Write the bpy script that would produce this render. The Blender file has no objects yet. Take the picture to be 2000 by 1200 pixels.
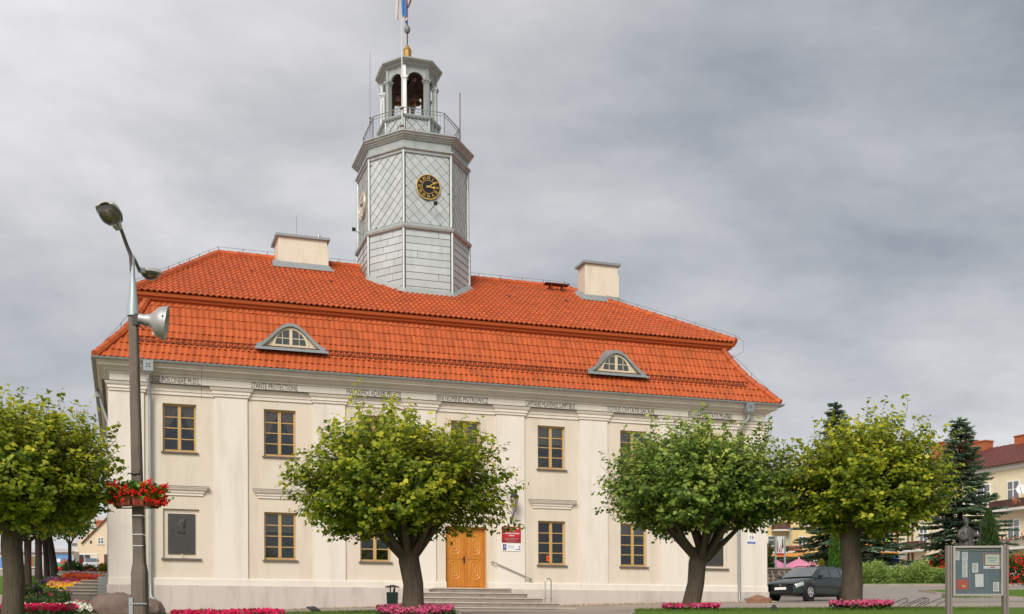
import bpy, math, random
import numpy as np
from mathutils import Vector, Matrix, noise

PI = math.pi
S = bpy.context.scene
COL = S.collection
random.seed(7)
rng = np.random.default_rng(7)

# ------------------------------------------------------------------ camera
cam_d = bpy.data.cameras.new("camera")
cam = bpy.data.objects.new("camera", cam_d)
COL.objects.link(cam)
cam.location = (0, 0, 0)
cam.rotation_euler = (Matrix.Rotation(PI/2, 3, 'X') @ Matrix.Rotation(-0.004, 3, 'Z')).to_euler()
cam_d.sensor_width = 36
cam_d.lens = 36*2259.18/2000
cam_d.shift_y = (1258.41-600)/2000
cam_d.clip_start = 0.1
cam_d.clip_end = 3000
S.camera = cam

# ------------------------------------------------------------------ light and sky
SUN_EL, SUN_AZ = math.radians(35), math.radians(192)     # azimuth clockwise from +Y: behind the camera
world = bpy.data.worlds.new("World"); S.world = world; world.use_nodes = True
wn, wl = world.node_tree.nodes, world.node_tree.links
wn.clear()
def N(tree, kind, **kw):
    n = tree.nodes.new(kind)
    for k, v in kw.items(): setattr(n, k, v)
    return n
wt = world.node_tree
sky = N(wt, 'ShaderNodeTexSky', sky_type='NISHITA', sun_disc=False, sun_elevation=SUN_EL, sun_rotation=SUN_AZ)
tc = N(wt, 'ShaderNodeTexCoord')
sep = N(wt, 'ShaderNodeSeparateXYZ'); wl.new(tc.outputs['Generated'], sep.inputs[0])
zc = N(wt, 'ShaderNodeMath', operation='MAXIMUM'); wl.new(sep.outputs['Z'], zc.inputs[0]); zc.inputs[1].default_value = 0.0
za = N(wt, 'ShaderNodeMath', operation='ADD'); wl.new(zc.outputs[0], za.inputs[0]); za.inputs[1].default_value = 0.32
dx = N(wt, 'ShaderNodeMath', operation='DIVIDE'); wl.new(sep.outputs['X'], dx.inputs[0]); wl.new(za.outputs[0], dx.inputs[1])
dy = N(wt, 'ShaderNodeMath', operation='DIVIDE'); wl.new(sep.outputs['Y'], dy.inputs[0]); wl.new(za.outputs[0], dy.inputs[1])
cmb = N(wt, 'ShaderNodeCombineXYZ'); wl.new(dx.outputs[0], cmb.inputs[0]); wl.new(dy.outputs[0], cmb.inputs[1])
mp = N(wt, 'ShaderNodeMapping'); wl.new(cmb.outputs[0], mp.inputs[0])
mp.inputs['Location'].default_value = (9.3, 6.4, 7.1); mp.inputs['Scale'].default_value = (0.85, 1.15, 1)
n1 = N(wt, 'ShaderNodeTexNoise'); wl.new(mp.outputs[0], n1.inputs['Vector'])
n1.inputs['Scale'].default_value = 1.0; n1.inputs['Detail'].default_value = 7; n1.inputs['Roughness'].default_value = 0.5; n1.inputs['Distortion'].default_value = 0.35
n2 = N(wt, 'ShaderNodeTexNoise'); wl.new(mp.outputs[0], n2.inputs['Vector'])
n2.inputs['Scale'].default_value = 3.4; n2.inputs['Detail'].default_value = 9; n2.inputs['Roughness'].default_value = 0.58; n2.inputs['Distortion'].default_value = 0.15
mixn = N(wt, 'ShaderNodeMath', operation='MULTIPLY_ADD'); wl.new(n2.outputs[0], mixn.inputs[0]); mixn.inputs[1].default_value = 0.54; wl.new(n1.outputs[0], mixn.inputs[2])
# the whole cloud cover thins towards the left (west) side of the sky
grad = N(wt, 'ShaderNodeMath', operation='MULTIPLY_ADD'); wl.new(sep.outputs['X'], grad.inputs[0]); grad.inputs[1].default_value = -0.33; wl.new(mixn.outputs[0], grad.inputs[2])
ramp = N(wt, 'ShaderNodeValToRGB'); wl.new(grad.outputs[0], ramp.inputs[0])
cr = ramp.color_ramp
cr.elements[0].position = 0.53; cr.elements[0].color = (0.28, 0.31, 0.345, 1)
cr.elements[1].position = 0.97; cr.elements[1].color = (0.84, 0.82, 0.82, 1)
e = cr.elements.new(0.78); e.color = (0.575, 0.57, 0.58, 1)
scl = N(wt, 'ShaderNodeVectorMath', operation='SCALE'); wl.new(ramp.outputs[0], scl.inputs[0]); scl.inputs['Scale'].default_value = 5.0
mixc = N(wt, 'ShaderNodeMix', data_type='RGBA'); mixc.inputs[0].default_value = 0.94
wl.new(sky.outputs[0], mixc.inputs[6]); wl.new(scl.outputs[0], mixc.inputs[7])
bg = N(wt, 'ShaderNodeBackground'); bg.inputs['Strength'].default_value = 0.1
wl.new(mixc.outputs[2], bg.inputs['Color'])
wo = N(wt, 'ShaderNodeOutputWorld'); wl.new(bg.outputs[0], wo.inputs[0])

sd = bpy.data.lights.new("sun", 'SUN'); sd.energy = 1.5; sd.angle = math.radians(28); sd.color = (1, 0.955, 0.89)
sun = bpy.data.objects.new("sun", sd); COL.objects.link(sun)
sdir = Vector((math.sin(SUN_AZ)*math.cos(SUN_EL), math.cos(SUN_AZ)*math.cos(SUN_EL), math.sin(SUN_EL)))
sun.rotation_euler = sdir.to_track_quat('Z', 'Y').to_euler()
vs = S.view_settings
vs.view_transform = 'Standard'; vs.look = 'None'; vs.gamma = 1; vs.use_curve_mapping = False; vs.exposure = 1.05

# ------------------------------------------------------------------ materials
def mat(name, rgb, rough=0.85, var=0.12, scale=2.0, bump=0.0, bscale=30.0, metal=0.0, rnd=0.0, spec=0.3, detail=4.0,
        streak=0.0, dirt=None, dirt_amt=0.0, coat=0.0, stretch=None, trans=0.0):
    m = bpy.data.materials.new(name); m.use_nodes = True
    t = m.node_tree; nd = t.nodes; lk = t.links
    b = nd['Principled BSDF']; out = nd['Material Output']
    b.inputs['Roughness'].default_value = rough; b.inputs['Metallic'].default_value = metal
    b.inputs['Specular IOR Level'].default_value = spec
    if coat: b.inputs['Coat Weight'].default_value = coat; b.inputs['Coat Roughness'].default_value = 0.08
    tcn = N(t, 'ShaderNodeTexCoord')
    vec = tcn.outputs['Object']
    if stretch:
        mpn = N(t, 'ShaderNodeMapping'); lk.new(vec, mpn.inputs[0]); mpn.inputs['Scale'].default_value = stretch; vec = mpn.outputs[0]
    nz = N(t, 'ShaderNodeTexNoise'); lk.new(vec, nz.inputs['Vector'])
    nz.inputs['Scale'].default_value = scale; nz.inputs['Detail'].default_value = detail; nz.inputs['Roughness'].default_value = 0.6
    ma = N(t, 'ShaderNodeMath', operation='MULTIPLY_ADD'); lk.new(nz.outputs[0], ma.inputs[0])
    ma.inputs[1].default_value = 2*var; ma.inputs[2].default_value = 1-var
    val = ma.outputs[0]
    if rnd:
        oi = N(t, 'ShaderNodeObjectInfo'); ge = N(t, 'ShaderNodeNewGeometry')
        ad = N(t, 'ShaderNodeMath', operation='ADD'); lk.new(oi.outputs['Random'], ad.inputs[0]); lk.new(ge.outputs['Random Per Island'], ad.inputs[1])
        fr = N(t, 'ShaderNodeMath', operation='FRACT'); lk.new(ad.outputs[0], fr.inputs[0])
        mm = N(t, 'ShaderNodeMath', operation='MULTIPLY_ADD'); lk.new(fr.outputs[0], mm.inputs[0]); mm.inputs[1].default_value = 2*rnd; mm.inputs[2].default_value = 1-rnd
        mu = N(t, 'ShaderNodeMath', operation='MULTIPLY'); lk.new(val, mu.inputs[0]); lk.new(mm.outputs[0], mu.inputs[1]); val = mu.outputs[0]
    sc = N(t, 'ShaderNodeVectorMath', operation='SCALE'); sc.inputs[0].default_value = rgb; lk.new(val, sc.inputs['Scale'])
    col = sc.outputs[0]
    if dirt is not None:
        n3 = N(t, 'ShaderNodeTexNoise'); mp3 = N(t, 'ShaderNodeMapping'); lk.new(tcn.outputs['Object'], mp3.inputs[0])
        mp3.inputs['Scale'].default_value = (1, 1, 0.18) if streak else (1, 1, 1)
        lk.new(mp3.outputs[0], n3.inputs['Vector']); n3.inputs['Scale'].default_value = streak or 1.3; n3.inputs['Detail'].default_value = 6; n3.inputs['Roughness'].default_value = 0.65
        rp = N(t, 'ShaderNodeMapRange'); lk.new(n3.outputs[0], rp.inputs[0]); rp.inputs[1].default_value = 0.48; rp.inputs[2].default_value = 0.75
        rp.inputs[3].default_value = 0; rp.inputs[4].default_value = dirt_amt
        mx = N(t, 'ShaderNodeMix', data_type='RGBA'); lk.new(rp.outputs[0], mx.inputs[0]); lk.new(col, mx.inputs[6]); mx.inputs[7].default_value = (*dirt, 1); col = mx.outputs[2]
    lk.new(col, b.inputs['Base Color'])
    if bump:
        nb = N(t, 'ShaderNodeTexNoise'); lk.new(vec, nb.inputs['Vector']); nb.inputs['Scale'].default_value = bscale; nb.inputs['Detail'].default_value = 4
        bp = N(t, 'ShaderNodeBump'); bp.inputs['Strength'].default_value = bump; bp.inputs['Distance'].default_value = 0.02
        lk.new(nb.outputs[0], bp.inputs['Height']); lk.new(bp.outputs[0], b.inputs['Normal'])
    if trans:
        tr = N(t, 'ShaderNodeBsdfTranslucent'); lk.new(col, tr.inputs[0])
        ms = N(t, 'ShaderNodeMixShader'); ms.inputs[0].default_value = trans
        lk.new(b.outputs[0], ms.inputs[1]); lk.new(tr.outputs[0], ms.inputs[2]); lk.new(ms.outputs[0], out.inputs[0])
    return m

def leafmat(name, stops, trans=0.3, rough=0.5):
    """leaf colour drawn per leaf (mesh island) from a ramp of leaf colours"""
    m = bpy.data.materials.new(name); m.use_nodes = True
    t = m.node_tree; lk = t.links; b = t.nodes['Principled BSDF']; out = t.nodes['Material Output']
    b.inputs['Roughness'].default_value = rough; b.inputs['Specular IOR Level'].default_value = 0.35
    at_ = N(t, 'ShaderNodeAttribute', attribute_name='tone'); ge = N(t, 'ShaderNodeNewGeometry')
    ad = N(t, 'ShaderNodeMath', operation='MULTIPLY_ADD'); lk.new(ge.outputs['Random Per Island'], ad.inputs[0]); ad.inputs[1].default_value = 0.45
    lk.new(at_.outputs['Fac'], ad.inputs[2])
    rp = N(t, 'ShaderNodeValToRGB'); lk.new(ad.outputs[0], rp.inputs[0])
    cr = rp.color_ramp
    cr.elements[0].position, cr.elements[0].color = stops[0][0], (*stops[0][1], 1)
    cr.elements[1].position, cr.elements[1].color = stops[-1][0], (*stops[-1][1], 1)
    for p, c in stops[1:-1]:
        e = cr.elements.new(p); e.color = (*c, 1)
    lk.new(rp.outputs[0], b.inputs['Base Color'])
    tr = N(t, 'ShaderNodeBsdfTranslucent'); lk.new(rp.outputs[0], tr.inputs[0])
    ms = N(t, 'ShaderNodeMixShader'); ms.inputs[0].default_value = trans
    lk.new(b.outputs[0], ms.inputs[1]); lk.new(tr.outputs[0], ms.inputs[2]); lk.new(ms.outputs[0], out.inputs[0])
    return m

def glassmat(name, tint=(0.8, 0.85, 0.85), ior=1.5, rough=0.02, boost=0.0):
    m = bpy.data.materials.new(name); m.use_nodes = True
    t = m.node_tree; lk = t.links; t.nodes.remove(t.nodes['Principled BSDF']); out = t.nodes['Material Output']
    fr = N(t, 'ShaderNodeFresnel'); fr.inputs[0].default_value = ior
    ad = N(t, 'ShaderNodeMath', operation='ADD'); lk.new(fr.outputs[0], ad.inputs[0]); ad.inputs[1].default_value = boost
    tcn = N(t, 'ShaderNodeTexCoord'); nz = N(t, 'ShaderNodeTexNoise'); lk.new(tcn.outputs['Object'], nz.inputs['Vector']); nz.inputs['Scale'].default_value = 2.5
    bp = N(t, 'ShaderNodeBump'); bp.inputs['Strength'].default_value = 0.06; lk.new(nz.outputs[0], bp.inputs['Height'])
    g = N(t, 'ShaderNodeBsdfGlossy'); g.inputs['Roughness'].default_value = rough; lk.new(bp.outputs[0], g.inputs['Normal'])
    tr = N(t, 'ShaderNodeBsdfTransparent'); tr.inputs[0].default_value = (*tint, 1)
    ms = N(t, 'ShaderNodeMixShader'); lk.new(ad.outputs[0], ms.inputs[0]); lk.new(tr.outputs[0], ms.inputs[1]); lk.new(g.outputs[0], ms.inputs[2])
    lk.new(ms.outputs[0], out.inputs[0])
    return m

M = {}
M['pilaster'] = mat('pilaster_plaster', (0.75, 0.69, 0.60), var=0.05, scale=1.2, bump=0.12, bscale=60, dirt=(0.52, 0.46, 0.37), dirt_amt=0.5, streak=2.0)
M['panel'] = mat('panel_plaster', (0.685, 0.605, 0.49), var=0.05, scale=1.0, bump=0.12, bscale=60, dirt=(0.49, 0.41, 0.30), dirt_amt=0.5, streak=1.8)
M['plinth'] = mat('plinth_plaster', (0.58, 0.51, 0.455), var=0.06, scale=1.4, bump=0.15, bscale=50, dirt=(0.34, 0.29, 0.25), dirt_amt=0.7, streak=2.2)
M['trim'] = mat('trim_plaster', (0.76, 0.70, 0.60), var=0.05, scale=1.3, bump=0.1, bscale=60, dirt=(0.46, 0.40, 0.31), dirt_amt=0.3, streak=2.4)
M['tile'] = mat('clay_tile', (0.475, 0.100, 0.027), rough=0.62, var=0.14, scale=0.9, rnd=0.14, spec=0.3, bump=0.05, bscale=40, dirt=(0.30, 0.085, 0.035), dirt_amt=0.45)
M['tile_bed'] = mat('tile_bed', (0.16, 0.035, 0.012), var=0.1)
M['fascia'] = mat('orange_fascia', (0.42, 0.088, 0.02), rough=0.6, var=0.08)
M['zinc'] = mat('zinc_sheet', (0.555, 0.585, 0.57), rough=0.42, var=0.10, scale=1.6, metal=0.35, rnd=0.07, spec=0.5, bump=0.06, bscale=14, dirt=(0.36, 0.38, 0.36), dirt_amt=0.5, streak=2.6)
M['zinc_trim'] = mat('zinc_trim', (0.41, 0.435, 0.415), rough=0.45, var=0.10, scale=2.0, metal=0.35, spec=0.5, dirt=(0.25, 0.25, 0.22), dirt_amt=0.6, streak=3)
M['zinc_dark'] = mat('zinc_seam', (0.10, 0.10, 0.09), rough=0.7, var=0.2)
M['lead'] = mat('weathered_lead', (0.30, 0.33, 0.33), rough=0.55, var=0.2, metal=0.3, dirt=(0.16, 0.17, 0.16), dirt_amt=0.5)
M['gutter'] = mat('galvanised_steel', (0.34, 0.36, 0.36), rough=0.42, var=0.14, metal=0.5)
M['gutter_dark'] = mat('aged_gutter', (0.22, 0.23, 0.22), rough=0.5, var=0.2, metal=0.4)
M['window'] = mat('ochre_window_paint', (0.52, 0.335, 0.13), rough=0.5, var=0.06)
M['dormer'] = mat('dormer_cream', (0.66, 0.55, 0.38), rough=0.7, var=0.08)
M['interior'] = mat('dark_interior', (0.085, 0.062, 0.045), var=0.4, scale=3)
M['curtain'] = mat('curtain_cloth', (0.75, 0.55, 0.30), var=0.2, scale=9, stretch=(6, 1, 0.5))
M['blind'] = mat('blind_cloth', (0.65, 0.60, 0.50), var=0.2, scale=8)
M['glass'] = glassmat('window_glass', (0.86, 0.87, 0.86), 1.85, boost=0.0)
M['sill'] = mat('sill_sheet', (0.17, 0.15, 0.13), rough=0.55, var=0.15, metal=0.2)
M['dark'] = mat('dark_metal', (0.035, 0.033, 0.032), rough=0.5, var=0.2)
M['letter'] = mat('letter_paint', (0.11, 0.10, 0.085), rough=0.7, var=0.15)
M['door'] = mat('varnished_oak', (0.52, 0.19, 0.022), rough=0.38, var=0.45, scale=3, stretch=(7, 7, 0.6), bump=0.1, bscale=12, spec=0.5)
M['door_trim'] = mat('varnished_oak_trim', (0.60, 0.25, 0.04), rough=0.35, var=0.2, scale=3, stretch=(7, 7, 0.6), spec=0.5)
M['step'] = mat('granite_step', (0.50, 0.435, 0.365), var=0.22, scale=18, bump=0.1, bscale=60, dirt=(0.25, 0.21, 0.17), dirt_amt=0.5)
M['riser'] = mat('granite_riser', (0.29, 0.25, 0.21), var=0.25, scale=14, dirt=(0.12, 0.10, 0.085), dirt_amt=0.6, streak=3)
M['steel'] = mat('brushed_steel', (0.55, 0.53, 0.50), rough=0.3, var=0.08, metal=0.9)
M['bronze'] = mat('dark_bronze', (0.075, 0.07, 0.065), rough=0.5, var=0.25, scale=7, metal=0.35, bump=0.2, bscale=25)
M['bell'] = mat('bell_bronze', (0.16, 0.085, 0.055), rough=0.5, var=0.25, metal=0.5)
M['wood_dark'] = mat('old_timber', (0.075, 0.04, 0.028), var=0.3, scale=5)
M['gold'] = mat('gilding', (0.75, 0.49, 0.12), rough=0.4, var=0.1, metal=0.35)
M['ochre_metal'] = mat('ochre_cap', (0.40, 0.24, 0.06), rough=0.5, var=0.2, metal=0.3)
M['black'] = mat('clock_black', (0.022, 0.02, 0.02), rough=0.35, var=0.1)
M['sky_sheen_dial'] = mat('sky_reflection_dial', (0.62, 0.55, 0.45), rough=0.35, var=0.2, scale=6, metal=0.2)  # cream colour stands in for the sky's grazing reflection on the left dial
M['chimney'] = mat('chimney_plaster', (0.70, 0.63, 0.50), var=0.06, scale=1.5, dirt=(0.48, 0.40, 0.28), dirt_amt=0.45, streak=3)
M['rust'] = mat('rusty_iron', (0.12, 0.05, 0.025), var=0.3, scale=12)
M['guard'] = mat('snow_guard_paint', (0.13, 0.028, 0.012), var=0.2)
M['white'] = mat('white_paint', (0.78, 0.78, 0.76), rough=0.5, var=0.04)
M['offwhite'] = mat('offwhite_paint', (0.62, 0.61, 0.57), rough=0.55, var=0.06)
M['red_sign'] = mat('red_enamel', (0.50, 0.02, 0.03), rough=0.3, var=0.05)
M['red_dark'] = mat('dark_red_enamel', (0.33, 0.02, 0.025), rough=0.3, var=0.05)
M['blue'] = mat('blue_enamel', (0.02, 0.13, 0.55), rough=0.35, var=0.05)
M['navy'] = mat('navy_print', (0.03, 0.045, 0.22), rough=0.5, var=0.05)
M['print'] = mat('grey_print', (0.35, 0.35, 0.36), rough=0.6, var=0.1)
M['flagblue'] = mat('flag_blue', (0.11, 0.27, 0.56), var=0.1, trans=0.25)
M['flagwhite'] = mat('flag_white', (0.68, 0.64, 0.60), var=0.08, trans=0.25)
M['flagred'] = mat('flag_red', (0.55, 0.05, 0.08), var=0.1)
M['concrete'] = mat('pole_concrete', (0.175, 0.14, 0.115), var=0.28, scale=5, bump=0.4, bscale=25, dirt=(0.085, 0.065, 0.05), dirt_amt=0.7, streak=4)
M['lamp_metal'] = mat('lamp_grey_paint', (0.40, 0.46, 0.46), rough=0.45, var=0.15, metal=0.3)
M['lamp_arm'] = mat('weathered_arm', (0.13, 0.12, 0.11), rough=0.55, var=0.2, metal=0.3)
M['lamp_shell'] = mat('lamp_shell_grey', (0.46, 0.46, 0.44), rough=0.5, var=0.15, dirt=(0.25, 0.2, 0.15), dirt_amt=0.4)
M['lamp_glass'] = glassmat('lamp_bowl', (0.62, 0.58, 0.54), 1.5, boost=0.06)
M['lantern_glass'] = mat('frosted_lantern_glass', (0.36, 0.31, 0.26), rough=0.35, var=0.1)
M['alu'] = mat('speaker_aluminium', (0.46, 0.45, 0.44), rough=0.5, var=0.15, scale=4, metal=0.6, dirt=(0.3, 0.28, 0.25), dirt_amt=0.4)
M['terracotta'] = mat('terracotta_box', (0.30, 0.075, 0.045), rough=0.7, var=0.15)
M['petal_red'] = mat('petal_red', (0.84, 0.03, 0.014), var=0.2, rnd=0.2, trans=0.25)
M['petal_pink'] = mat('petal_pink', (0.72, 0.13, 0.27), var=0.15, rnd=0.35, trans=0.25)
M['petal_rose'] = mat('petal_rose', (0.75, 0.03, 0.13), var=0.15, rnd=0.35, trans=0.25)
M['petal_white'] = mat('petal_white', (0.80, 0.78, 0.66), var=0.1, rnd=0.15, trans=0.2)
M['petal_orange'] = mat('petal_orange', (0.80, 0.13, 0.012), var=0.15, rnd=0.3, trans=0.25)
M['petal_yellow'] = mat('petal_yellow', (0.80, 0.47, 0.02), var=0.15, rnd=0.25, trans=0.25)
M['petal_purple'] = mat('petal_purple', (0.26, 0.14, 0.30), var=0.2, rnd=0.3, trans=0.2)
M['bark'] = mat('linden_bark', (0.088, 0.066, 0.046), var=0.75, scale=9, stretch=(3, 3, 0.35), bump=1.0, bscale=14, dirt=(0.12, 0.105, 0.045), dirt_amt=0.6)
M['bark_dark'] = mat('dark_bark', (0.045, 0.032, 0.025), var=0.35, scale=6, stretch=(3, 3, 0.5), bump=0.7, bscale=9)
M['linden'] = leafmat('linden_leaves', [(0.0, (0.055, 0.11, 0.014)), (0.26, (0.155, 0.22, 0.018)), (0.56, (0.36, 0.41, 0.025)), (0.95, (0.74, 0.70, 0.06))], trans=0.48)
M['linden_dark'] = leafmat('green_linden_leaves', [(0.0, (0.06, 0.12, 0.026)), (0.30, (0.135, 0.225, 0.038)), (0.60, (0.30, 0.40, 0.06)), (0.96, (0.62, 0.66, 0.15))], trans=0.48)
M['spruce'] = leafmat('blue_spruce_needles', [(0.0, (0.06, 0.11, 0.06)), (0.5, (0.14, 0.22, 0.125)), (1.0, (0.34, 0.43, 0.28))], trans=0.25)
M['cone_brown'] = mat('spruce_cones', (0.16, 0.07, 0.035), var=0.3)
M['thuja'] = leafmat('thuja_leaves', [(0.0, (0.035, 0.10, 0.012)), (0.6, (0.08, 0.19, 0.02)), (1.1, (0.18, 0.32, 0.035))], trans=0.2)
M['thuja_dark'] = leafmat('dark_thuja_leaves', [(0.0, (0.022, 0.05, 0.015)), (0.6, (0.05, 0.10, 0.024)), (1.1, (0.11, 0.18, 0.04))], trans=0.15)
M['juniper'] = leafmat('juniper_sprays', [(0.0, (0.13, 0.21, 0.045)), (0.5, (0.30, 0.42, 0.10)), (1.0, (0.52, 0.62, 0.20))], trans=0.3)
M['shrub'] = leafmat('shrub_leaves', [(0.0, (0.022, 0.05, 0.014)), (0.6, (0.06, 0.115, 0.024)), (1.1, (0.14, 0.21, 0.045))], trans=0.25)
M['yellow_shrub'] = leafmat('golden_shrub_leaves', [(0.0, (0.10, 0.11, 0.01)), (0.6, (0.27, 0.24, 0.015)), (1.1, (0.45, 0.40, 0.03))], trans=0.25)
M['grass'] = leafmat('grass_blades', [(0.0, (0.05, 0.105, 0.010)), (0.6, (0.105, 0.18, 0.016)), (1.1, (0.19, 0.28, 0.028))], trans=0.3)
M['lawn'] = mat('lawn_turf', (0.085, 0.155, 0.014), var=0.35, scale=6, bump=0.5, bscale=60)
M['pavement'] = mat('concrete_paving', (0.33, 0.275, 0.225), var=0.16, scale=2.5, bump=0.2, bscale=30, dirt=(0.22, 0.18, 0.145), dirt_amt=0.5)
M['road'] = mat('pale_worn_road', (0.30, 0.265, 0.235), var=0.15, scale=1.2, bump=0.15, bscale=40, dirt=(0.19, 0.165, 0.145), dirt_amt=0.5)
M['kerb'] = mat('kerb_stone', (0.33, 0.28, 0.235), var=0.18, scale=6, bump=0.2, rnd=0.1)
M['gravel'] = mat('gravel_pebble', (0.42, 0.33, 0.235), var=0.1, rnd=0.45, rough=0.9)
M['soil'] = mat('bed_soil', (0.07, 0.045, 0.03), var=0.3, scale=8, bump=0.5)
M['boulder'] = mat('granite_boulder', (0.175, 0.125, 0.10), var=0.35, scale=3.5, bump=0.5, bscale=12, dirt=(0.12, 0.095, 0.085), dirt_amt=0.7)
M['boulder_red'] = mat('reddish_boulder', (0.25, 0.125, 0.075), var=0.3, scale=5, bump=0.5, bscale=14)
M['bin'] = mat('bin_green', (0.007, 0.018, 0.015), rough=0.4, var=0.15)
M['car'] = mat('dark_green_car_paint', (0.020, 0.034, 0.031), rough=0.35, var=0.05, spec=0.35, coat=0.6)
M['car_plastic'] = mat('car_grey_plastic', (0.035, 0.037, 0.038), rough=0.55, var=0.1)
M['tyre'] = mat('tyre_rubber', (0.016, 0.016, 0.016), rough=0.8, var=0.15)
M['rim'] = mat('alloy_rim', (0.58, 0.57, 0.54), rough=0.35, var=0.08, metal=0.5)
M['car_glass'] = glassmat('car_glass', (0.30, 0.36, 0.34), 1.52, boost=0.16)
M['headlight'] = mat('headlight_lens', (0.62, 0.62, 0.58), rough=0.12, var=0.15, scale=20, spec=0.7, metal=0.4)
M['amber'] = mat('amber_lens', (0.75, 0.18, 0.02), rough=0.2, var=0.05)
M['silver_car'] = mat('silver_car_paint', (0.55, 0.57, 0.60), rough=0.3, var=0.05, metal=0.4, coat=0.6)
M['yellow_wall'] = mat('pale_yellow_render', (0.64, 0.49, 0.235), var=0.06, dirt=(0.46, 0.36, 0.18), dirt_amt=0.35, streak=1.5)
M['yellow_pale'] = mat('light_yellow_render', (0.74, 0.65, 0.45), var=0.05, dirt=(0.5, 0.42, 0.26), dirt_amt=0.3, streak=1.5)
M['orange_wall'] = mat('orange_render', (0.62, 0.27, 0.07), var=0.06)
M['pink_wall'] = mat('dusty_pink_render', (0.46, 0.31, 0.25), var=0.08)
M['beige_house'] = mat('beige_render', (0.66, 0.53, 0.36), var=0.05)
M['red_roof'] = mat('rusty_red_roof_sheet', (0.15, 0.042, 0.032), rough=0.55, var=0.3, scale=1.2, dirt=(0.11, 0.05, 0.045), dirt_amt=0.8, streak=1.3)
M['lilac_roof'] = mat('grey_lilac_roof', (0.47, 0.43, 0.43), rough=0.6, var=0.1)
M['brick'] = mat('orange_brick', (0.40, 0.115, 0.045), var=0.18, scale=6, bump=0.3)
M['balcony'] = mat('brown_balcony_boards', (0.085, 0.042, 0.033), var=0.25, rnd=0.2)
M['balcony_pale'] = mat('grey_beige_balcony', (0.38, 0.31, 0.27), var=0.15, rnd=0.1)
M['dark_shop'] = mat('dark_shopfront', (0.10, 0.085, 0.075), rough=0.4, var=0.2)
M['brown_door'] = mat('brown_door', (0.085, 0.04, 0.028), rough=0.5, var=0.2)
M['pink_cloth'] = mat('pink_parasol_cloth', (0.80, 0.30, 0.46), var=0.08, trans=0.25)
M['pink_pale'] = mat('pale_pink_parasol_cloth', (0.74, 0.52, 0.52), var=0.08, trans=0.25)
M['lime'] = mat('lime_cloth', (0.35, 0.78, 0.06), var=0.1)
M['fieldstone'] = mat('field_stone', (0.16, 0.125, 0.105), var=0.3, scale=5, bump=0.4, rnd=0.35)
M['mortar'] = mat('wall_mortar', (0.38, 0.32, 0.25), var=0.15, scale=6)
M['board_back'] = mat('slate_blue_board', (0.14, 0.18, 0.195), rough=0.6, var=0.08)
M['board_metal'] = mat('anodised_frame', (0.50, 0.46, 0.42), rough=0.35, var=0.08, metal=0.6)
M['board_post'] = mat('brownish_post', (0.26, 0.225, 0.20), rough=0.4, var=0.12, metal=0.4)
M['paper'] = mat('white_paper', (0.76, 0.75, 0.72), rough=0.8, var=0.05)
M['paper_red'] = mat('red_poster', (0.62, 0.10, 0.055), rough=0.7, var=0.06)
M['paper_brown'] = mat('brown_poster_border', (0.30, 0.09, 0.05), rough=0.7, var=0.2)
M['paper_green'] = mat('pale_green_print', (0.62, 0.66, 0.52), rough=0.7, var=0.06)
M['paper_yellow'] = mat('yellow_print', (0.70, 0.50, 0.10), rough=0.7, var=0.06)
M['orange_note'] = mat('orange_note', (0.85, 0.13, 0.01), rough=0.7, var=0.05)
M['adv_brown'] = mat('advert_brown', (0.36, 0.15, 0.08), var=0.3, scale=8)
M['adv_green'] = mat('mural_green', (0.10, 0.24, 0.12), var=0.3, scale=4)
M['adv_sky'] = mat('mural_sky_blue', (0.12, 0.28, 0.52), var=0.2, scale=4)
M['adv_red'] = mat('mural_red', (0.42, 0.09, 0.06), var=0.25, scale=5)
M['pigeon'] = mat('pigeon_feathers', (0.06, 0.06, 0.065), var=0.3, scale=20)

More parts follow.
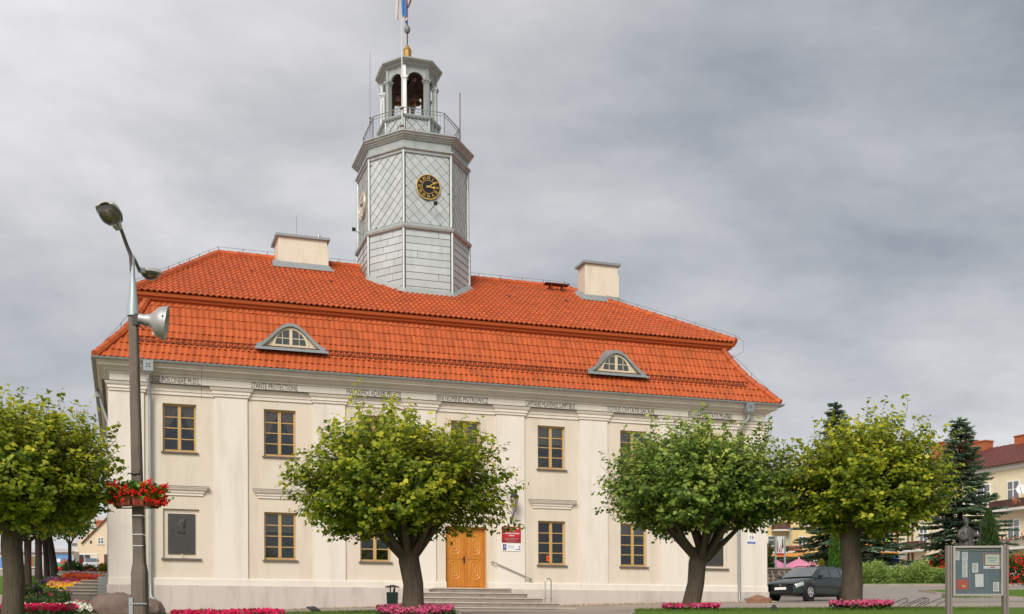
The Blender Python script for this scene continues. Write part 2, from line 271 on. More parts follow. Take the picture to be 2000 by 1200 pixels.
# ------------------------------------------------------------------ mesh helpers
class MB:
    def __init__(s): s.v = []; s.f = []; s.mi = []
    def add(s, vs, fs, mi=0):
        n = len(s.v); s.v += [tuple(p) for p in vs]; s.f += [tuple(i+n for i in f) for f in fs]; s.mi += [mi]*len(fs); return s
    def box(s, x0, x1, y0, y1, z0, z1, mi=0):
        return s.add([(x0,y0,z0),(x1,y0,z0),(x1,y1,z0),(x0,y1,z0),(x0,y0,z1),(x1,y0,z1),(x1,y1,z1),(x0,y1,z1)],
                     [(0,3,2,1),(4,5,6,7),(0,1,5,4),(1,2,6,5),(2,3,7,6),(3,0,4,7)], mi)
    def obox(s, mtx, sx, sy, sz, mi=0):
        P = [mtx @ Vector((x*sx/2, y*sy/2, z*sz/2)) for z in (-1,1) for x, y in ((-1,-1),(1,-1),(1,1),(-1,1))]
        return s.add(P, [(0,3,2,1),(4,5,6,7),(0,1,5,4),(1,2,6,5),(2,3,7,6),(3,0,4,7)], mi)
    def tube(s, pts, r, n=8, mi=0, caps=True):
        pts = [Vector(p) for p in pts]; k = len(pts)
        rs = r if isinstance(r, (list, tuple)) else [r]*k
        vs = []; fs = []; up = None
        for i, p in enumerate(pts):
            d = (pts[min(i+1, k-1)]-pts[max(i-1, 0)]).normalized()
            if up is None:
                up = Vector((0,0,1)) if abs(d.z) < 0.9 else Vector((1,0,0))
            a = d.cross(up).normalized(); b = a.cross(d).normalized(); up = b
            for j in range(n):
                t = 2*PI*j/n; vs.append(p+a*(rs[i]*math.cos(t))+b*(rs[i]*math.sin(t)))
        for i in range(k-1):
            for j in range(n): fs.append((i*n+j, i*n+(j+1)%n, (i+1)*n+(j+1)%n, (i+1)*n+j))
        if caps: fs += [tuple(range(n-1,-1,-1)), tuple(range((k-1)*n, k*n))]
        return s.add(vs, fs, mi)
    def lathe(s, prof, n=16, mtx=Matrix.Identity(4), mi=0):
        vs = []; fs = []
        for r, z in prof:
            for j in range(n): t = 2*PI*j/n; vs.append(mtx @ Vector((r*math.cos(t), r*math.sin(t), z)))
        for i in range(len(prof)-1):
            for j in range(n): fs.append((i*n+j, i*n+(j+1)%n, (i+1)*n+(j+1)%n, (i+1)*n+j))
        return s.add(vs, fs, mi)
    def prism(s, poly, vec, mi=0):
        n = len(poly); P = [Vector(p) for p in poly]; Q = [p+Vector(vec) for p in P]
        return s.add(P+Q, [tuple(range(n-1,-1,-1)), tuple(range(n,2*n))]+[(i,(i+1)%n,n+(i+1)%n,n+i) for i in range(n)], mi)
    def rings(s, rings, mi=0, closed=True, caps=False):
        n = len(rings[0]); vs = [p for r in rings for p in r]; fs = []
        for i in range(len(rings)-1):
            for j in range(n if closed else n-1): fs.append((i*n+j, i*n+(j+1)%n, (i+1)*n+(j+1)%n, (i+1)*n+j))
        if caps: fs += [tuple(range(n-1,-1,-1)), tuple(range((len(rings)-1)*n, len(rings)*n))]
        return s.add(vs, fs, mi)
    def mesh(s, name, off=None):
        me = bpy.data.meshes.new(name)
        v = s.v if off is None else [(a-off[0], b-off[1], c-off[2]) for a, b, c in s.v]
        me.from_pydata(v, [], s.f); return me
    def build(s, name, m, parent=None, off=None, smooth=False, kind=None, label=None, fixn=False):
        me = s.mesh(name, off)
        ms = m if isinstance(m, (list, tuple)) else [m]
        for x in ms: me.materials.append(x)
        if len(ms) > 1: me.polygons.foreach_set('material_index', s.mi)
        if smooth:
            me.polygons.foreach_set('use_smooth', [True]*len(me.polygons)); me.set_sharp_from_angle(angle=math.radians(38))
        me.update()
        return link(name, me, parent, kind, label)

def link(name, me, parent=None, kind=None, label=None):
    o = bpy.data.objects.new(name, me); COL.objects.link(o)
    if parent is not None: o.parent = parent
    if kind: o['kind'] = kind
    if label: o['label'] = label
    return o
def tag(o, label=None, cat=None, group=None, kind=None):
    if label: o['label'] = label
    if cat: o['category'] = cat
    if group: o['group'] = group
    if kind: o['kind'] = kind
    return o
def thing(name, label, cat, loc=(0,0,0), rz=0, group=None):
    o = bpy.data.objects.new(name, None); COL.objects.link(o); o.empty_display_size = 0.2
    o.location = loc; o.rotation_euler = (0,0,rz)
    return tag(o, label, cat, group)
def mesh_np(name, V, F, m, parent=None, kind=None, tone=None, smooth=False):
    me = bpy.data.meshes.new(name); V = np.asarray(V, np.float32); F = np.asarray(F, np.int32)
    k = F.shape[1]
    me.vertices.add(len(V)); me.vertices.foreach_set('co', V.ravel())
    me.loops.add(F.size); me.loops.foreach_set('vertex_index', F.ravel())
    me.polygons.add(len(F)); me.polygons.foreach_set('loop_start', np.arange(0, F.size, k, dtype=np.int32))
    if smooth: me.polygons.foreach_set('use_smooth', np.ones(len(F), bool))
    if tone is not None:
        a = me.attributes.new('tone', 'FLOAT', 'POINT'); a.data.foreach_set('value', np.asarray(tone, np.float32))
    me.materials.append(m); me.update(calc_edges=True)
    return link(name, me, parent, kind)
_txt = {}
def text(name, body, size, m, parent, mtx, off=None, sx=1.0, align='CENTER', extrude=0.006, label=None, bold=0.0):
    key = (body, size, sx, align, extrude, bold)
    if key not in _txt:
        cu = bpy.data.curves.new(name, 'FONT'); cu.body = body; cu.size = size; cu.align_x = align; cu.align_y = 'CENTER'
        cu.extrude = extrude; cu.resolution_u = 2; cu.offset = bold
        o = bpy.data.objects.new(name, cu); COL.objects.link(o)
        bpy.context.view_layer.update()
        me = bpy.data.meshes.new_from_object(o.evaluated_get(bpy.context.evaluated_depsgraph_get()))
        bpy.data.objects.remove(o); bpy.data.curves.remove(cu)
        me.name = name
        if sx != 1: me.transform(Matrix.Diagonal((sx, 1, 1, 1)))
        _txt[key] = me
    me = _txt[key].copy(); me.materials.clear(); me.materials.append(m)
    o = link(name, me, parent, None, label)
    mm = mtx.copy()
    if off is not None: mm.translation = mm.translation-Vector(off)
    o.matrix_local = mm
    return o

LEAF = np.array([(0,0,0),(-.42,.22,.05),(-.40,.62,.04),(0,1.05,-.10),(.40,.62,.04),(.42,.22,.05)])
LEAFF = np.array([(0,1,2,3),(3,4,5,0)])
BLADE = np.array([(-.5,0,0),(.5,0,0),(.28,.6,.05),(-.28,.6,.05)]); 
def unit(a): return a/np.maximum(np.linalg.norm(a, axis=-1, keepdims=True), 1e-9)
def leaf_cloud(pos, d, size, base=LEAF, faces=LEAFF, nrm=None, width=None):
    """leaves at pos, growing along d; returns verts and faces"""
    d = unit(d)
    if nrm is None: nrm = rng.normal(size=pos.shape)+np.array([0,0,1.2])
    x = unit(np.cross(d, nrm)); z = np.cross(x, d)
    s = np.asarray(size).reshape(-1,1,1)
    w = 1 if width is None else np.asarray(width).reshape(-1,1)
    V = pos[:,None,:]+s*(base[None,:,0:1]*(x*w)[:,None,:]+base[None,:,1:2]*d[:,None,:]+base[None,:,2:3]*z[:,None,:])
    k = len(base); n = len(pos)
    F = (faces[None]+(np.arange(n)*k)[:,None,None]).reshape(-1, faces.shape[1])
    return V.reshape(-1,3), F, k
QUAD = np.array([(-.5,0,0),(.5,0,0),(.5,1,0),(-.5,1,0)]); QUADF = np.array([(0,1,2,3)])
SPIKE = np.array([(-.5,0,0),(.5,0,0),(.12,1,0),(-.12,1,0)])
def sphere_dirs(n):
    a = rng.normal(size=(n,3)); return unit(a)

# ------------------------------------------------------------------ terrain (eye of the camera is z = 0)
FPX, HY = 2259.18, 1258.41
_DS = [24, 28.5, 33, 38.5, 42, 44, 46, 50, 57, 65, 75, 90]
_COLS = [(-0.376, [1203, 1199, 1194, 1185, 1175, 1167, 1160, 1146, 1129, 1120, 1113, 1108]),
         (-0.345, [1204, 1201, 1199, 1197, 1192, 1187, 1181, 1160, 1132, 1121, 1113, 1108]),
         (-0.300, [1204, 1202, 1200, 1197, 1193, 1190, 1184, 1172, 1140, 1124, 1114, 1108]),
         (-0.13, [1200, 1195, 1192, 1188, 1184, 1181, 1178, 1173, 1148, 1130, 1116, 1108]),
         (0.03, [1200, 1195, 1194, 1194.5, 1190, 1181, 1178, 1175, 1149, 1134, 1118, 1108]),
         (0.20, [1199, 1193, 1190, 1186.5, 1183, 1180.5, 1178, 1176, 1149, 1138, 1120, 1108])]
def gz(x, y):
    if y >= 90: return float(np.interp(y, [90, 150, 180], [(HY-1108)/FPX*90, (HY-1110)/FPX*150, 10.6]))
    b = x/max(y, 12.0)
    def colz(c):
        if y <= 24:
            z24 = (HY-c[0])/FPX*24
            return float(np.interp(y, [-40, 0, 14, 20, 24], [-1.7, -1.6, -1.0, -0.1, z24]))
        py = float(np.interp(y, _DS, c)); return (HY-py)/FPX*y
    if b <= _COLS[0][0]: return colz(_COLS[0][1])
    for (b0, c0), (b1, c1) in zip(_COLS, _COLS[1:]):
        if b <= b1:
            t = (b-b0)/(b1-b0); return colz(c0)*(1-t)+colz(c1)*t
    return colz(_COLS[-1][1])
def at(px, D):
    """ground point at bearing of photo column px and distance D"""
    x = (px-1000)/FPX*D; return Vector((x, D, gz(x, D)))
def pt(px, py, D):
    a, b, r = px-1000, py-HY, 0.004
    A = a*math.cos(r)-b*math.sin(r); B = a*math.sin(r)+b*math.cos(r)
    return Vector((A/FPX*D, D, -B/FPX*D))

ds = list(np.concatenate([np.arange(-40, 12, 4), np.arange(12, 66, 0.5), np.arange(66, 92, 2), [100, 115, 130, 150, 165, 180, 260, 400, 700, 1100]]))
bs = sorted(set([-30, -12, -6, -3, -2, -1.4, -1, -.8, -.65] + [round(v, 4) for v in np.arange(-.55, .56, .0125)] + [.65, .8, 1, 1.4, 2, 3, 6, 12, 30] + [c[0] for c in _COLS]))
def sheet(name, D0, D1, xl, xr, off, m, nx=24, step=0.5, kind='structure'):
    """ground sheet between distances D0 and D1; xl, xr give its left and right edge as bearings"""
    nd = max(2, int(round((D1-D0)/step))+1); V = []; F = []
    for D in np.linspace(D0, D1, nd):
        l = xl(D) if callable(xl) else xl; r = xr(D) if callable(xr) else xr
        for j in range(nx+1):
            b = l+(r-l)*j/nx; x = b*max(D, 12.0); V.append((x, D, gz(x, D)+off))
    for i in range(nd-1):
        for j in range(nx): a = i*(nx+1)+j; F.append((a, a+1, a+nx+2, a+nx+1))
    return mesh_np(name, V, F, m, None, kind, smooth=True)
V = []; F = []
for D in ds:
    for b in bs: x = b*max(D, 12.0); V.append((x, D, gz(x, D)))
nb = len(bs)
for i in range(len(ds)-1):
    for j in range(nb-1): a = i*nb+j; F.append((a, a+1, a+nb+1, a+nb))
mesh_np('ground', V, F, M['pavement'], None, 'structure', smooth=True)
bx = lambda px: (px-1000)/FPX
sheet('lawn', 12, 28.6, -1.2, bx(896), 0.03, M['lawn'], nx=80)
sheet('lawn', 12, 28.6, bx(1236), 1.2, 0.03, M['lawn'], nx=60)
sheet('lawn', 47, 63, bx(-200), lambda D: bx(np.interp(D, [47, 52, 63], [60, 118, 150])), 0.03, M['lawn'], nx=24)
sheet('lawn', 57.3, 64, bx(1688), bx(2300), 0.10, M['lawn'], nx=40)
sheet('lawn', 50.2, 54.2, lambda D: bx(np.interp(D, [50.2, 52, 54.2], [2000, 1880, 1800])), bx(2400), 0.10, M['lawn'], nx=30)
sheet('road', 44.5, 57.2, lambda D: bx(np.interp(D, [44.5, 57.2], [1500, 1560])), bx(2600), 0.012, M['road'], nx=60)

def kerb(pts, w=0.14, h=0.12, seg=1.0, name='kerb'):
    root = bpy.data.objects.new(name, None); COL.objects.link(root); root['kind'] = 'structure'
    P = [Vector(p) for p in pts]; root.location = P[0]
    for a, b in zip(P, P[1:]):
        n = max(1, int((b-a).length/seg))
        for i in range(n):
            p = a.lerp(b, i/n); q = a.lerp(b, (i+1)/n-0.012)
            d = (q-p); d.normalize(); s = Vector((-d.y, d.x, 0))*w/2
            zt = h+random.uniform(-.006, .006)
            mb = MB(); k = []
            for z in (-.25, zt): k += [p-s+Vector((0,0,z)), q-s+Vector((0,0,z)), q+s+Vector((0,0,z)), p+s+Vector((0,0,z))]
            mb.add(k, [(0,3,2,1),(4,5,6,7),(0,1,5,4),(1,2,6,5),(2,3,7,6),(3,0,4,7)])
            mb.build('kerb_stone', M['kerb'], root, off=P[0])
kerb([at(px, 57.2) for px in range(1686, 2130, 24)])
kerb([at(1797, 54.25), at(1830, 53), at(1880, 52), at(1940, 51), at(2000, 50.2), at(2080, 49.3)])
kerb([at(1800, 54.3), at(1900, 54.3), at(2000, 54.3), at(2080, 54.3)])
kerb([at(px, 28.7) for px in range(420, 900, 59)]+[at(896, 24)], h=0.035, w=0.10)
kerb([at(1236, 24)]+[at(px, 28.7) for px in range(1236, 1900, 60)], h=0.035, w=0.10)

def blades(name, n, D0, D1, pl, pr, h=0.07):
    D = rng.uniform(D0, D1, n); px = rng.uniform(pl, pr, n); x = (px-1000)/FPX*D
    z = np.array([gz(a, b) for a, b in zip(x, D)])
    d = np.stack([rng.normal(0,.35,n), rng.normal(0,.35,n), np.ones(n)], 1)
    V, F, k = leaf_cloud(np.stack([x, D, z+.02], 1), d, rng.uniform(.5,1.1,n)*h, SPIKE, QUADF, nrm=rng.normal(size=(n,3)), width=np.full(n,.16))
    mesh_np(name, V, F, M['grass'], None, 'stuff', tone=np.repeat(rng.uniform(0,.55,n), k))
blades('grass', 7500, 24, 28.6, 20, 890)
blades('grass', 7500, 24, 28.6, 1240, 1960)
blades('grass', 5000, 47, 60, 30, 130, .12)
blades('grass', 5000, 57.3, 60, 1690, 2050, .10)
blades('grass', 4000, 50.6, 54, 1840, 2050, .10)

# ================================================================== TOWN HALL
TH, HX, HYW = 0.322, -13.376, 38.610
L, DP = 24.81, 14.0
ZB = 1.4
CT, ST = math.cos(TH), math.sin(TH)
hall = thing('town_hall', 'cream two-storey town hall with orange mansard tile roof and grey octagonal clock tower', 'building', (HX, HYW, ZB), TH)
HOFF = (0, 0, ZB)
def W(u, v, z): return Vector((HX+u*CT-v*ST, HYW+u*ST+v*CT, z))
def HB(mb, name, m, parent=None, **k): return mb.build(name, m, parent or hall, off=HOFF if 'off' not in k else k.pop('off'), **k)

def ring(mb, prof, mi=0, x0=0, x1=L, y0=0, y1=DP, closed=False):
    """profile of (outward offset, z) swept round the rectangle with mitred corners"""
    rs = [[(x0-o, y0-o, z), (x1+o, y0-o, z), (x1+o, y1+o, z), (x0-o, y1+o, z)] for o, z in prof]
    mb.rings(rs, mi); return mb

PIL = [(-0.0, 1.07), (3.38, 4.48), (6.75, 7.87), (10.06, 11.18), (13.51, 14.6), (16.82, 17.96), (20.2, 21.36), (23.6, 24.81)]
WINX = [1.67+3.37*i for i in range(7)]
UPW = [(x+.0, x+1.1, 6.58, 8.21) for x in WINX]
LOW = [(x, x+1.1, 2.97, 4.63) for i, x in enumerate(WINX) if i not in (0, 3, 6)]
NICHE = [(1.67, 2.86, 2.95, 4.64), (21.95, 23.1, 2.95, 4.64)]
DOOR = (11.56, 13.13, 2.05, 4.32)
HOLES = UPW+LOW+NICHE+[DOOR]
# wall: front skin with real openings, reveals, sides and back
us = sorted(set([0, L]+[h[0] for h in HOLES]+[h[1] for h in HOLES])); zs = sorted(set([0.6, 9.2]+[h[2] for h in HOLES]+[h[3] for h in HOLES]))
wall = MB()
for a, b in zip(us, us[1:]):
    for c, d in zip(zs, zs[1:]):
        um, zm = (a+b)/2, (c+d)/2
        if any(h[0] < um < h[1] and h[2] < zm < h[3] for h in HOLES): continue
        wall.add([(a,0,c),(b,0,c),(b,0,d),(a,0,d)], [(0,1,2,3)])
for h in HOLES:
    dp = 0.10 if h in NICHE else 0.24
    a, b, c, d = h
    wall.add([(a,0,c),(b,0,c),(b,0,d),(a,0,d),(a,dp,c),(b,dp,c),(b,dp,d),(a,dp,d)], [(0,4,5,1),(1,5,6,2),(2,6,7,3),(3,7,4,0)]+([(4,7,6,5)] if h in NICHE else []))
wall.add([(0,0,.6),(0,DP,.6),(0,DP,9.2),(0,0,9.2),(L,0,.6),(L,DP,.6),(L,DP,9.2),(L,0,9.2)], [(0,3,2,1),(4,5,6,7),(1,2,6,5)])
HB(wall, 'wall', M['panel'])
for a, b in PIL:
    mb = MB(); mb.box(a, b, -.075, 0.02, 2.275, 8.545)
    if a == 0: mb.box(-.075, 0.0, -.075, 1.0, 2.275, 8.545)
    if b == L: mb.box(L, L+.075, -.075, 1.0, 2.275, 8.545)
    HB(mb, 'pilaster', M['pilaster'])
for k in range(4):       # pilasters of the left side wall
    y = 1.9+3.37*k+1.5
    HB(MB().box(-.075, 0.02, y, y+1.1, 2.275, 8.545), 'pilaster', M['pilaster'])
def seg_ring(name, prof, m):
    """moulding round the building, left open at the doorway when it runs low"""
    mb = MB(); ring(mb, prof); return HB(mb, name, m)
def low_course(name, prof, m):
    mb = MB()
    for a, b in ((0, DOOR[0]), (DOOR[1], L)):
        for (o0, z0), (o1, z1) in zip(prof, prof[1:]):
            ea0 = -o0 if a == 0 else 0; ea1 = -o1 if a == 0 else 0; eb0 = o0 if b == L else 0; eb1 = o1 if b == L else 0
            mb.add([(a+ea0,-o0,z0),(b+eb0,-o0,z0),(b+eb1,-o1,z1),(a+ea1,-o1,z1)], [(0,1,2,3)])
        if a != 0: mb.add([(a,-o,z) for o, z in prof]+[(a,0,prof[-1][1]),(a,0,prof[0][1])], [tuple(range(len(prof)+1,-1,-1))])
        else: mb.add([(b,-o,z) for o, z in prof]+[(b,0,prof[-1][1]),(b,0,prof[0][1])], [tuple(range(len(prof)+2))])
    for x, s in ((0,-1), (L,1)):
        for (o0, z0), (o1, z1) in zip(prof, prof[1:]):
            mb.add([(x+s*o0,-o0,z0),(x+s*o0,DP,z0),(x+s*o1,DP,z1),(x+s*o1,-o1,z1)], [(0,1,2,3)])
    return HB(mb, name, m)
low_course('plinth', [(.135, .6), (.135, 2.035), (.098, 2.05)], M['plinth'])
low_course('dado', [(.098, 2.05), (.098, 2.255), (.06, 2.29), (0, 2.29)], M['pilaster'])
seg_ring('architrave', [(0, 8.50), (.05, 8.50), (.05, 8.60), (.085, 8.61), (.085, 8.70), (.13, 8.725), (.16, 8.79), (.16, 8.815)], M['trim'])
for a, b in PIL:     # capitals: the architrave breaks forward over each pilaster
    x0, x1 = a-.03, b+.03
    mb = MB(); prof = [(.0, 8.525), (.125, 8.525), (.125, 8.60), (.165, 8.612), (.165, 8.70), (.21, 8.725), (.25, 8.79), (.25, 8.813)]
    rs = [[(x0-o+.1, 0, z), (x0-o+.1, -o, z), (x1+o-.1, -o, z), (x1+o-.1, 0, z)] for o, z in prof]
    mb.rings(rs, closed=False, caps=True); HB(mb, 'capital', M['trim'])
seg_ring('drip_sheet', [(.02, 8.812), (.27, 8.816), (.275, 8.832), (.02, 8.86)], M['letter'])
seg_ring('frieze', [(.03, 8.85), (.03, 9.115)], M['trim'])
seg_ring('cornice', [(.03, 9.11), (.07, 9.115), (.07, 9.15), (.12, 9.19), (.17, 9.20), (.20, 9.25), (.30, 9.30), (.38, 9.31), (.38, 9.38), (.43, 9.44), (.46, 9.46)], M['trim'])
# gutter: half round, all round the eaves
gut = MB(); g = []
for k in range(9):
    t = PI*k/8; g.append((.53-.075*math.cos(t), 9.515-.085*math.sin(t)))
ring(gut, [(.45, 9.47)]+g+[(.59, 9.515)]); HB(gut, 'gutter', M['gutter'], smooth=True)

# frieze lettering
for s, (a, b) in zip(["REGE POLONIAE M.D.L.", "STANTE PROTECTIONE", "MAGNIFICI ADAMI FELICIS", "BINI NOMINIS PIOTROWICZ", "CAPITANEI MLAVENSIS SUMPTIBUS", "TOTIUS CIVITATIS SACRAE", "REGINI MAJESTATIS MLAVAE"],
                     [(1.22, 2.92), (4.61, 6.2), (7.93, 9.91), (11.23, 13.19), (14.65, 16.64), (17.96, 19.96), (21.41, 23.35)]):
    mm = Matrix.Translation((( a+b)/2, -.036, 8.985)) @ Matrix.Rotation(PI/2, 4, 'X')
    o = text('inscription', s, 0.285, M['letter'], hall, mm, HOFF, extrude=0.004, bold=-.0005, label='black frieze lettering ' + s)
    w = max(v.co.x for v in o.data.vertices)*2
    o.data.transform(Matrix.Diagonal(((b-a)/w, 1, 1, 1)))

# windows
pane_me = {}
def window(a, b, c, d, name='window', curtain=0, split=(2, 4), v=.13):
    fr = MB(); t = .065
    y0, y1 = v, v+.07
    fr.box(a, a+t, y0, y1, c, d); fr.box(b-t, b, y0, y1, c, d); fr.box(a+t, b-t, y0, y1, c, c+t+.02); fr.box(a+t, b-t, y0, y1, d-t, d)
    um = (a+b)/2; fr.box(um-.055, um+.055, y0-.012, y1, c+t+.02, d-t)
    win = HB(fr, name, M['window'])
    H = (d-t)-(c+t+.02); ph = H/4
    for sx0, sx1 in ((a+t, um-.055), (um+.055, b-t)):
        for k in range(1, 4):
            z = c+t+.02+k*ph
            HB(MB().box(sx0, sx1, y0+.015, y1-.01, z-.016, z+.016), 'glazing_bar', M['window'], win)
        for k in range(4):
            z0 = c+t+.02+k*ph+(.016 if k else 0); z1 = c+t+.02+(k+1)*ph-(.016 if k < 3 else 0)
            j = [random.uniform(-.005,.005) for _ in range(4)]; ya = y0+.036
            mb = MB().add([(sx0,ya+j[0],z0),(sx1,ya+j[1],z0),(sx1,ya+j[2],z1),(sx0,ya+j[3],z1),(sx0,ya+.012,z0),(sx1,ya+.012,z0),(sx1,ya+.012,z1),(sx0,ya+.012,z1)], [(0,1,2,3),(4,7,6,5)]); HB(mb, 'pane', M['glass'], win)
    HB(MB().add([(a-.06,-.09,c-.012),(b+.06,-.09,c-.012),(b+.06,v,c+.02),(a-.06,v,c+.02),(a-.06,-.09,c-.05),(b+.06,-.09,c-.05),(b+.06,0,c-.05),(a-.06,0,c-.05)],
                [(0,1,2,3),(4,7,6,5),(0,4,5,1),(1,5,6,2),(3,7,4,0)]), 'sill', M['sill'], win)
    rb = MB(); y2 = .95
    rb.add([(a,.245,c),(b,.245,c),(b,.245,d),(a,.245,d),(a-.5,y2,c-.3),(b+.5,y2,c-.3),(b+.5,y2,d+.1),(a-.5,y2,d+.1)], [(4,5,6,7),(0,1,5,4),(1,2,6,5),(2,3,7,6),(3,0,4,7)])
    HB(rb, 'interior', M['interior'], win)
    if curtain == 1:      # two tied-back drapes
        for s in (-1, 1):
            mb = MB(); n = 14; rows = []
            for i in range(9):
                q = i/8; z = d-.05-q*(d-c)*.95
                wd = (.46 if q < .1 else .46-.42*min(1, q/.75)) * (b-a)
                e0 = a+.02 if s < 0 else b-.02
                rows.append([(e0-s*wd*j/n, .30+.02*math.sin(j*2.1), z+.10*j/n*q) for j in range(n+1)])
            mb.rings(rows, closed=False); HB(mb, 'curtain', M['curtain'], win)
    if curtain in (3, 4):
        n_ = 70; P_ = np.stack([rng.uniform(a+.1, b-.1, n_), np.full(n_, .33), c-ZB+.12+np.abs(rng.normal(0,.16,n_))], 1)
        V_, F_, k_ = leaf_cloud(P_, rng.normal(0,.6,(n_,3))+np.array([0,-.2,.6]), rng.uniform(.06,.12,n_))
        mesh_np('window_plant', V_, F_, M['juniper'], win, 'stuff', tone=np.repeat(rng.uniform(0,.6,n_), k_))
    if curtain == 4:
        HB(MB().box(a+.05, b-.05, .27, .28, d-.07-ph*1.6, d-.06), 'blind', M['blind'], win)
    if curtain == 2:
        HB(MB().box(a+.05, b-.05, .27, .28, d-.07-ph, d-.06), 'blind', M['blind'], win)
    return win
for i, h in enumerate(UPW): window(*h, curtain=(1, 1, 2, 1, 4, 2, 1)[i])
low_w = [window(*h, curtain=(4, 3, 3, 2)[i]) for i, h in enumerate(LOW)]
# hood cornices between the storeys
def hood(x):
    prof = [(.0, 5.10), (.05, 5.10), (.05, 5.17), (.09, 5.19), (.09, 5.245), (.16, 5.29), (.19, 5.35), (.215, 5.36), (.215, 5.40), (0, 5.42)]
    x0, x1 = x-.17, x+1.27
    rs = [[(x0-o, 0, z), (x0-o, -o, z), (x1+o, -o, z), (x1+o, 0, z)] for o, z in prof]
    mb = MB(); mb.rings(rs[:-1], closed=False, caps=False)
    o = HB(mb, 'hood_cornice', M['trim'])
    HB(MB().add([(x0-.23,-.232,5.403),(x1+.23,-.232,5.403),(x1+.23,0,5.43),(x0-.23,0,5.43),(x0-.23,-.232,5.39),(x1+.23,-.232,5.39)], [(0,1,2,3),(4,5,1,0)]), 'cap_sheet', M['sill'], o)
for i in (0, 1, 2, 4, 5, 6): hood(WINX[i])
for a, b, c, d in NICHE:
    HB(MB().box(a-.06, b+.06, -.10, .05, c-.04, c+.01), 'niche_sill', M['sill'])

# door
a, b, c, d = DOOR
mb = MB(); mb.box(a, a+.05, .15, .30, c, d); mb.box(b-.05, b, .15, .30, c, d); mb.box(a+.05, b-.05, .15, .30, d-.06, d)
door = HB(mb, 'door', M['door'])
def stadium(cx, cz, w, h, r, y, n=8):
    pts = []
    for qx, qz, t0 in ((1,1,0), (-1,1,PI/2), (-1,-1,PI), (1,-1,1.5*PI)):
        for k in range(n+1):
            t = t0+PI/2*k/n; pts.append((cx+qx*(w/2-r)+r*math.cos(t), y, cz+qz*(h/2-r)+r*math.sin(t)))
    return pts
for s, (x0, x1) in enumerate(((a+.055, (a+b)/2-.003), ((a+b)/2+.003, b-.055))):
    mb = MB(); mb.box(x0, x1, .205, .26, c+.02, d-.065)
    mb.box(x0, x1, .192, .205, c+.02, c+.28); mb.box(x0, x1, .192, .205, 3.14, 3.22)
    mb.box(x0+.09, x1-.09, .175, .192, c+.10, c+.15)
    leaf = HB(mb, 'door_leaf', M['door'], door)
    cx = (x0+x1)/2 + (-.03 if s == 0 else .03)
    for cz, hh in ((2.74, .74), (3.66, .74)):
        mb = MB()
        for (w0, h0, w1, h1, y) in ((.44, hh, .36, hh-.08, .185), (.25, hh-.24, .19, hh-.30, .19)):
            P = stadium(cx, cz, w0, h0, min(w0, h0)*.42, .204); Q = stadium(cx, cz, w0-.03, h0-.03, min(w0, h0)*.40, y); R = stadium(cx, cz, w1, h1, min(w1, h1)*.40, y+.004); T = stadium(cx, cz, w1-.03, h1-.03, min(w1, h1)*.38, .204)
            mb.rings([P, Q, R, T])
        mb.box(cx-.035, cx+.035, .19, .205, cz-.13, cz+.13)
        HB(mb, 'raised_panel', M['door_trim'], leaf, smooth=True)
    if s == 1:
        HB(MB().box(x0+.004, x0+.05, .175, .192, c+.02, d-.07), 'meeting_stile', M['door'], leaf)
mb = MB(); mx = (a+b)/2-.03
mb.box(mx-.025, mx+.025, .17, .19, 3.0, 3.24); mb.tube([(mx, .17, 3.16), (mx, .12, 3.16), (mx-.11, .12, 3.16)], .012, 8)
HB(mb, 'door_handle', M['dark'], door)
HB(MB().box(a-.001, b+.001, .29, .34, c, d), 'door_lining', M['interior'], door)

# rain pipes
def rainpipe(u, dirx):
    P = hall
    mb = MB(); mb.box(u-.16, u+.16, -.60, -.34, 9.14, 9.50); mb.add([(u-.16,-.60,9.14),(u+.16,-.60,9.14),(u+.16,-.34,9.14),(u-.16,-.34,9.14),(u-.06,-.51,9.02),(u+.06,-.51,9.02),(u+.06,-.40,9.02),(u-.06,-.40,9.02)], [(0,1,5,4),(1,2,6,5),(2,3,7,6),(3,0,4,7)])
    head = HB(mb, 'rain_head', M['gutter'])
    mb = MB()
    for t in range(4):
        q = PI/4+t*PI/2; mb.box(u-.02+.06*math.cos(q), u+.02+.06*math.cos(q), -.606, -.601, 9.32+.06*math.sin(q)-.02, 9.32+.06*math.sin(q)+.02)
    mb.box(u-.012, u+.012, -.606, -.601, 9.308, 9.332)
    HB(mb, 'emblem', M['dark'], head)
    u2 = u+dirx
    pts = [(u,-.45,9.06), (u+.01*dirx,-.45,8.9), (u2,-.19,8.42), (u2,-.17,8.2), (u2,-.17,2.3), (u2,-.20,1.72), (u2+.02,-.24,1.62), (u2+.16,-.26,1.52), (u2+.20,-.27,1.40), (u2+.20,-.29,gz(*W(u2,-.3,0).xy)+.16), (u2+.23,-.40,gz(*W(u2,-.3,0).xy)+.10)]
    mb = MB(); mb.tube(pts, .058, 12)
    pipe = HB(mb, 'rain_pipe', M['gutter'], smooth=True)
    for z in (7.7, 5.9, 4.3, 2.7): HB(MB().tube([(u2,-.17,z-.02),(u2,-.17,z+.02)], .072, 12), 'pipe_clip', M['gutter'], pipe)
rainpipe(1.20, .06); rainpipe(23.86, -.30)
mb = MB(); mb.tube([(-.42,4.6,9.35),(-.36,4.6,9.0),(-.14,4.6,8.3),(-.12,4.6,1.4)], .058, 10); mb.box(-.56,-.36,4.5,4.7,9.2,9.43)
HB(mb, 'rain_pipe', M['gutter'], smooth=True)

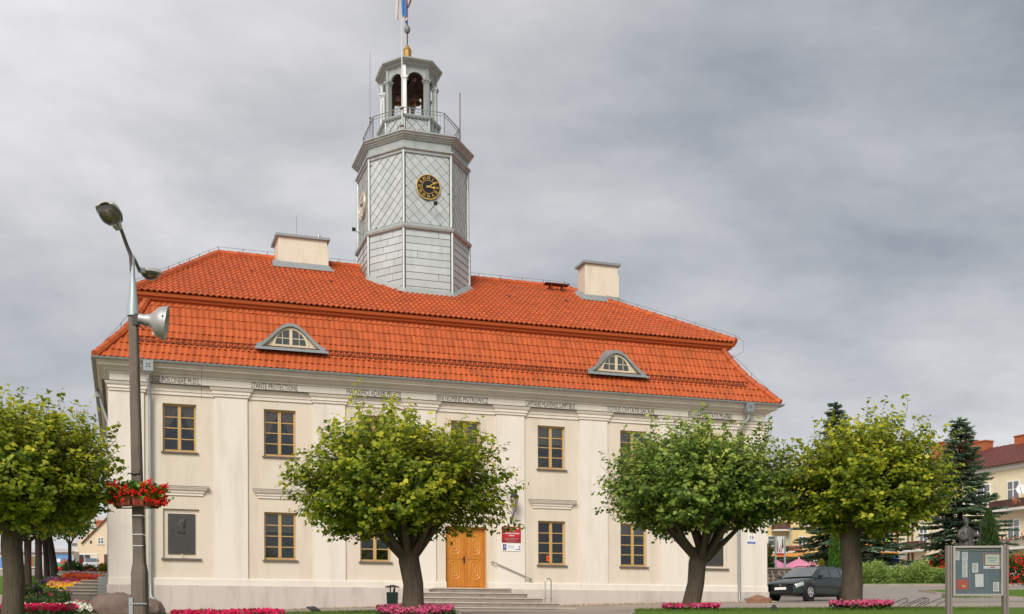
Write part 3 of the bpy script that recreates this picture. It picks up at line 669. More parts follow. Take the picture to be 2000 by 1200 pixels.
# ---- roofs
PROF = [(-.46, 9.53), (-.32, 9.68), (-.04, 10.04), (.26, 10.38), (.54, 10.74), (.78, 11.12), (.98, 11.48), (1.14, 11.82), (1.27, 12.14)]
def prof_at(s):
    acc = 0
    for (d0, z0), (d1, z1) in zip(PROF, PROF[1:]):
        l = math.hypot(d1-d0, z1-z0)
        if s <= acc+l or (d1, z1) == PROF[-1]:
            t = (s-acc)/l; return d0+(d1-d0)*t, z0+(z1-z0)*t, math.atan2(z1-z0, d1-d0)
        acc += l
PLEN = sum(math.hypot(b[0]-a[0], b[1]-a[1]) for a, b in zip(PROF, PROF[1:]))
AU, AV, AZ, RH, RZ = .75, .92, 12.22, 7.0, 15.72
RL, RR = 4.05, 18.95
low = MB(); ring(low, [(-d, z-.035) for d, z in PROF])
lower = HB(low, 'lower_roof', M['tile_bed'])
up = MB(); zz = -.03
up.add([(AU,AV,AZ+zz),(L-AU,AV,AZ+zz),(L-AU,DP-AV,AZ+zz),(AU,DP-AV,AZ+zz),(RL,RH,RZ+zz),(RR,RH,RZ+zz)], [(0,1,5,4),(1,2,5),(2,3,4,5),(3,0,4)])
upper = HB(up, 'upper_roof', M['tile_bed'])
fa = MB(); ring(fa, [(.02, AZ-.02), (0, AZ-.05), (-.02, AZ-.13), (-.10, AZ-.15), (-.12, AZ-.23), (-.2, AZ-.255), (-.22, AZ-.30), (-.33, AZ-.33), (-.42, AZ-.34)], x0=AU, x1=L-AU, y0=AV, y1=DP-AV)
HB(fa, 'roof_fascia', M['fascia'])

TW = 0.2
tp = [(0,.0), (.12,.020), (.25,.043), (.38,.043), (.52,.020), (.66,.0), (.84,-.008), (1.0,.0)]
def tile_mesh(length, w=TW, key='up'):
    V = []; n = len(tp); a = 1.0 if key != 'low' else .62
    for y, lift in ((0, .050 if key != 'low' else .036), (length, .008)): V += [(x*w, y, z*a+lift) for x, z in tp]
    V += [(x*w, 0.004, z+.006) for x, z in tp]
    F = [(j, j+1, n+j+1, n+j) for j in range(n-1)]+[(2*n+j, 2*n+j+1, j+1, j) for j in range(n-1)]
    return V, F
tiles_individual, stuffV, stuffF = [], [], []
def put_tile(key, length, mtx, near, parent):
    tiles_individual.append((near, key, length, mtx, parent))
# lower roof: eight courses on the front slope, and the left and right slopes
NR = 8; ex = PLEN/NR
for r in range(NR):
    d, z, ang = prof_at(r*ex+.001)
    d2, z2, _ = prof_at(min((r+1)*ex, PLEN-.001)); ang = math.atan2(z2-z, d2-d)
    ln = math.hypot(d2-d, z2-z)+.05
    n = int((L-2*d)/TW)
    base = Matrix.Rotation(ang, 4, 'X')
    for i in range(n):
        u = d+.02+i*TW
        dd = (d+d2)/2
        if u+TW*.5 < dd-.02 or u+TW*.5 > L-dd+.02: continue
        j = random.uniform(-.006, .006)
        put_tile('low', ln, Matrix.Translation((u, d-.01+j, z-ZB+random.uniform(0, .006))) @ base @ Matrix.Rotation(random.uniform(-.006,.006), 4, 'Z'), (r, i), 'lower')
    for side in (0, 1):
        for i in range(int((DP-2*d)/TW)):
            v = d+i*TW
            if v+TW*.5 < dd or v+TW*.5 > DP-dd: continue
            if side == 0: mt = Matrix.Translation((d-.01, v+TW, z-ZB)) @ Matrix.Rotation(-PI/2, 4, 'Z') @ base
            else: mt = Matrix.Translation((L-d+.01, v, z-ZB)) @ Matrix.Rotation(PI/2, 4, 'Z') @ base
            put_tile('low', ln, mt, (99, i), 'lower')
# upper roof
sl = math.hypot(RH-AV, RZ-AZ); ang = math.atan2(RZ-AZ, RH-AV); NU = 18; exu = sl/NU
base = Matrix.Rotation(ang, 4, 'X')
def in_keepout(u, v):
    return (8.9 < u < 15.0 and v > 3.9 and abs(u-11.93) < 2.1-max(0, (4.9-v))*1.2 and v > 4.0) or (6.2 < u < 8.35 and 5.9 < v) or (19.2 < u < 20.9 and 5.4 < v < 6.2)
for r in range(NU):
    v = AV+r*exu*math.cos(ang)-.03; z = AZ+r*exu*math.sin(ang); q = (r+.5)/NU
    ul = AU+(RL-AU)*q; ur = L-AU+(RR-L+AU)*q
    for i in range(int((L-2*AU)/TW)+1):
        u = AU+.02+i*TW
        if u+TW*.5 < ul or u+TW*.5 > ur or in_keepout(u+.1, v+.15): continue
        put_tile('up', exu+.05, Matrix.Translation((u, v+random.uniform(-.006,.006), z-ZB+random.uniform(0,.006))) @ base @ Matrix.Rotation(random.uniform(-.008,.008), 4, 'Z'), (50+r, i), 'upper')
for side in (0, 1):
    run = (RL-AU) if side == 0 else (L-AU-RR)
    sl2 = math.hypot(run, RZ-AZ); a2 = math.atan2(RZ-AZ, run); n2 = int(sl2/.36); e2 = sl2/n2
    b2 = Matrix.Rotation(a2, 4, 'X')
    for r in range(n2):
        o = r*e2*math.cos(a2)-.03; z = AZ+r*e2*math.sin(a2); q = (r+.5)/n2
        vl = AV+(RH-AV)*q; vr = DP-AV-(RH-AV)*q
        for i in range(int((DP-2*AV)/TW)):
            v = AV+i*TW
            if v+TW*.5 < vl or v+TW*.5 > vr: continue
            mt = (Matrix.Translation((AU+o, v+TW, z-ZB)) @ Matrix.Rotation(-PI/2, 4, 'Z') if side == 0 else Matrix.Translation((L-AU-o, v, z-ZB)) @ Matrix.Rotation(PI/2, 4, 'Z')) @ b2
            put_tile('up2', e2+.05, mt, (120, i), 'upper')
sel = sorted([t for t in tiles_individual if t[0][0] < 8], key=lambda t: (t[3].translation.x, t[0][0]))[:300]
selid = set(id(t) for t in sel); cache = {}
for t in tiles_individual:
    near, key, ln, mt, par = t
    k = round(ln, 4)
    if id(t) in selid:
        if k not in cache:
            V, F = tile_mesh(ln, key=key); me = bpy.data.meshes.new('roof_tile'); me.from_pydata(V, [], F); me.polygons.foreach_set('use_smooth', [True]*len(F)); me.set_sharp_from_angle(angle=math.radians(50)); me.materials.append(M['tile']); cache[k] = me
        o = link('roof_tile', cache[k], lower); o.matrix_local = mt
    else:
        V, F = tile_mesh(ln, key=key); V = np.array(V); R = np.array(mt)
        stuffV.append(V @ R[:3,:3].T+R[:3,3]); stuffF.append(np.array(F))
off = 0; FF = []
for v, f in zip(stuffV, stuffF): FF.append(f+off); off += len(v)
o = mesh_np('roof_tiles', np.concatenate(stuffV), np.concatenate(FF), M['tile'], hall, 'stuff', smooth=True)
o.data.set_sharp_from_angle(angle=math.radians(50))
# ridge and hip caps
def caps(p, q, r=.15, step=.36, nside=8, lift=.05, root=None):
    p, q = Vector(p), Vector(q); n = max(1, int((q-p).length/step)); mb = MB()
    for i in range(n):
        a = p.lerp(q, i/n); b = p.lerp(q, min(1, (i+1.12)/n))
        mb = MB(); mb.tube([a+Vector((0,0,lift)), b+Vector((0,0,lift-.012))], [r*1.06, r*.93], nside)
        HB(mb, 'ridge_tile', M['tile'], root, smooth=True)
caps((RL,RH,RZ), (9.9,RH,RZ), root=upper); caps((14.0,RH,RZ), (RR,RH,RZ), root=upper)
caps((AU,AV,AZ), (RL,RH,RZ), root=upper); caps((L-AU,AV,AZ), (RR,RH,RZ), root=upper); caps((L-AU,DP-AV,AZ), (RR,RH,RZ), root=upper); caps((AU,DP-AV,AZ), (RL,RH,RZ), root=upper)
for cx, sx in ((0, 1), (L, -1)):
    for cy, sy in ((0, 1), (DP, -1)):
        P = [(cx+sx*d, cy+sy*d, z) for d, z in PROF]
        for p, q in zip(P, P[1:]): caps(p, q, root=lower, step=.4)
# snow guard
mb = MB(); d0, z0, _ = prof_at(.93)
d0 -= .06; z0 += .03
for z in (z0, z0+.17): mb.box(.72, L-.72, d0-.012, d0+.012, z-.013, z+.013)
for i in range(236):
    u = .74+i*.0986; mb.box(u-.011, u+.011, d0-.008, d0+.008, z0+.014, z0+.156)
HB(mb, 'snow_guard', M['guard'], kind='stuff')
for i in range(17): HB(MB().tube([(.9+i*1.44, d0, z0+.10), (.9+i*1.44, d0-.02, z0-.10), (.9+i*1.44, d0+.14, z0-.06)], .016, 5), 'guard_bracket', M['guard'])
# lightning conductor
mb = MB()
for p, q in (((AU,AV,AZ),(RL,RH,RZ)), ((RL,RH,RZ),(9.9,RH,RZ)), ((14,RH,RZ),(RR,RH,RZ)), ((RR,RH,RZ),(L-AU,AV,AZ)), ((0-.2,-.2,9.75),(.9,.9,11.4)), ((L+.2,-.2,9.75),(L-.9,.9,11.4))):
    p, q = Vector(p), Vector(q); n = int((q-p).length/.95)
    for i in range(n+1):
        a = p.lerp(q, i/n); mb.tube([a+Vector((0,0,.1)), a+Vector((0,0,.33))], .011, 4)
    mb.tube([p+Vector((0,0,.31)), q+Vector((0,0,.31))], .006, 4)
mb.tube([(L-AU,AV,AZ+.3),(L-AU+.32,AV-.1,AZ+.05),(L-AU+.3,AV-.1,AZ-.35),(L-1,.9,11.55)], .006, 4)
mb.tube([(2.9,-.56,9.5),(2.92,-.60,9.3),(2.93,-.15,8.4)], .006, 4)
HB(mb, 'lightning_conductor', M['rust'])
# vent tiles and roof step
for u, q in ((5.1, .62), (8.1, .55), (10.7, .45), (15.5, .6), (18.2, .62)):
    v = AV+(RH-AV)*q; z = AZ+(RZ-AZ)*q
    HB(MB().obox(Matrix.Translation((u, v, z+.075)) @ base, .17, .16, .05), 'roof_vent', M['rust'])
v = 6.55; z = AZ+(RZ-AZ)*(v-AV)/(RH-AV)
mb = MB(); mb.box(17.75, 18.85, v-.45, v-.1, z+.16, z+.20)
for u in (18.0, 18.55): mb.box(u, u+.05, v-.42, v-.36, z-.2, z+.16); mb.box(u, u+.05, v-.18, v-.12, z-.1, z+.16)
HB(mb, 'roof_step', M['guard'])

# eyebrow dormers
def dormer(u0):
    zb = 10.46; v0 = .16
    def curve(s, n=28): return [(s*(-1.14+2.28*i/n), .82*0.5*(1+math.cos(PI*(-1+2*i/n)))**1.0 if False else .82*(0.5*(1+math.cos(PI*(-1+2*i/n))))**.85) for i in range(n+1)]
    cv = curve(1.0)
    face = MB(); P = [(u0+x, v0, zb+h*.93) for x, h in cv]
    face.add(P+[(u0+x, v0, zb-.03) for x, h in cv], [(i+len(P), i+1+len(P), i+1, i) for i in range(len(P)-1)])
    dm = HB(face, 'dormer', M['dormer'])
    cov = MB()
    def roofd(z):        # horizontal depth of the lower roof at height z
        for (d0, z0), (d1, z1) in zip(PROF, PROF[1:]):
            if z0 <= z <= z1: return d0+(d1-d0)*(z-z0)/(z1-z0)
        return PROF[-1][0]
    fr = []; bk = []; fr2 = []
    for x, h in cv:
        z = zb+h*.96+.03; fr.append((u0+x*1.06, v0-.13, z)); fr2.append((u0+x*1.03, v0-.12, z-.10-.03*(1-h)))
        z2 = zb+h*1.10+.16*max(0, h-.45)/.41; bk.append((u0+x*.86-.02, max(roofd(min(z2, 12.1))+.10, v0-.1), z2+.03))
    cov.rings([fr2, fr, bk], closed=False); HB(cov, 'dormer_cover', M['lead'], dm, smooth=True)
    HB(MB().add([(u0-1.28,v0-.32,zb-.16),(u0+1.28,v0-.32,zb-.16),(u0+1.2,v0+.02,zb+.02),(u0-1.2,v0+.02,zb+.02),(u0-1.28,v0-.32,zb-.2),(u0+1.28,v0-.32,zb-.2)], [(0,1,2,3),(4,5,1,0)]), 'apron_sheet', M['lead'], dm)
    # arched window: outer frame, two casements
    def arch(w, h, y, n=20): return [(u0+w*math.cos(PI-PI*i/n), y, zb+.05+h*math.sin(PI*i/n)) for i in range(n+1)]
    fm = MB(); n = 20
    A = arch(.62, .64, v0-.01); B = arch(.545, .565, v0-.035); Cc = arch(.535, .555, v0-.01)
    fm.rings([A, [(p[0], v0-.035, p[2]) for p in A], B, Cc], closed=False)
    fm.box(u0-.62, u0+.62, v0-.036, v0-.012, zb+.0, zb+.075); fm.box(u0-.05, u0+.05, v0-.045, v0-.012, zb+.075, zb+.60)
    w = HB(fm, 'window_frame', M['dormer'], dm)
    for s in (-1, 1):
        bars = MB(); bars.box(min(u0+s*.28, u0+s*.30), max(u0+s*.28, u0+s*.30), v0-.030, v0-.015, zb+.07, zb+.52); bars.box(min(u0+s*.05, u0+s*.52), max(u0+s*.05, u0+s*.52), v0-.030, v0-.015, zb+.29, zb+.315)
        HB(bars, 'glazing_bar', M['dormer'], dm)
        g = [(u0+s*.05, v0-.012, zb+.075)]+[(u0+s*.545*math.cos(t), v0-.012, zb+.05+.565*math.sin(t)) for t in np.linspace(.05, PI/2-.09, 9)]
        HB(MB().add(g, [tuple(range(len(g))) if s > 0 else tuple(reversed(range(len(g))))]), 'pane', M['car_glass'], dm)
    # dark room behind
dormer(6.0); dormer(18.42)

# chimneys
def chimney(u0, u1, v0, v1, zt, pots):
    zb0 = AZ+(RZ-AZ)*(v0-AV)/(RH-AV)-.4
    ch = HB(MB().box(u0, u1, v0, v1, zb0, zt-.45).box(u0+.02, u1-.05, v0+.015, v1-.015, zt-.45, zt-.07), 'chimney', M['chimney'])
    mb = MB(); mb.box(u0-.10, u1+.06, v0-.10, v1+.10, zt-.07, zt+.03); HB(mb, 'cap_slab', M['gutter'], ch)
    mb = MB(); zf = AZ+(RZ-AZ)*(v0-AV)/(RH-AV)
    zk = AZ+(RZ-AZ)*(min(v1, RH)-AV)/(RH-AV)
    mb.add([(u0-.02,v0-.02,zf+.26),(u1+.02,v0-.02,zf+.26),(u1+.22,v0-.22,zf-.03),(u0-.22,v0-.22,zf-.03)], [(3,2,1,0)])
    mb.add([(u0-.02,v0-.02,zf+.26),(u0-.22,v0-.22,zf-.03),(u0-.22,v1,zk+.03),(u0-.02,v1,zk+.2)], [(0,1,2,3)])
    mb.add([(u1+.02,v0-.02,zf+.26),(u1+.22,v0-.22,zf-.03),(u1+.22,v1,zk+.03),(u1+.02,v1,zk+.2)], [(3,2,1,0)])
    HB(mb, 'flashing', M['lead'], ch)
    for kind, u in pots:
        if kind == 'plate': HB(MB().box(u-.38, u+.38, v0+.15, v1-.15, zt+.06, zt+.10).box(u-.36, u-.3, v0+.2, v1-.2, zt+.03, zt+.06).box(u+.3, u+.36, v0+.2, v1-.2, zt+.03, zt+.06), 'chimney_cover', M['dark'], ch)
        if kind == 'flue': HB(MB().tube([(u, v0+.25, zt+.02), (u, v0+.25, zt+.19)], .085, 10), 'flue', M['steel'], ch, smooth=True)
        if kind == 'cowl': HB(MB().lathe([(0,.10),(.09,.07),(.10,.03),(.06,0)], 10, Matrix.Translation((u, v0+.25, zt+.03))), 'cowl', M['dark'], ch)
chimney(6.28, 8.3, 5.9, 7.3, 16.42, [('plate', 6.8), ('flue', 7.95), ('cowl', 7.62)])
chimney(19.28, 20.87, 5.4, 6.25, 16.48, [('plate', 20.0)])

# ---- tower
TU, TV, TWU, TWV, TA, TBV = 11.93, 6.46, 1.04, 1.26, 1.18, 1.49
def octp(k, z, cu=TU, ku=None):
    ku = ku or k
    w, a, wv, b = TWU*ku, TA*ku, TWV*k, TBV*k
    q = [(-w, -wv-b), (w, -wv-b), (w+a, -wv), (w+a, wv), (w, wv+b), (-w, wv+b), (-w-a, wv), (-w-a, -wv)]
    return [(cu+x, TV+y, z) for x, y in q]
def octring(mb, prof, cu=TU, caps=False): return mb.rings([octp(k, z, cu) for k, z in prof], caps=caps)
tower = HB(octring(MB(), [(.945, 12.6), (.945, 16.55), (.925, 16.7), (.925, 19.6)]), 'tower', M['zinc_dark'])
def clip(poly, x0, x1, y0, y1):
    for ax, lim, sg in ((0, x0, 1), (0, x1, -1), (1, y0, 1), (1, y1, -1)):
        out = []
        for i in range(len(poly)):
            p, q = poly[i-1], poly[i]; dp, dq = (p[ax]-lim)*sg, (q[ax]-lim)*sg
            if (dp >= 0) != (dq >= 0):
                t = dp/(dp-dq); out.append((p[0]+t*(q[0]-p[0]), p[1]+t*(q[1]-p[1])))
            if dq >= 0: out.append(q)
        poly = out
        if len(poly) < 3: return None
    return poly
def shoe(A, B):
    A, B = Vector(A), Vector(B); s = (B-A); ln = s.length; s.normalize(); n = Vector((s.y, -s.x, 0)); return A, s, n, ln
def slab(poly, A, s, n, tilt, t0=.010, t1=.032, gap=.006):
    """thin sheet on a wall face: proud along its lower edge"""
    cx = sum(p[0] for p in poly)/len(poly); cy = sum(p[1] for p in poly)/len(poly)
    hs = [(p[0]*tilt[0]+p[1]*tilt[1]) for p in poly]; h0, h1 = min(hs), max(hs)
    top = []; bot = []
    for p, h in zip(poly, hs):
        r = math.hypot(p[0]-cx, p[1]-cy) or 1; g = 1-min(.4, gap/r)
        x, z = cx+(p[0]-cx)*g, cy+(p[1]-cy)*g
        k = t0+(t1-t0)*((h-h0)/(h1-h0) if h1 > h0 else 0)
        b = A+s*x; top.append((b.x+n.x*k, b.y+n.y*k, z)); bot.append((b.x+n.x*.002, b.y+n.y*.002, z))
    m = len(poly); return top+bot, [tuple(range(m))]+[(m+i, m+(i+1)%m, (i+1)%m, i) for i in range(m)]
def area(p): return abs(sum(p[i-1][0]*p[i][1]-p[i][0]*p[i-1][1] for i in range(len(p))))/2
oc = octp(.925, 0); shingles = []
order = [0, 7, 6, 1, 5, 2, 3, 4]       # faces from the front one round
for rank, i in enumerate(order):
    A, s, n, ln = shoe(oc[i], oc[(i+1) % 8]); sd_ = .30; dirr = -1 if i in (0, 1) else 1
    c45 = math.cos(PI/4); X0, X1, Z0, Z1 = .07, ln-.07, 16.74, 19.52
    R = 12
    for a_ in range(-R, R):
        for b_ in range(-R, R):
            sh = (b_ % 2)*.0
            pq = []
            for x, y in ((a_, b_), (a_+1, b_), (a_+1, b_+1), (a_, b_+1)):
                x *= sd_*1.08; y *= sd_*.93
                X, Z = (x-y)*c45, (x+y)*c45
                pq.append((ln/2+X*dirr, 18.1+Z))
            p = clip(pq, X0, X1, Z0, Z1)
            if p is None or area(p) < .004: continue
            if dirr < 0: p = p[::-1]
            shingles.append((rank, area(p), p, A, s, n, (c45*dirr, -c45)))
vis = sorted([q for q in shingles if q[0] < 4], key=lambda q: (q[0], -q[1]))[:300]; vid = set(id(q) for q in vis)
rest = MB()
for q in shingles:
    V_, F_ = slab(q[2], q[3], q[4], q[5], q[6])
    if id(q) in vid: HB(MB().add(V_, F_), 'metal_shingle', M['zinc'], tower)
    else: rest.add(V_, F_)
HB(rest, 'metal_shingles', M['zinc'], tower, kind='stuff')
oc = octp(.945, 0)
for rank, i in enumerate(order[:6]):
    A, s, n, ln = shoe(oc[i], oc[(i+1) % 8]); h = .285
    for r in range(14):
        z1 = 16.48-r*h; z0 = max(z1-h, 12.7)
        if i == 0: cuts = [0, ln] if r % 3 else [0, ln*(.28 if r % 2 else .72), ln]
        else:
            w_ = .62; o_ = (r % 2)*.31+(r % 3)*.07; cuts = [0]+[o_+w_*j for j in range(1, 5) if .1 < o_+w_*j < ln-.1]+[ln]
        for c0, c1 in zip(cuts, cuts[1:]):
            p = clip([(c0, z0), (c1, z0), (c1, z1), (c0, z1)], .07, ln-.07, 12, 20)
            if p is None: continue
            V_, F_ = slab(p, A, s, n, (0, -1), .010, .034, .009); HB(MB().add(V_, F_), 'metal_sheet', M['zinc'], tower)
for k, z0, z1 in ((.945, 12.7, 16.5), (.925, 16.7, 19.6)):
    for p in octp(k*1.012, 0): HB(MB().tube([(p[0], p[1], z0), (p[0], p[1], z1)], .062, 8), 'corner_strip', M['zinc_trim'], tower)
HB(octring(MB(), [(.95, 16.46), (.99, 16.48), (1.0, 16.55), (1.0, 16.60), (.93, 16.74)]), 'string_course', M['zinc_trim'], tower)
HB(octring(MB(), [(.93, 19.50), (.955, 19.50), (.955, 19.60), (.985, 19.63), (.985, 19.70), (.95, 19.74), (.935, 19.75), (.935, 20.02), (.96, 20.03), (.96, 20.06), (.985, 20.09), (.99, 20.13), (1.02, 20.16), (1.02, 20.20), (1.045, 20.23), (1.045, 20.28), (.5, 20.36)]), 'tower_cornice', M['zinc_trim'], tower)
# flashing where the tower meets the roof
fl = MB(); ocf = octp(.96, 0); oco = octp(1.03, 0)
rz_ = lambda v: AZ+(RZ-AZ)*(min(v, 2*RH-v)-AV)/(RH-AV)
ii = [3, 2, 1, 0, 7, 6, 5, 4]
fl.rings([[(oco[i][0], oco[i][1], rz_(oco[i][1])+.03) for i in ii], [(ocf[i][0], ocf[i][1], rz_(ocf[i][1])+.22) for i in ii]])
HB(fl, 'flashing', M['zinc_trim'], tower)
# gallery railing
CU2 = 11.87
rail = MB(); kR = .815
P8 = octp(kR, 0, CU2)
for i in range(8):
    a_, b_ = Vector(P8[i]), Vector(P8[(i+1) % 8]); n = max(6, int((b_-a_).length/.145))
    for z, r in ((21.42, .02), (21.30, .012), (20.47, .012)): rail.tube([a_+Vector((0,0,z)), b_+Vector((0,0,z))], r, 5)
    for j in range(n+1):
        p = a_.lerp(b_, j/n); r = .018 if j in (0, n) else .0075
        rail.tube([p+Vector((0,0,20.33)), p+Vector((0,0,21.42))], r, 4)
HB(rail, 'gallery_railing', M['lead'], kind='stuff')
# lantern
CU3 = 11.79
lan = HB(octring(MB(), [(.50, 20.2), (.50, 21.42), (.545, 21.45), (.555, 21.50), (.555, 21.54), (.2, 21.58)], CU3), 'lantern', M['zinc_trim'])
oc = octp(.502, 0, CU3)
for i in (0, 7, 6, 1, 5, 2, 3, 4):
    A, s, n, ln = shoe(oc[i], oc[(i+1) % 8]); dirr = -1 if i in (0, 1) else 1
    for a_ in range(-6, 6):
        for b_ in range(-6, 6):
            pq = []
            for x, y in ((a_, b_), (a_+1, b_), (a_+1, b_+1), (a_, b_+1)):
                x *= .29; y *= .27; pq.append((ln/2+(x-y)*c45*dirr, 20.9+(x+y)*c45))
            p = clip(pq, .05, ln-.05, 20.3, 21.40)
            if p is None or area(p) < .004: continue
            if dirr < 0: p = p[::-1]
            V_, F_ = slab(p, A, s, n, (c45*dirr, -c45), .006, .040, .009); HB(MB().add(V_, F_), 'metal_shingle', M['zinc'], lan)
for p in octp(.508, 0, CU3): HB(MB().tube([(p[0], p[1], 20.3), (p[0], p[1], 21.42)], .05, 8), 'corner_strip', M['zinc_trim'], lan)
oc = octp(.44, 0, CU3); cen = Vector((CU3, TV, 0))
for p in oc:
    p = Vector(p); d = (p-cen).normalized(); a_ = math.atan2(d.y, d.x)
    R = Matrix.Translation(p) @ Matrix.Rotation(a_, 4, 'Z')
    mb = MB()
    def bx_(sx, sy, z0, z1): mb.obox(R @ Matrix.Translation((0, 0, (z0+z1)/2)), sx, sy, z1-z0)
    bx_(.19, .17, 21.54, 23.02); bx_(.23, .21, 21.56, 21.66); bx_(.21, .19, 22.98, 23.03); bx_(.24, .22, 23.03, 23.08); bx_(.29, .27, 23.08, 23.16)
    HB(mb, 'column', M['zinc_trim'], lan)
for i in range(8):     # arched panels
    A, s, n, ln = shoe(oc[i], oc[(i+1) % 8]); z0, z1 = 23.02, 23.62; hw = ln/2-.13; nn = 14; hgt = min(.42, hw*.95)
    mb = MB(); arc = [(ln/2-hw*math.cos(PI*j/nn), z0+.08+hgt*math.sin(PI*j/nn)) for j in range(nn+1)]
    for off_ in (.03, -.05):
        low_ = [A+s*x+n*off_+Vector((0,0,z)) for x, z in arc]; top_ = [A+s*x+n*off_+Vector((0,0,z1)) for x, z in arc]
        mb.add(low_+top_, [(j, j+1, nn+2+j, nn+1+j) for j in range(nn)])
    lo1 = [A+s*x+n*.03+Vector((0,0,z)) for x, z in arc]; lo2 = [A+s*x-n*.05+Vector((0,0,z)) for x, z in arc]
    mb.add(lo1+lo2, [(j, nn+1+j, nn+2+j, j+1) for j in range(nn)])
    for x0, x1 in ((0, ln/2-hw), (ln/2+hw, ln)):
        P = [A+s*x+n*.03 for x in (x0, x1)]; mb.add([P[0]+Vector((0,0,z0)), P[1]+Vector((0,0,z0)), P[1]+Vector((0,0,z1)), P[0]+Vector((0,0,z1))], [(0,1,2,3)])
    HB(mb, 'arch', M['zinc_trim'], lan)
    mb = MB(); mb.obox(Matrix.Translation(Vector(oc[i])+Vector((0,0,23.40))) @ Matrix.Rotation(math.atan2(oc[i][1]-TV, oc[i][0]-CU3), 4, 'Z'), .17, .13, .44); HB(mb, 'pier', M['zinc_trim'], lan)
HB(octring(MB(), [(.36, 23.56), (.455, 23.56), (.455, 23.60), (.475, 23.63), (.50, 23.66), (.505, 23.70), (.55, 23.73), (.575, 23.78), (.575, 23.83), (.3, 23.97), (.06, 24.10)], CU3), 'lantern_cornice', M['zinc_trim'], lan)
HB(octring(MB(), [(.43, 23.54), (.1, 23.54)], CU3), 'lantern_ceiling', M['wood_dark'], lan)
mb = MB(); mb.box(CU3-.9, CU3+.9, TV-.08, TV+.08, 22.98, 23.14); mb.box(CU3-.08, CU3+.08, TV-1.0, TV+1.0, 23.14, 23.28)
for x in (-.75, -.1, .55): mb.box(CU3+x, CU3+x+.1, TV-.06, TV+.06, 21.58, 22.98)
HB(mb, 'bell_frame', M['wood_dark'], lan)
FU = 11.74
fin = HB(MB().lathe([(.17, 23.95), (.17, 24.86), (.185, 24.88), (.10, 25.0), (.03, 25.12)], 8, Matrix.Translation((FU, TV, 0))), 'finial', M['ochre_metal'])
HB(MB().lathe([(0, 25.60), (.08, 25.62), (.13, 25.71), (.13, 25.80), (.08, 25.90), (0, 25.94)], 14, Matrix.Translation((FU, TV, 0))), 'ball', M['gutter_dark'], fin, smooth=True)
HB(MB().tube([(FU, TV, 24.9), (FU, TV, 27.9)], .026, 8), 'rod', M['rust'], fin)
mb = MB(); mb.tube([(FU, TV, 26.66), (FU+.05, TV, 26.72), (FU+.15, TV, 27.0), (FU+.14, TV, 27.35)], [.02, .035, .04, .02], 6); mb.box(FU-.3, FU+.35, TV-.01, TV+.01, 27.4, 27.62)
HB(mb, 'weather_vane', M['rust'], fin)

# clocks
def clock(P, s, n, r, pale):
    P, s, n = Vector(P), Vector(s), Vector(n); up_ = Vector((0,0,1))
    R = Matrix((( s.x, up_.x, n.x, P.x), (s.y, up_.y, n.y, P.y), (s.z, up_.z, n.z, P.z), (0,0,0,1)))
    gold = M['sky_sheen_dial'] if pale else M['gold']  # pale clock: rim and numerals also take the painted sky-reflection colour
    ck = HB(MB().lathe([(0, .07), (r*.97, .07), (r*.99, .03), (r*.97, 0)], 48, R), 'clock', M['sky_sheen_dial'] if pale else M['black'], smooth=True)
    HB(MB().lathe([(r*.93, .068), (r*.94, .085), (r*.99, .085), (r*1.01, .05)], 48, R), 'clock_rim', gold, ck, smooth=True)
    HB(MB().lathe([(r*.51, .069), (r*.515, .077), (r*.54, .077), (r*.545, .069)], 40, R), 'clock_ring', gold, ck)
    for k, t_ in enumerate(["XII","I","II","III","IIII","V","VI","VII","VIII","IX","X","XI"]):
        a_ = -k*PI/6
        mm = R @ Matrix.Rotation(a_, 4, 'Z') @ Matrix.Translation((0, r*.715, .074))
        text('numeral', t_, r*.38, gold, ck, mm, HOFF, sx=.55 if len(t_) > 2 else .8, extrude=.004, bold=.0)
    for nm, ang_, ln_, w_ in (('minute_hand', -55, .80, .075), ('hour_hand', -97, .60, .11)):
        mb = MB(); Q = R @ Matrix.Rotation(math.radians(ang_), 4, 'Z') @ Matrix.Translation((0, 0, .095 if nm[0] == 'h' else .108))
        o_ = [(-w_*.45,-.18), (w_*.45,-.18), (w_*.4,.25), (w_*.35,ln_*.55), (w_*1.1,ln_*.68), (w_*.35,ln_*.80), (0,ln_), (-w_*.35,ln_*.80), (-w_*1.1,ln_*.68), (-w_*.35,ln_*.55), (-w_*.4,.25)]
        mb.prism([Q @ Vector((x*r, y*r, 0)) for x, y in o_], (R.to_3x3() @ Vector((0,0,.008)))); HB(mb, nm, M['dark'] if pale else M['gold'], ck)
    HB(MB().lathe([(0, .13), (r*.055, .125), (r*.06, .09)], 12, R), 'hub', M['dark'] if pale else gold, ck)
oc = octp(.925, 0)
A, s, n, ln = shoe(oc[0], oc[1]); p = A+s*(11.95-oc[0][0])+n*.03
clock((p.x, p.y, 18.20), s, n, .50, False)
A, s, n, ln = shoe(oc[6], oc[7]); p = A+s*(ln*.5)+n*.03
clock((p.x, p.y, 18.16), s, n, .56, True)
# small floodlights on brackets
def flood(P, n):
    P, n = Vector(P), Vector(n)
    mb = MB(); mb.tube([P+n*.02, P+n*.42+Vector((.1,0,.12))], .012, 5); q = P+n*.46+Vector((.12,0,.16)); mb.obox(Matrix.Translation(q) @ Matrix.Rotation(.6, 4, 'X'), .14, .12, .13)
    HB(mb, 'floodlight', M['dark'])
A, s, n, ln = shoe(oc[0], oc[1]); p = A+s*1.05; flood((p.x, p.y, 17.28), n)
A, s, n, ln = shoe(oc[6], oc[7]); p = A+s*.7; flood((p.x, p.y, 17.15), n)
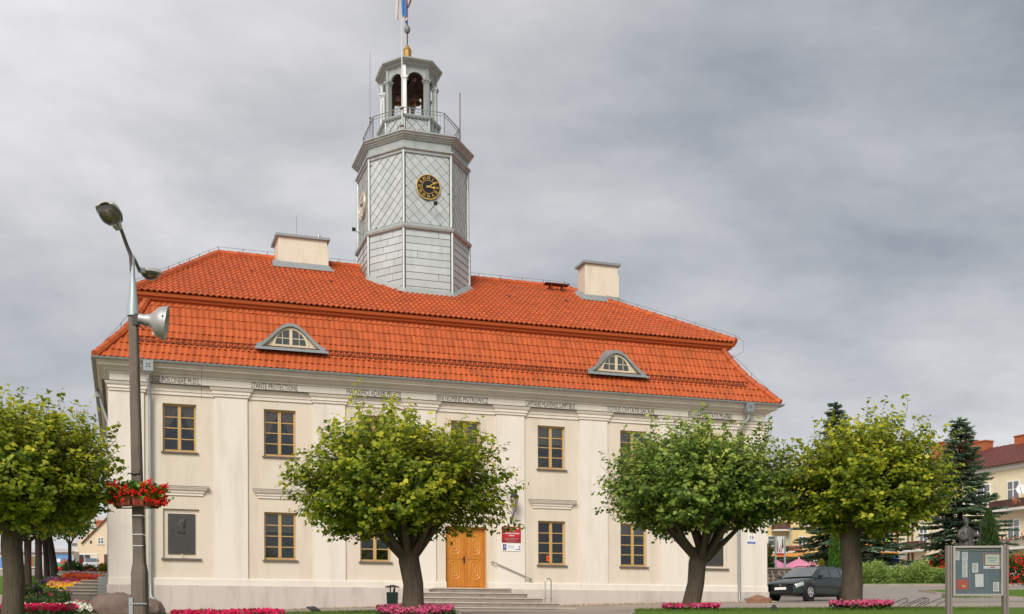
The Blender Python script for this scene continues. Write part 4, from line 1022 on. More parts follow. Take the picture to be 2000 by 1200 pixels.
# aerials on tower and chimney
def aerial(u, v, z0, z1, r=.008, parts=()):
    mb = MB(); mb.tube([(u, v, z0), (u, v, z1)], r, 5)
    for z in parts: mb.lathe([(0, z-.05), (.035, z-.03), (.035, z+.03), (0, z+.05)], 8, Matrix.Translation((u, v, 0)))
    HB(mb, 'aerial', M['rust'])
kx = octp(.815, 0, CU2)
aerial(kx[7][0]-.12, kx[7][1]+.0, 20.3, 24.0, .007, (21.2, 21.35)); aerial(kx[2][0]-.05, kx[2][1]-.35, 20.6, 22.75, .02); aerial(7.12, 6.6, 16.4, 17.5, .006)
mb = MB(); mb.tube([(kx[7][0]+.15, kx[7][1]+.3, 20.35), (kx[7][0]+.15, kx[7][1]+.3, 20.7)], .05, 8); HB(mb, 'gallery_vent', M['rust'])
mb = MB(); oq = octp(.98, 0); mb.tube([(oq[7][0]-.12, oq[7][1]+.6, 19.6), (oq[7][0]-.05, oq[7][1]+.6, 19.0), (oq[7][0]-.02, oq[7][1]+.6, 15.2)], .007, 4)
mb.tube([(CU3-1.35, TV-.6, 23.7), (CU3-1.5, TV-.6, 23.2), (CU3-1.25, TV-.6, 22.3), (CU3-1.25, TV-.6, 20.9)], .007, 4)
HB(mb, 'conductor_wire', M['rust'])

# ---- things on and at the hall
def hthing(name, label, cat, u, v, z, group=None):
    return thing(name, label, cat, W(u, v, z), TH, group)
def TB(mb, name, m, root, u, v, z, **k): return mb.build(name, m, root, off=(u, v, z), **k)
# bells
for lab, u, v, z, r in (('bronze bell hanging right of centre in the open lantern', 12.02, 6.3, 22.75, .27), ('smaller bronze bell hanging left of the flagpole in the lantern', 11.36, 6.5, 22.72, .23)):
    b = hthing('bell', lab, 'bell', u, v, z-.1, 'bells in the tower lantern')
    pr = [(.02, .52), (.35, .50), (.45, .42), (.52, .25), (.62, .05), (.85, -.12), (1.0, -.22), (.97, -.24), (.8, -.12)]
    MB().lathe([(x*r, y*r*2.0+.1) for x, y in pr], 20).build('bell_body', M['bell'], b, smooth=True)
    MB().tube([(0, 0, .1+r), (0, 0, r*2+.3)], .03, 6).build('yoke', M['wood_dark'], b)
    MB().lathe([(0, -.28*r*2), (.05, -.5*r), (.02, 0), (.015, .5*r)], 8).build('clapper', M['gold'], b)
# flagpole with flag
c8 = octp(.8, 0, CU2)
fu, fv = 10.98, c8[0][1]-.06
fp = hthing('flagpole', 'slim white flagpole standing at the front of the tower gallery', 'flagpole', fu, fv, 20.4)
MB().tube([(0, 0, 0), (0, 0, 7.4)], [.03, .018], 10).build('pole', M['offwhite'], fp, smooth=True)
for z in (.25, .95): MB().box(-.06, .06, -.05, .08, z-.03, z+.03).build('bracket', M['rust'], fp)
fg = hthing('flag', 'white and blue flag hanging limp at the top of the pole', 'flag', fu, fv, 24.8)
def cloth(name, m, x0, x1, z0, z1, y, amp, skew=0.0, ph=0.0):
    mb = MB(); rows = []; nx = 10
    for i in range(13):
        q = i/12; z = z1+(z0-z1)*q
        rows.append([(x0+(x1-x0)*j/nx+skew*q, y+amp*math.sin(j*.95+ph+q*1.5), z-.05*math.sin(j/nx*PI)*(1 if z0 < z1 else 0)) for j in range(nx+1)])
    mb.rings(rows, closed=False); return mb.build(name, m, fg, smooth=True)
cloth('white_band', M['flagwhite'], -.12, .05, .12, 2.4, .03, .05, -.14)
cloth('blue_band', M['flagblue'], -.07, .12, .24, 2.4, -.06, .04, .06, 1)
cloth('hem', M['flagwhite'], .0, .20, .10, .26, -.03, .03, .02, .5)
cloth('back_fold', M['flagblue'], .10, .20, .0, 1.0, .04, .03, .04, 2)
cloth('red_emblem', M['flagred'], .11, .17, .75, 1.5, -.075, .02, .05)
# memorial plaques
def plaque(u0, u1, z0, z1, lab, bust):
    uc = (u0+u1)/2
    t = hthing('memorial_plaque', lab, 'plaque', uc, .05, z0, 'bronze wall plaques')
    MB().box(u0-uc, u1-uc, 0, .045, 0, z1-z0).build('tablet', M['bronze'], t)
    if bust:
        prof_ = [(-.10,.68),(.14,.68),(.13,.76),(.06,.82),(.05,.88),(.10,.885),(.115,.91),(.105,.94),(.125,.955),(.145,.985),(.12,1.01),(.105,1.06),(.125,1.075),(.12,1.14),(.135,1.22),(.08,1.19),(.04,1.25),(.0,1.19),(-.05,1.23),(-.07,1.16),(-.12,1.17),(-.11,1.07),(-.13,.98),(-.11,.90),(-.08,.86),(-.09,.80),(-.17,.75)]
        mb = MB(); c0 = (.0, .97)
        lay = lambda k, y: [(c0[0]+(x-c0[0])*k, y, c0[1]+(z-c0[1])*k) for x, z in prof_]
        mb.rings([lay(1, .001), lay(.97, -.022), lay(.80, -.036), lay(.45, -.046)]); mb.add(lay(.45, -.046), [tuple(range(len(prof_)))])
        mb.build('relief_bust', M['bronze'], t)
        for x in (-.31, .31): MB().lathe([(0,.012),(.05,.01),(.06,.0)], 16, Matrix.Translation((x,-.0,.80)) @ Matrix.Rotation(PI/2, 4, 'X')).build('relief_roundel', M['bronze'], t, smooth=True)
    mb = MB()
    for k in range(7):
        w = (.42, .30, .44, .38, .44, .26, .34)[k]; mb.box(-w, w, -.006, 0, .58-k*.075, .605-k*.075)
    mb.build('raised_lettering', M['bronze'], t)
plaque(1.83, 2.72, 3.12, 4.48, 'dark bronze plaque with a relief bust in the left wall niche', True)
plaque(22.1, 22.98, 3.08, 4.48, 'dark bronze plaque in the right wall niche behind the linden', False)
cnd = hthing('grave_candle', 'tiny white candle on the niche sill below the left plaque', 'candle', 2.28, -.04, 2.962)
MB().lathe([(0,0),(.03,0),(.035,.07),(.02,.12),(0,.13)], 10).build('candle_body', M['offwhite'], cnd, smooth=True)
MB().lathe([(.037,.05),(.037,.065)], 10).build('band', M['gold'], cnd)
MB().lathe([(.0,.16),(.02,.15),(.015,.12)], 8).build('lid', M['gold'], cnd)
# office sign
t = hthing('office_sign', 'red enamel town office sign with white lettering right of the door', 'sign', 14.06, -.10, 3.775)
MB().box(-.37, .37, 0, .02, 0, .59).build('plate', M['red_dark'], t); MB().box(-.345, .345, -.004, 0, .19, .57).build('red_field', M['red_sign'], t)
def flat(x, y, z): return Matrix.Translation((x, y, z)) @ Matrix.Rotation(PI/2, 4, 'X')
for s_, z, sz, wd in (("URZĄD  MIASTA", .518, .078, .58), ("MŁAWA", .440, .072, .28), ("URZĄD STANU CYWILNEGO", .335, .070, .62), ("w Mławie", .255, .055, .24)):
    o = text('lettering', s_, sz, M['white'], t, flat(0, -.008, z), extrude=.002, bold=.002); o.data.transform(Matrix.Diagonal((wd/max(v.co.x*2 for v in o.data.vertices), 1, 1, 1)))
for s_, z, sz in (("przyjmowanie interesantów codziennie", .155, .035), ("poniedziałek - piątek  8.00 - 16.00", .105, .035), ("czwartek  8.00 - 17.00", .05, .035)):
    text('small_print', s_, sz, M['offwhite'], t, flat(0, -.003, z), extrude=.001)
t = hthing('access_sign', 'white wheelchair access sign with blue arrow below the red sign', 'sign', 14.06, -.10, 3.46)
MB().box(-.36, .36, 0, .015, 0, .27).build('plate', M['white'], t)
mb = MB(); mb.box(-.33, -.20, -.003, 0, .13, .25); mb.box(-.33, -.20, -.003, 0, .025, .12); mb.build('symbol_field', M['navy'], t)
mb = MB(); mb.lathe([(.028,0),(.028,.003),(.02,.003),(.02,0)], 14, flat(-.262, -.003, .17)); mb.box(-.285, -.275, -.006, -.003, .175, .235); mb.box(-.285, -.245, -.006, -.003, .195, .203); mb.box(-.25, -.222, -.006, -.003, .165, .173)
mb.box(-.285, -.245, -.006, -.003, .05, .058); mb.box(-.27, -.262, -.006, -.003, .05, .10); mb.build('wheelchair_symbol', M['white'], t)
mb = MB(); mb.box(.30, .325, -.003, 0, .045, .205); mb.box(.17, .30, -.003, 0, .045, .07); mb.build('arrow', M['navy'], t)
mb = MB()
for k in range(4): mb.box(-.16, (.05, .14, .12, .10)[k], -.003, 0, .195-k*.03, .203-k*.03)
mb.build('print_lines', M['print'], t)
t = hthing('house_number', 'small white house number 19 plate on the right corner pilaster', 'sign', 24.16, -.095, 3.985)
MB().box(-.18, .18, 0, .015, 0, .36).build('plate', M['white'], t); MB().box(-.18, .18, -.003, 0, 0, .065).build('blue_band', M['blue'], t)
text('number', "19", .22, M['black'], t, flat(0, -.004, .21), extrude=.002)
text('street_name', "STARY RYNEK", .035, M['white'], t, flat(0, -.005, .033), extrude=.001)
# wall lantern
t = hthing('wall_lantern', 'black wrought iron wall lantern above the red sign', 'lamp', 14.05, -.075, 4.6)
MB().box(-.035, .035, -.03, 0, -.13, .13).build('wall_plate', M['dark'], t)
mb = MB(); mb.tube([(0,-.03,-.05),(0,-.16,.02),(0,-.30,.12),(0,-.42,.26)], .016, 6); mb.tube([(0,-.02,.28),(0,-.55,.28)], .012, 6)
for c_ in ((-.17, .13, .07), (-.29, .20, .05)):
    mb.tube([(0, c_[0]+c_[2]*(1-k/18)*math.cos(k*.62), c_[1]+c_[2]*(1-k/18)*math.sin(k*.62)) for k in range(16)], .009, 5)
mb.build('bracket', M['dark'], t)
mb = MB(); yc = -.42
for k in range(8):
    a_ = k*PI/4; mb.tube([(.03*math.cos(a_), yc+.03*math.sin(a_), .29), (.085*math.cos(a_), yc+.085*math.sin(a_), .34), (.07*math.cos(a_), yc+.07*math.sin(a_), .41), (.045*math.cos(a_), yc+.045*math.sin(a_), .455)], .007, 4)
mb.build('cage_stem', M['dark'], t)
mb = MB(); mb.rings([[(r_*math.cos(PI/6+k*PI/3), yc+r_*math.sin(PI/6+k*PI/3), z) for k in range(6)] for r_, z in ((.085, .46), (.15, .80))]); mb.build('glass', M['lantern_glass'], t)
mb = MB()
for k in range(6):
    a_ = PI/6+k*PI/3; mb.tube([(.088*math.cos(a_), yc+.088*math.sin(a_), .455), (.155*math.cos(a_), yc+.155*math.sin(a_), .81)], .009, 4)
mb.rings([[(r_*math.cos(PI/6+k*PI/3), yc+r_*math.sin(PI/6+k*PI/3), z) for k in range(6)] for r_, z in ((.165, .795), (.18, .83), (.10, .93), (.03, .97), (.02, 1.03))], caps=True); mb.build('cap', M['dark'], t)
# entrance steps
zg = gz(*W(12.4, -2.4, 0).xy)
t = hthing('entrance_steps', 'five broad stone steps spreading out in front of the oak door', 'steps', 12.35, -.14, zg-.1)
for k, (ul, ur, v, z) in enumerate(((10.9, 13.72, -1.1, 2.02), (10.45, 14.22, -1.42, 1.84), (10.0, 14.70, -1.74, 1.66), (9.58, 15.2, -2.06, 1.475), (9.15, 15.7, -2.38, 1.29))):
    u0, v0, z0 = 12.35, -.14, zg-.1
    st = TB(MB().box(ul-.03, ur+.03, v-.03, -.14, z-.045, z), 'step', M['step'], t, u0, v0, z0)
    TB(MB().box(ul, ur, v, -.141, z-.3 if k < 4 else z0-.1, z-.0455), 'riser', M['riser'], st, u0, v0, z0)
t = hthing('handrail', 'straight steel handrail sloping down the wall right of the door', 'handrail', 13.31, -.10, 2.4)
u0, v0, z0 = 13.31, -.10, 2.4
TB(MB().tube([(13.31,-.14,3.04),(14.87,-.14,2.40)], .022, 10), 'rail', M['steel'], t, u0, v0, z0, smooth=True)
for u, z in ((13.31, 3.04), (14.8, 2.42)): TB(MB().tube([(u,-.14,z),(u,-.076,z-.02)], .016, 8).lathe([(0,.01),(.04,.01),(.04,0)], 12, Matrix.Translation((u,-.085,z-.02)) @ Matrix.Rotation(PI/2,4,'X')), 'wall_fixing', M['steel'], t, u0, v0, z0)
t = hthing('hoop_rail', 'upright steel hoop rail standing at the right end of the steps', 'handrail', 15.2, -.95, 1.36)
u0, v0, z0 = 15.2, -.95, 1.36
arc_ = [(15.08,-.95,1.3), (15.08,-.95,2.32), (15.10,-.95,2.37), (15.14,-.95,2.40), (15.24,-.95,2.40), (15.29,-.95,2.37), (15.31,-.95,2.32), (15.31,-.95,1.3)]
TB(MB().tube(arc_, .022, 10), 'hoop', M['steel'], t, u0, v0, z0, smooth=True)
for u in (15.08, 15.31): TB(MB().lathe([(.05,1.662),(.05,1.677),(.022,1.677)], 12, Matrix.Translation((u,-.95,0))), 'base_collar', M['steel'], t, u0, v0, z0)
nt = hthing('orange_note', 'orange paper note stuck low in the window right of the entrance', 'note', 15.60, .125, 3.13)
MB().box(-.075, .075, 0, .004, 0, .20).build('sheet', M['orange_note'], nt)
MB().box(-.05, .05, -.002, 0, .05, .07).box(-.05, .04, -.002, 0, .09, .11).box(-.05, .05, -.002, 0, .13, .15).build('print_lines', M['red_dark'], nt)
# gravel strip along the wall
pos = []
for _ in range(4200):
    u = rng.uniform(1.6, 24.9); v = -.14-rng.uniform(0, .75)
    if 9.0 < u < 15.8: continue
    w_ = W(u, v, 0); pos.append((w_.x, w_.y, gz(w_.x, w_.y)+.01))
for _ in range(700):
    px = rng.uniform(150, 215); D = rng.uniform(27, 37); x = (px-1000)/FPX*D; pos.append((x, D, gz(x, D)+.01))
pos = np.array(pos); n = len(pos)
oc6 = np.array([(1,0,0),(0,1,0),(-1,0,0),(0,-1,0),(0,0,.8),(0,0,-.5)])
of6 = np.array([(0,1,4),(1,2,4),(2,3,4),(3,0,4),(1,0,5),(2,1,5),(3,2,5),(0,3,5)])
sc_ = rng.uniform(.015, .05, (n,1,1))*rng.uniform(.7,1.3,(n,1,3)); ro = rng.uniform(0, PI, n)
Rz = np.stack([np.stack([np.cos(ro), -np.sin(ro), 0*ro],1), np.stack([np.sin(ro), np.cos(ro), 0*ro],1), np.stack([0*ro,0*ro,0*ro+1],1)], 1)
V = np.einsum('nij,nkj->nki', Rz, oc6[None]*sc_)+pos[:,None]
mesh_np('gravel', V.reshape(-1,3), (of6[None]+(np.arange(n)*6)[:,None,None]).reshape(-1,3), M['gravel'], None, 'stuff')

# ================================================================== TREES
def tube_mesh(mb, pts, rs, n=10): mb.tube(pts, rs, n)
def linden(px, D, lean, trunk_h, r0, cx, cz, rx, ry, rz, label, seed, leafm, shoots=820, group='clipped linden trees on the lawn', top=0.0, leaf=.087):
    global rng
    keep = rng; rng = np.random.default_rng(seed); rr = random.Random(seed)
    b = at(px, D); t = thing('linden_tree', label, 'tree', b, 0, group)
    c = np.array([cx-b.x, 0.0, cz-b.z])
    # trunk and limbs
    mb = MB(); th = Vector((lean, 0, trunk_h))
    pts = [Vector((0,0,-.25)), Vector((0,0,.03)), Vector((lean*.1,.0,.25)), Vector((lean*.35+.03,.02,trunk_h*.45)), Vector((lean*.7-.02,.0,trunk_h*.78)), th]
    mb.tube(pts, [r0*1.4, r0*1.22, r0*1.02, r0*.95, r0*.98, r0*1.0], 16)
    for k in range(9):
        a = k*2*PI/9+rr.uniform(-.25,.25); q = rr.uniform(.6,.9)
        e = Vector((c[0]+rx*q*math.cos(a), ry*q*math.sin(a), c[2]+rz*rr.uniform(-.55,.1)))
        s0 = th+Vector((0,0,-.22)); m1 = s0.lerp(e, .35)+Vector((0,0,-.02+rr.uniform(-.08,.12))); m2 = s0.lerp(e, .7)+Vector((0,0,rr.uniform(-.02,.18)))
        mb.tube([s0+Vector((.10*math.cos(a), .10*math.sin(a), -.02)), m1, m2, e], [r0*.42, r0*.27, r0*.15, r0*.06], 8)
    for k in range(5):
        a = rr.uniform(0, 2*PI); e = Vector((c[0]+rx*.4*math.cos(a), ry*.4*math.sin(a), c[2]+rz*.7)); s0 = th
        mb.tube([s0+Vector((0,0,-.1)), s0.lerp(e,.5)+Vector((rr.uniform(-.1,.1),rr.uniform(-.1,.1),0)), e], [r0*.42, r0*.22, r0*.05], 7)
    mb.build('trunk', M['bark'], t, smooth=True)
    # leafy shoots
    P = []; Dd = []; Sz = []; Tn = []; twigs = []
    ph = rng.uniform(0, 6.28, 6)
    for i in range(shoots):
        d = unit(rng.normal(size=3))
        az = math.atan2(d[1], d[0])
        k = 1+.10*math.sin(3*az+ph[0])+.09*math.sin(5*az+ph[1]+3*d[2])+.08*math.sin(8*az+ph[2]-7*d[2])+.05*math.sin(13*az+ph[3]+11*d[2])
        q = rng.uniform(.30, 1.0)**.55*k
        fl = 1.0 if d[2] < 0 else 1.0+top*(d[2]**2)
        if d[2] < 0: d = np.array([d[0], d[1], -abs(d[2])**.62*.86])
        tip = c+np.array([rx*d[0], ry*d[1], rz*d[2]*fl])*q
        tip0 = tip.copy()
        if d[2] > .3 and rng.random() < .45: tip = tip+np.array([rng.normal(0,.08), rng.normal(0,.08), rng.uniform(.05,.55)])
        if abs(d[2]) <= .45 and rng.random() < .30: tip = tip+np.array([d[0],d[1],-.05])*rng.uniform(.05,.30)
        o = np.array([d[0], d[1], d[2]*.5+.35]); o = unit(o)
        ext = float(np.linalg.norm(tip-tip0)); ln = rng.uniform(.35, .75); base = tip0-o*ln+np.array([0,0,-.10])
        if ext > .05: twigs.append((base, tip0, tip))
        m = int(rng.integers(12, 20)*(1+.9*ext)); sid = unit(np.cross(o, np.array([0,0,1.0]))+1e-6)
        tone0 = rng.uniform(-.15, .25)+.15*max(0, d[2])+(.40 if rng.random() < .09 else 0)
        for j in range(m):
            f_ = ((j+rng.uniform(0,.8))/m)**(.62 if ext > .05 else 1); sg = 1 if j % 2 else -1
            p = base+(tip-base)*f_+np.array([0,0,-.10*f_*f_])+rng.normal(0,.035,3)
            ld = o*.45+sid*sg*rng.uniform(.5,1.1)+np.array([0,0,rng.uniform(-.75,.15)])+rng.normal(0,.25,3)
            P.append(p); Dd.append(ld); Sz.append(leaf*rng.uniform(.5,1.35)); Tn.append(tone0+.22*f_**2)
    P = np.array(P)
    nrm = rng.normal(0,.55,size=P.shape)+np.array([0,-.25,1.0])+unit(P-c)*.5
    V, F, kk = leaf_cloud(P, np.array(Dd), np.array(Sz), nrm=nrm)
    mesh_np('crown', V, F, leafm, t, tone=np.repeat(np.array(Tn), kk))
    # a few thin twigs
    mb = MB()
    for i in range(60):
        d = unit(rng.normal(size=3)); a = Vector(c+np.array([rx*d[0], ry*d[1], rz*abs(d[2])])*.4); e = Vector(c+np.array([rx*d[0], ry*d[1], rz*d[2]*.8])*.92)
        mb.tube([a, a.lerp(e,.5)+Vector((0,0,.06)), e], [.022,.014,.005], 5)
    for a, b_, e in twigs: mb.tube([a, b_, b_+(e-b_)*.6], [.006, .004, .0015], 3, caps=False)
    mb.build('branches', M['bark_dark'], t)
    rng = keep
    return t
linden(808, 24, -.10, 1.42, .22, -2.38, 3.42, 2.36, 2.2, 1.24, 'broad clipped linden tree in front of the oak door', 11, M['linden'], 2350, top=.10)
linden(1350, 26.5, .24, 1.42, .205, 4.27, 3.67, 2.33, 2.1, 1.19, 'darker green linden tree with a leaning trunk before the right end of the hall', 12, M['linden_dark'], 2250, top=.12)
linden(1664, 26, -.02, 2.05, .235, 7.98, 3.66, 1.98, 1.95, 1.30, 'yellow-green linden tree with a thick trunk beside the dark estate car', 13, M['linden'], 2200, top=.1)
linden(24, 22.6, .02, 2.05, .205, -9.80, 3.50, 2.20, 2.0, 1.26, 'yellowing linden tree at the left edge behind the pink flower bed', 14, M['linden'], 2300, top=.04)

def small_tree(px, D, h, r, cz, rz, label, seed, leafm, n=150, tr=.18, lean=0, name='linden_tree', cat='tree', group='linden row along the left lawn', leaf=.16):
    global rng
    keep = rng; rng = np.random.default_rng(seed)
    b = at(px, D); t = thing(name, label, cat, b, 0, group)
    mb = MB(); tr *= .72; mb.tube([(0,0,-.2), (0,0,.1), (lean*.4,0,h*.5), (lean,0,h)], [tr*1.3, tr*1.1, tr*.9, tr], 10)
    for k in range(5):
        a = k*1.3+seed; mb.tube([(lean,0,h-.2), (lean+r*.3*math.cos(a), r*.3*math.sin(a), h+.3), (lean+r*.7*math.cos(a), r*.7*math.sin(a), cz+.1)], [tr*.5, tr*.3, .03], 6)
    mb.build('trunk', M['bark_dark'], t, smooth=True)
    P = []; Dd = []; Sz = []; Tn = []
    for i in range(n):
        d = unit(rng.normal(size=3)); q = rng.uniform(.3,1)**.5; tip = np.array([lean+r*d[0], r*d[1], cz+rz*d[2]*(.75 if d[2] < 0 else 1)])*1.0
        tip = np.array([lean,0,cz])+(tip-np.array([lean,0,cz]))*q
        t0 = rng.uniform(-.1,.25)+.2*max(0,d[2])
        for j in range(14):
            P.append(tip+rng.normal(0,.20,3)); Dd.append(d+rng.normal(0,.6,3)+np.array([0,0,-.3])); Sz.append(leaf*rng.uniform(.7,1.3)); Tn.append(t0)
    V, F, kk = leaf_cloud(np.array(P), np.array(Dd), np.array(Sz)); mesh_np('crown', V, F, leafm, t, tone=np.repeat(np.array(Tn), kk))
    rng = keep
    return t
small_tree(-14, 36, 2.6, 2.6, 4.2, 1.6, 'dark-trunked linden at the very left edge of the lawn', 20, M['linden'], 260, .26)
small_tree(55, 50, 2.2, 2.5, 3.6, 1.55, 'first linden behind the big left tree, its trunk upright', 21, M['linden_dark'], 340, .22)
small_tree(76, 56, 2.3, 2.5, 3.7, 1.6, 'linden in the left row with a pale kiosk wall between it and the next', 22, M['linden'], 330, .24)
small_tree(93, 59, 2.3, 2.4, 3.8, 1.55, 'slender linden in the left row, fourth from the hall', 23, M['linden_dark'], 310, .20, -.15)
small_tree(108, 62, 2.6, 2.5, 4.1, 1.65, 'linden in the left row whose trunk leans left beside the mural', 24, M['linden_dark'], 330, .27, -.42)
small_tree(137, 66, 1.9, 1.15, 3.0, 1.05, 'small young linden standing before the mural wall', 25, M['linden_dark'], 110, .14, 0, leaf=.13)

def spruce(px, D, zt, r, label, seed, z0=.4, group='blue spruces across the road', cones=False):
    global rng
    keep = rng; rng = np.random.default_rng(seed); rr = random.Random(seed)
    b = at(px, D); H = zt-b.z; t = thing('spruce_tree', label, 'tree', b, 0, group)
    mb = MB(); mb.tube([(0,0,-.2), (0,0,H*.5), (0,0,H*.96)], [.24, .14, .02], 8)
    P = []; Dd = []; Sz = []; Tn = []; br = MB(); cones_p = []
    z = z0
    while z < H-.1:
        f = 1-z/H; R = r*(f**.85)*1.0+.10; nb_ = max(4, int(7+6*f))
        a0 = rr.uniform(0, 6.28)
        for k in range(nb_):
            a = a0+k*2*PI/nb_+rr.uniform(-.25,.25); Lb = R*rr.uniform(.55, 1.25); droop = -.30*Lb*f+.10*Lb
            d = np.array([math.cos(a), math.sin(a), 0]); zz_ = z+rr.uniform(-.2,.2)
            mid = d*Lb*.55+np.array([0,0,zz_+droop*.4]); end = d*Lb+np.array([0,0,zz_+droop+.12*Lb*(1-f)])
            br.tube([(0,0,zz_+.02), mid, end], [.03*f+.012, .018, .006], 4)
            side = np.array([-d[1], d[0], 0]); m = int(14+40*Lb); tn = rng.uniform(-.1,.3)
            for j in range(m):
                q = rng.uniform(.12, 1.0); p = (mid*2*q if q < .5 else mid+(end-mid)*(q-.5)*2); p = np.array([0,0,zz_])*(1-2*q)+p if q < .5 else p
                sg = rng.choice([-1,1]); w = (1-q)*.55*Lb*.55+.14
                off_ = side*sg*rng.uniform(0,1)*w
                P.append(p+off_+np.array([0,0,-.10*np.linalg.norm(off_)])); Dd.append(d*.8+side*sg*.7+np.array([0,0,rng.uniform(-.35,.15)])+rng.normal(0,.12,3)); Sz.append(rng.uniform(.16,.34)); Tn.append(tn+.25*q)
            if cones and z > H*.62 and z < H*.92 and rr.random() < .5: cones_p.append(end*.6+np.array([0,0,zz_*.4-.1]))
        z += .26+.16*f
    # leader shoots
    for j in range(30): P.append(np.array([0,0,H-.5+j*.016])); Dd.append(np.append(rng.normal(0,.6,2), 1.0)); Sz.append(.22); Tn.append(.2)
    mb.build('trunk', M['bark_dark'], t, smooth=True)
    P = np.array(P); Dd = np.array(Dd)
    V, F, kk = leaf_cloud(P, Dd, np.array(Sz), SPIKE, QUADF, nrm=rng.normal(0,.5,P.shape)+np.array([0,0,1]), width=np.full(len(P), .38))
    V2, F2, _ = leaf_cloud(P, Dd, np.array(Sz), SPIKE, QUADF, nrm=rng.normal(0,1,P.shape), width=np.full(len(P), .30))
    V = np.concatenate([V, V2]); F = np.concatenate([F, F2+len(V2)])
    mesh_np('crown', V, F, M['spruce'], t, tone=np.tile(np.repeat(np.array(Tn), kk), 2))
    br.build('branches', M['bark_dark'], t)
    if cones_p:
        cb = MB()
        for p in cones_p:
            for q in range(3): cb.lathe([(0,0),(.045,-.06),(.03,-.16),(0,-.18)], 6, Matrix.Translation(Vector(p)+Vector((rr.uniform(-.2,.2), rr.uniform(-.2,.2), rr.uniform(-.1,.1)))))
        cb.build('cones', M['cone_brown'], t, kind='stuff')
    rng = keep
    return t
spruce(1876, 64, pt(1864, 818, 64).z, 3.35, 'tall blue spruce with brown cones near its tip, behind the bronze statue', 31, z0=1.05, cones=True)
spruce(1634, 66, pt(1628, 789, 66).z, 2.9, 'blue spruce whose tip rises behind the thick-trunked linden', 32, z0=.9)
spruce(1712, 67, pt(1708, 930, 67).z, 2.2, 'lower blue spruce between the thick linden trunk and the blue round sign', 33, z0=1.0)

def bush(name, px, D, rx, ry, h, leafm, label, cat, seed, n=900, leaf=.12, group=None, cone=False, flowers=None, nf=0, fs=.06, lift=0, spiky=False, blade=False):
    global rng
    keep = rng; rng = np.random.default_rng(seed)
    b = at(px, D); t = thing(name, label, cat, b, 0, group)
    d = unit(rng.normal(size=(n,3))); d[:,2] = np.abs(d[:,2])
    q = rng.uniform(.45,1,n)**.5
    if cone:
        zf = rng.uniform(0,1,n)**.8; rad = (1-zf**1.6)**.8*np.sqrt(rng.uniform(.35,1,n)); a = rng.uniform(0,2*PI,n)
        P = np.stack([rx*rad*np.cos(a), ry*rad*np.sin(a), .05+h*zf], 1); Dd = np.stack([np.cos(a)*.5, np.sin(a)*.5, np.ones(n)], 1)+rng.normal(0,.25,(n,3))
    else:
        k = 1+.15*np.sin(4*np.arctan2(d[:,1],d[:,0])+seed)*d[:,2]
        P = d*np.array([rx,ry,h])*(q*k)[:,None]; Dd = d+rng.normal(0,.5,(n,3))+np.array([0,0,.3])
        if spiky: P = P*(1+.12*np.sin(P[:,:1]*5+seed))+np.stack([rng.normal(0,.08,n)*rx, 0*q, rng.uniform(-.08,.08,n)*h], 1); Dd = d*np.array([1.6,1,.2])+rng.normal(0,.45,(n,3))+np.array([.3,0,.1])
    P[:,2] += lift; P[:,2] = np.maximum(P[:,2], .03)
    tn = rng.uniform(-.1,.35,n)+.35*(P[:,2]/max(h,.1))*.6
    if blade or spiky or cone: V, F, kk = leaf_cloud(P, Dd, rng.uniform(.7,1.5,n)*leaf*(1.6 if spiky else 1), SPIKE, QUADF, width=np.full(n,.35))
    else: V, F, kk = leaf_cloud(P, Dd, rng.uniform(.7,1.3,n)*leaf)
    mesh_np('foliage', V, F, leafm, t, 'stuff', tone=np.repeat(tn, kk))
    mb = MB()
    for k in range(6):
        a = k*1.05; mb.tube([(0,0,-.1), (rx*.3*math.cos(a), ry*.3*math.sin(a), h*.4), (rx*.6*math.cos(a), ry*.6*math.sin(a), h*.6)], [.03,.02,.008], 5)
    mb.build('stems', M['bark_dark'], t)
    if flowers:
        d = unit(rng.normal(size=(nf,3))); d[:,2] = np.abs(d[:,2]); d[:,1] = -np.abs(d[:,1])*np.where(rng.random(nf) < .7, 1, -1)
        Pf = d*np.array([rx,ry,h])*rng.uniform(.92,1.08,nf)[:,None]; Pf[:,2] += lift
        blossoms(Pf, fs, M[flowers], t)
    rng = keep
    return t
def blossoms(P, s, m, parent, k=3, name='blossoms'):
    n = len(P); Ps = np.repeat(P, k, 0)+rng.normal(0, s*.35, (n*k,3)); d = unit(rng.normal(size=(n*k,3))+np.array([0,-.8,.6]))
    V, F, kk = leaf_cloud(Ps, rng.normal(size=(n*k,3)), np.full(n*k, s), np.array([(-.5,-.4,0),(.5,-.4,0),(.55,.4,.1),(-.55,.4,.1)]), QUADF, nrm=d)
    return mesh_np(name, V, F, m, parent, 'stuff')
bush('thuja_bush', 1634, 57, .40, .4, pt(1634,1026,57).z-gz(15.9,57)+.0, M['thuja'], 'bright green cone-shaped thuja behind the dark estate car', 'bush', 41, 2600, .16, cone=True)
bush('thuja_bush', 1932, 59, .72, .7, pt(1932,1002,59).z-gz(24,59), M['thuja_dark'], 'dark rounded thuja to the right of the bronze statue', 'bush', 42, 3600, .17, cone=True)
bush('thuja_bush', 1605, 58, .26, .26, pt(1605,1098,58).z-gz(15.5,58), M['yellow_shrub'], 'small golden conifer peeping over the car roof', 'bush', 43, 700, .12, cone=True)
for i, (px, D, rx, h, lab) in enumerate(((1700, 60, 1.15, 1.04, 'juniper mound nearest the linden trunk, low and feathery'), (1749, 60.5, 1.15, .80, 'juniper mound below the white recycling box'), (1796, 60, 1.2, 1.0, 'juniper mound in the middle of the hedge row'), (1836, 59.8, .9, .72, 'last juniper mound, touching the red flower bush'))):
    bush('juniper_bush', px, D, rx, .9, h, M['juniper'], lab, 'bush', 50+i, 6500, .085, 'junipers along the road', spiky=True)
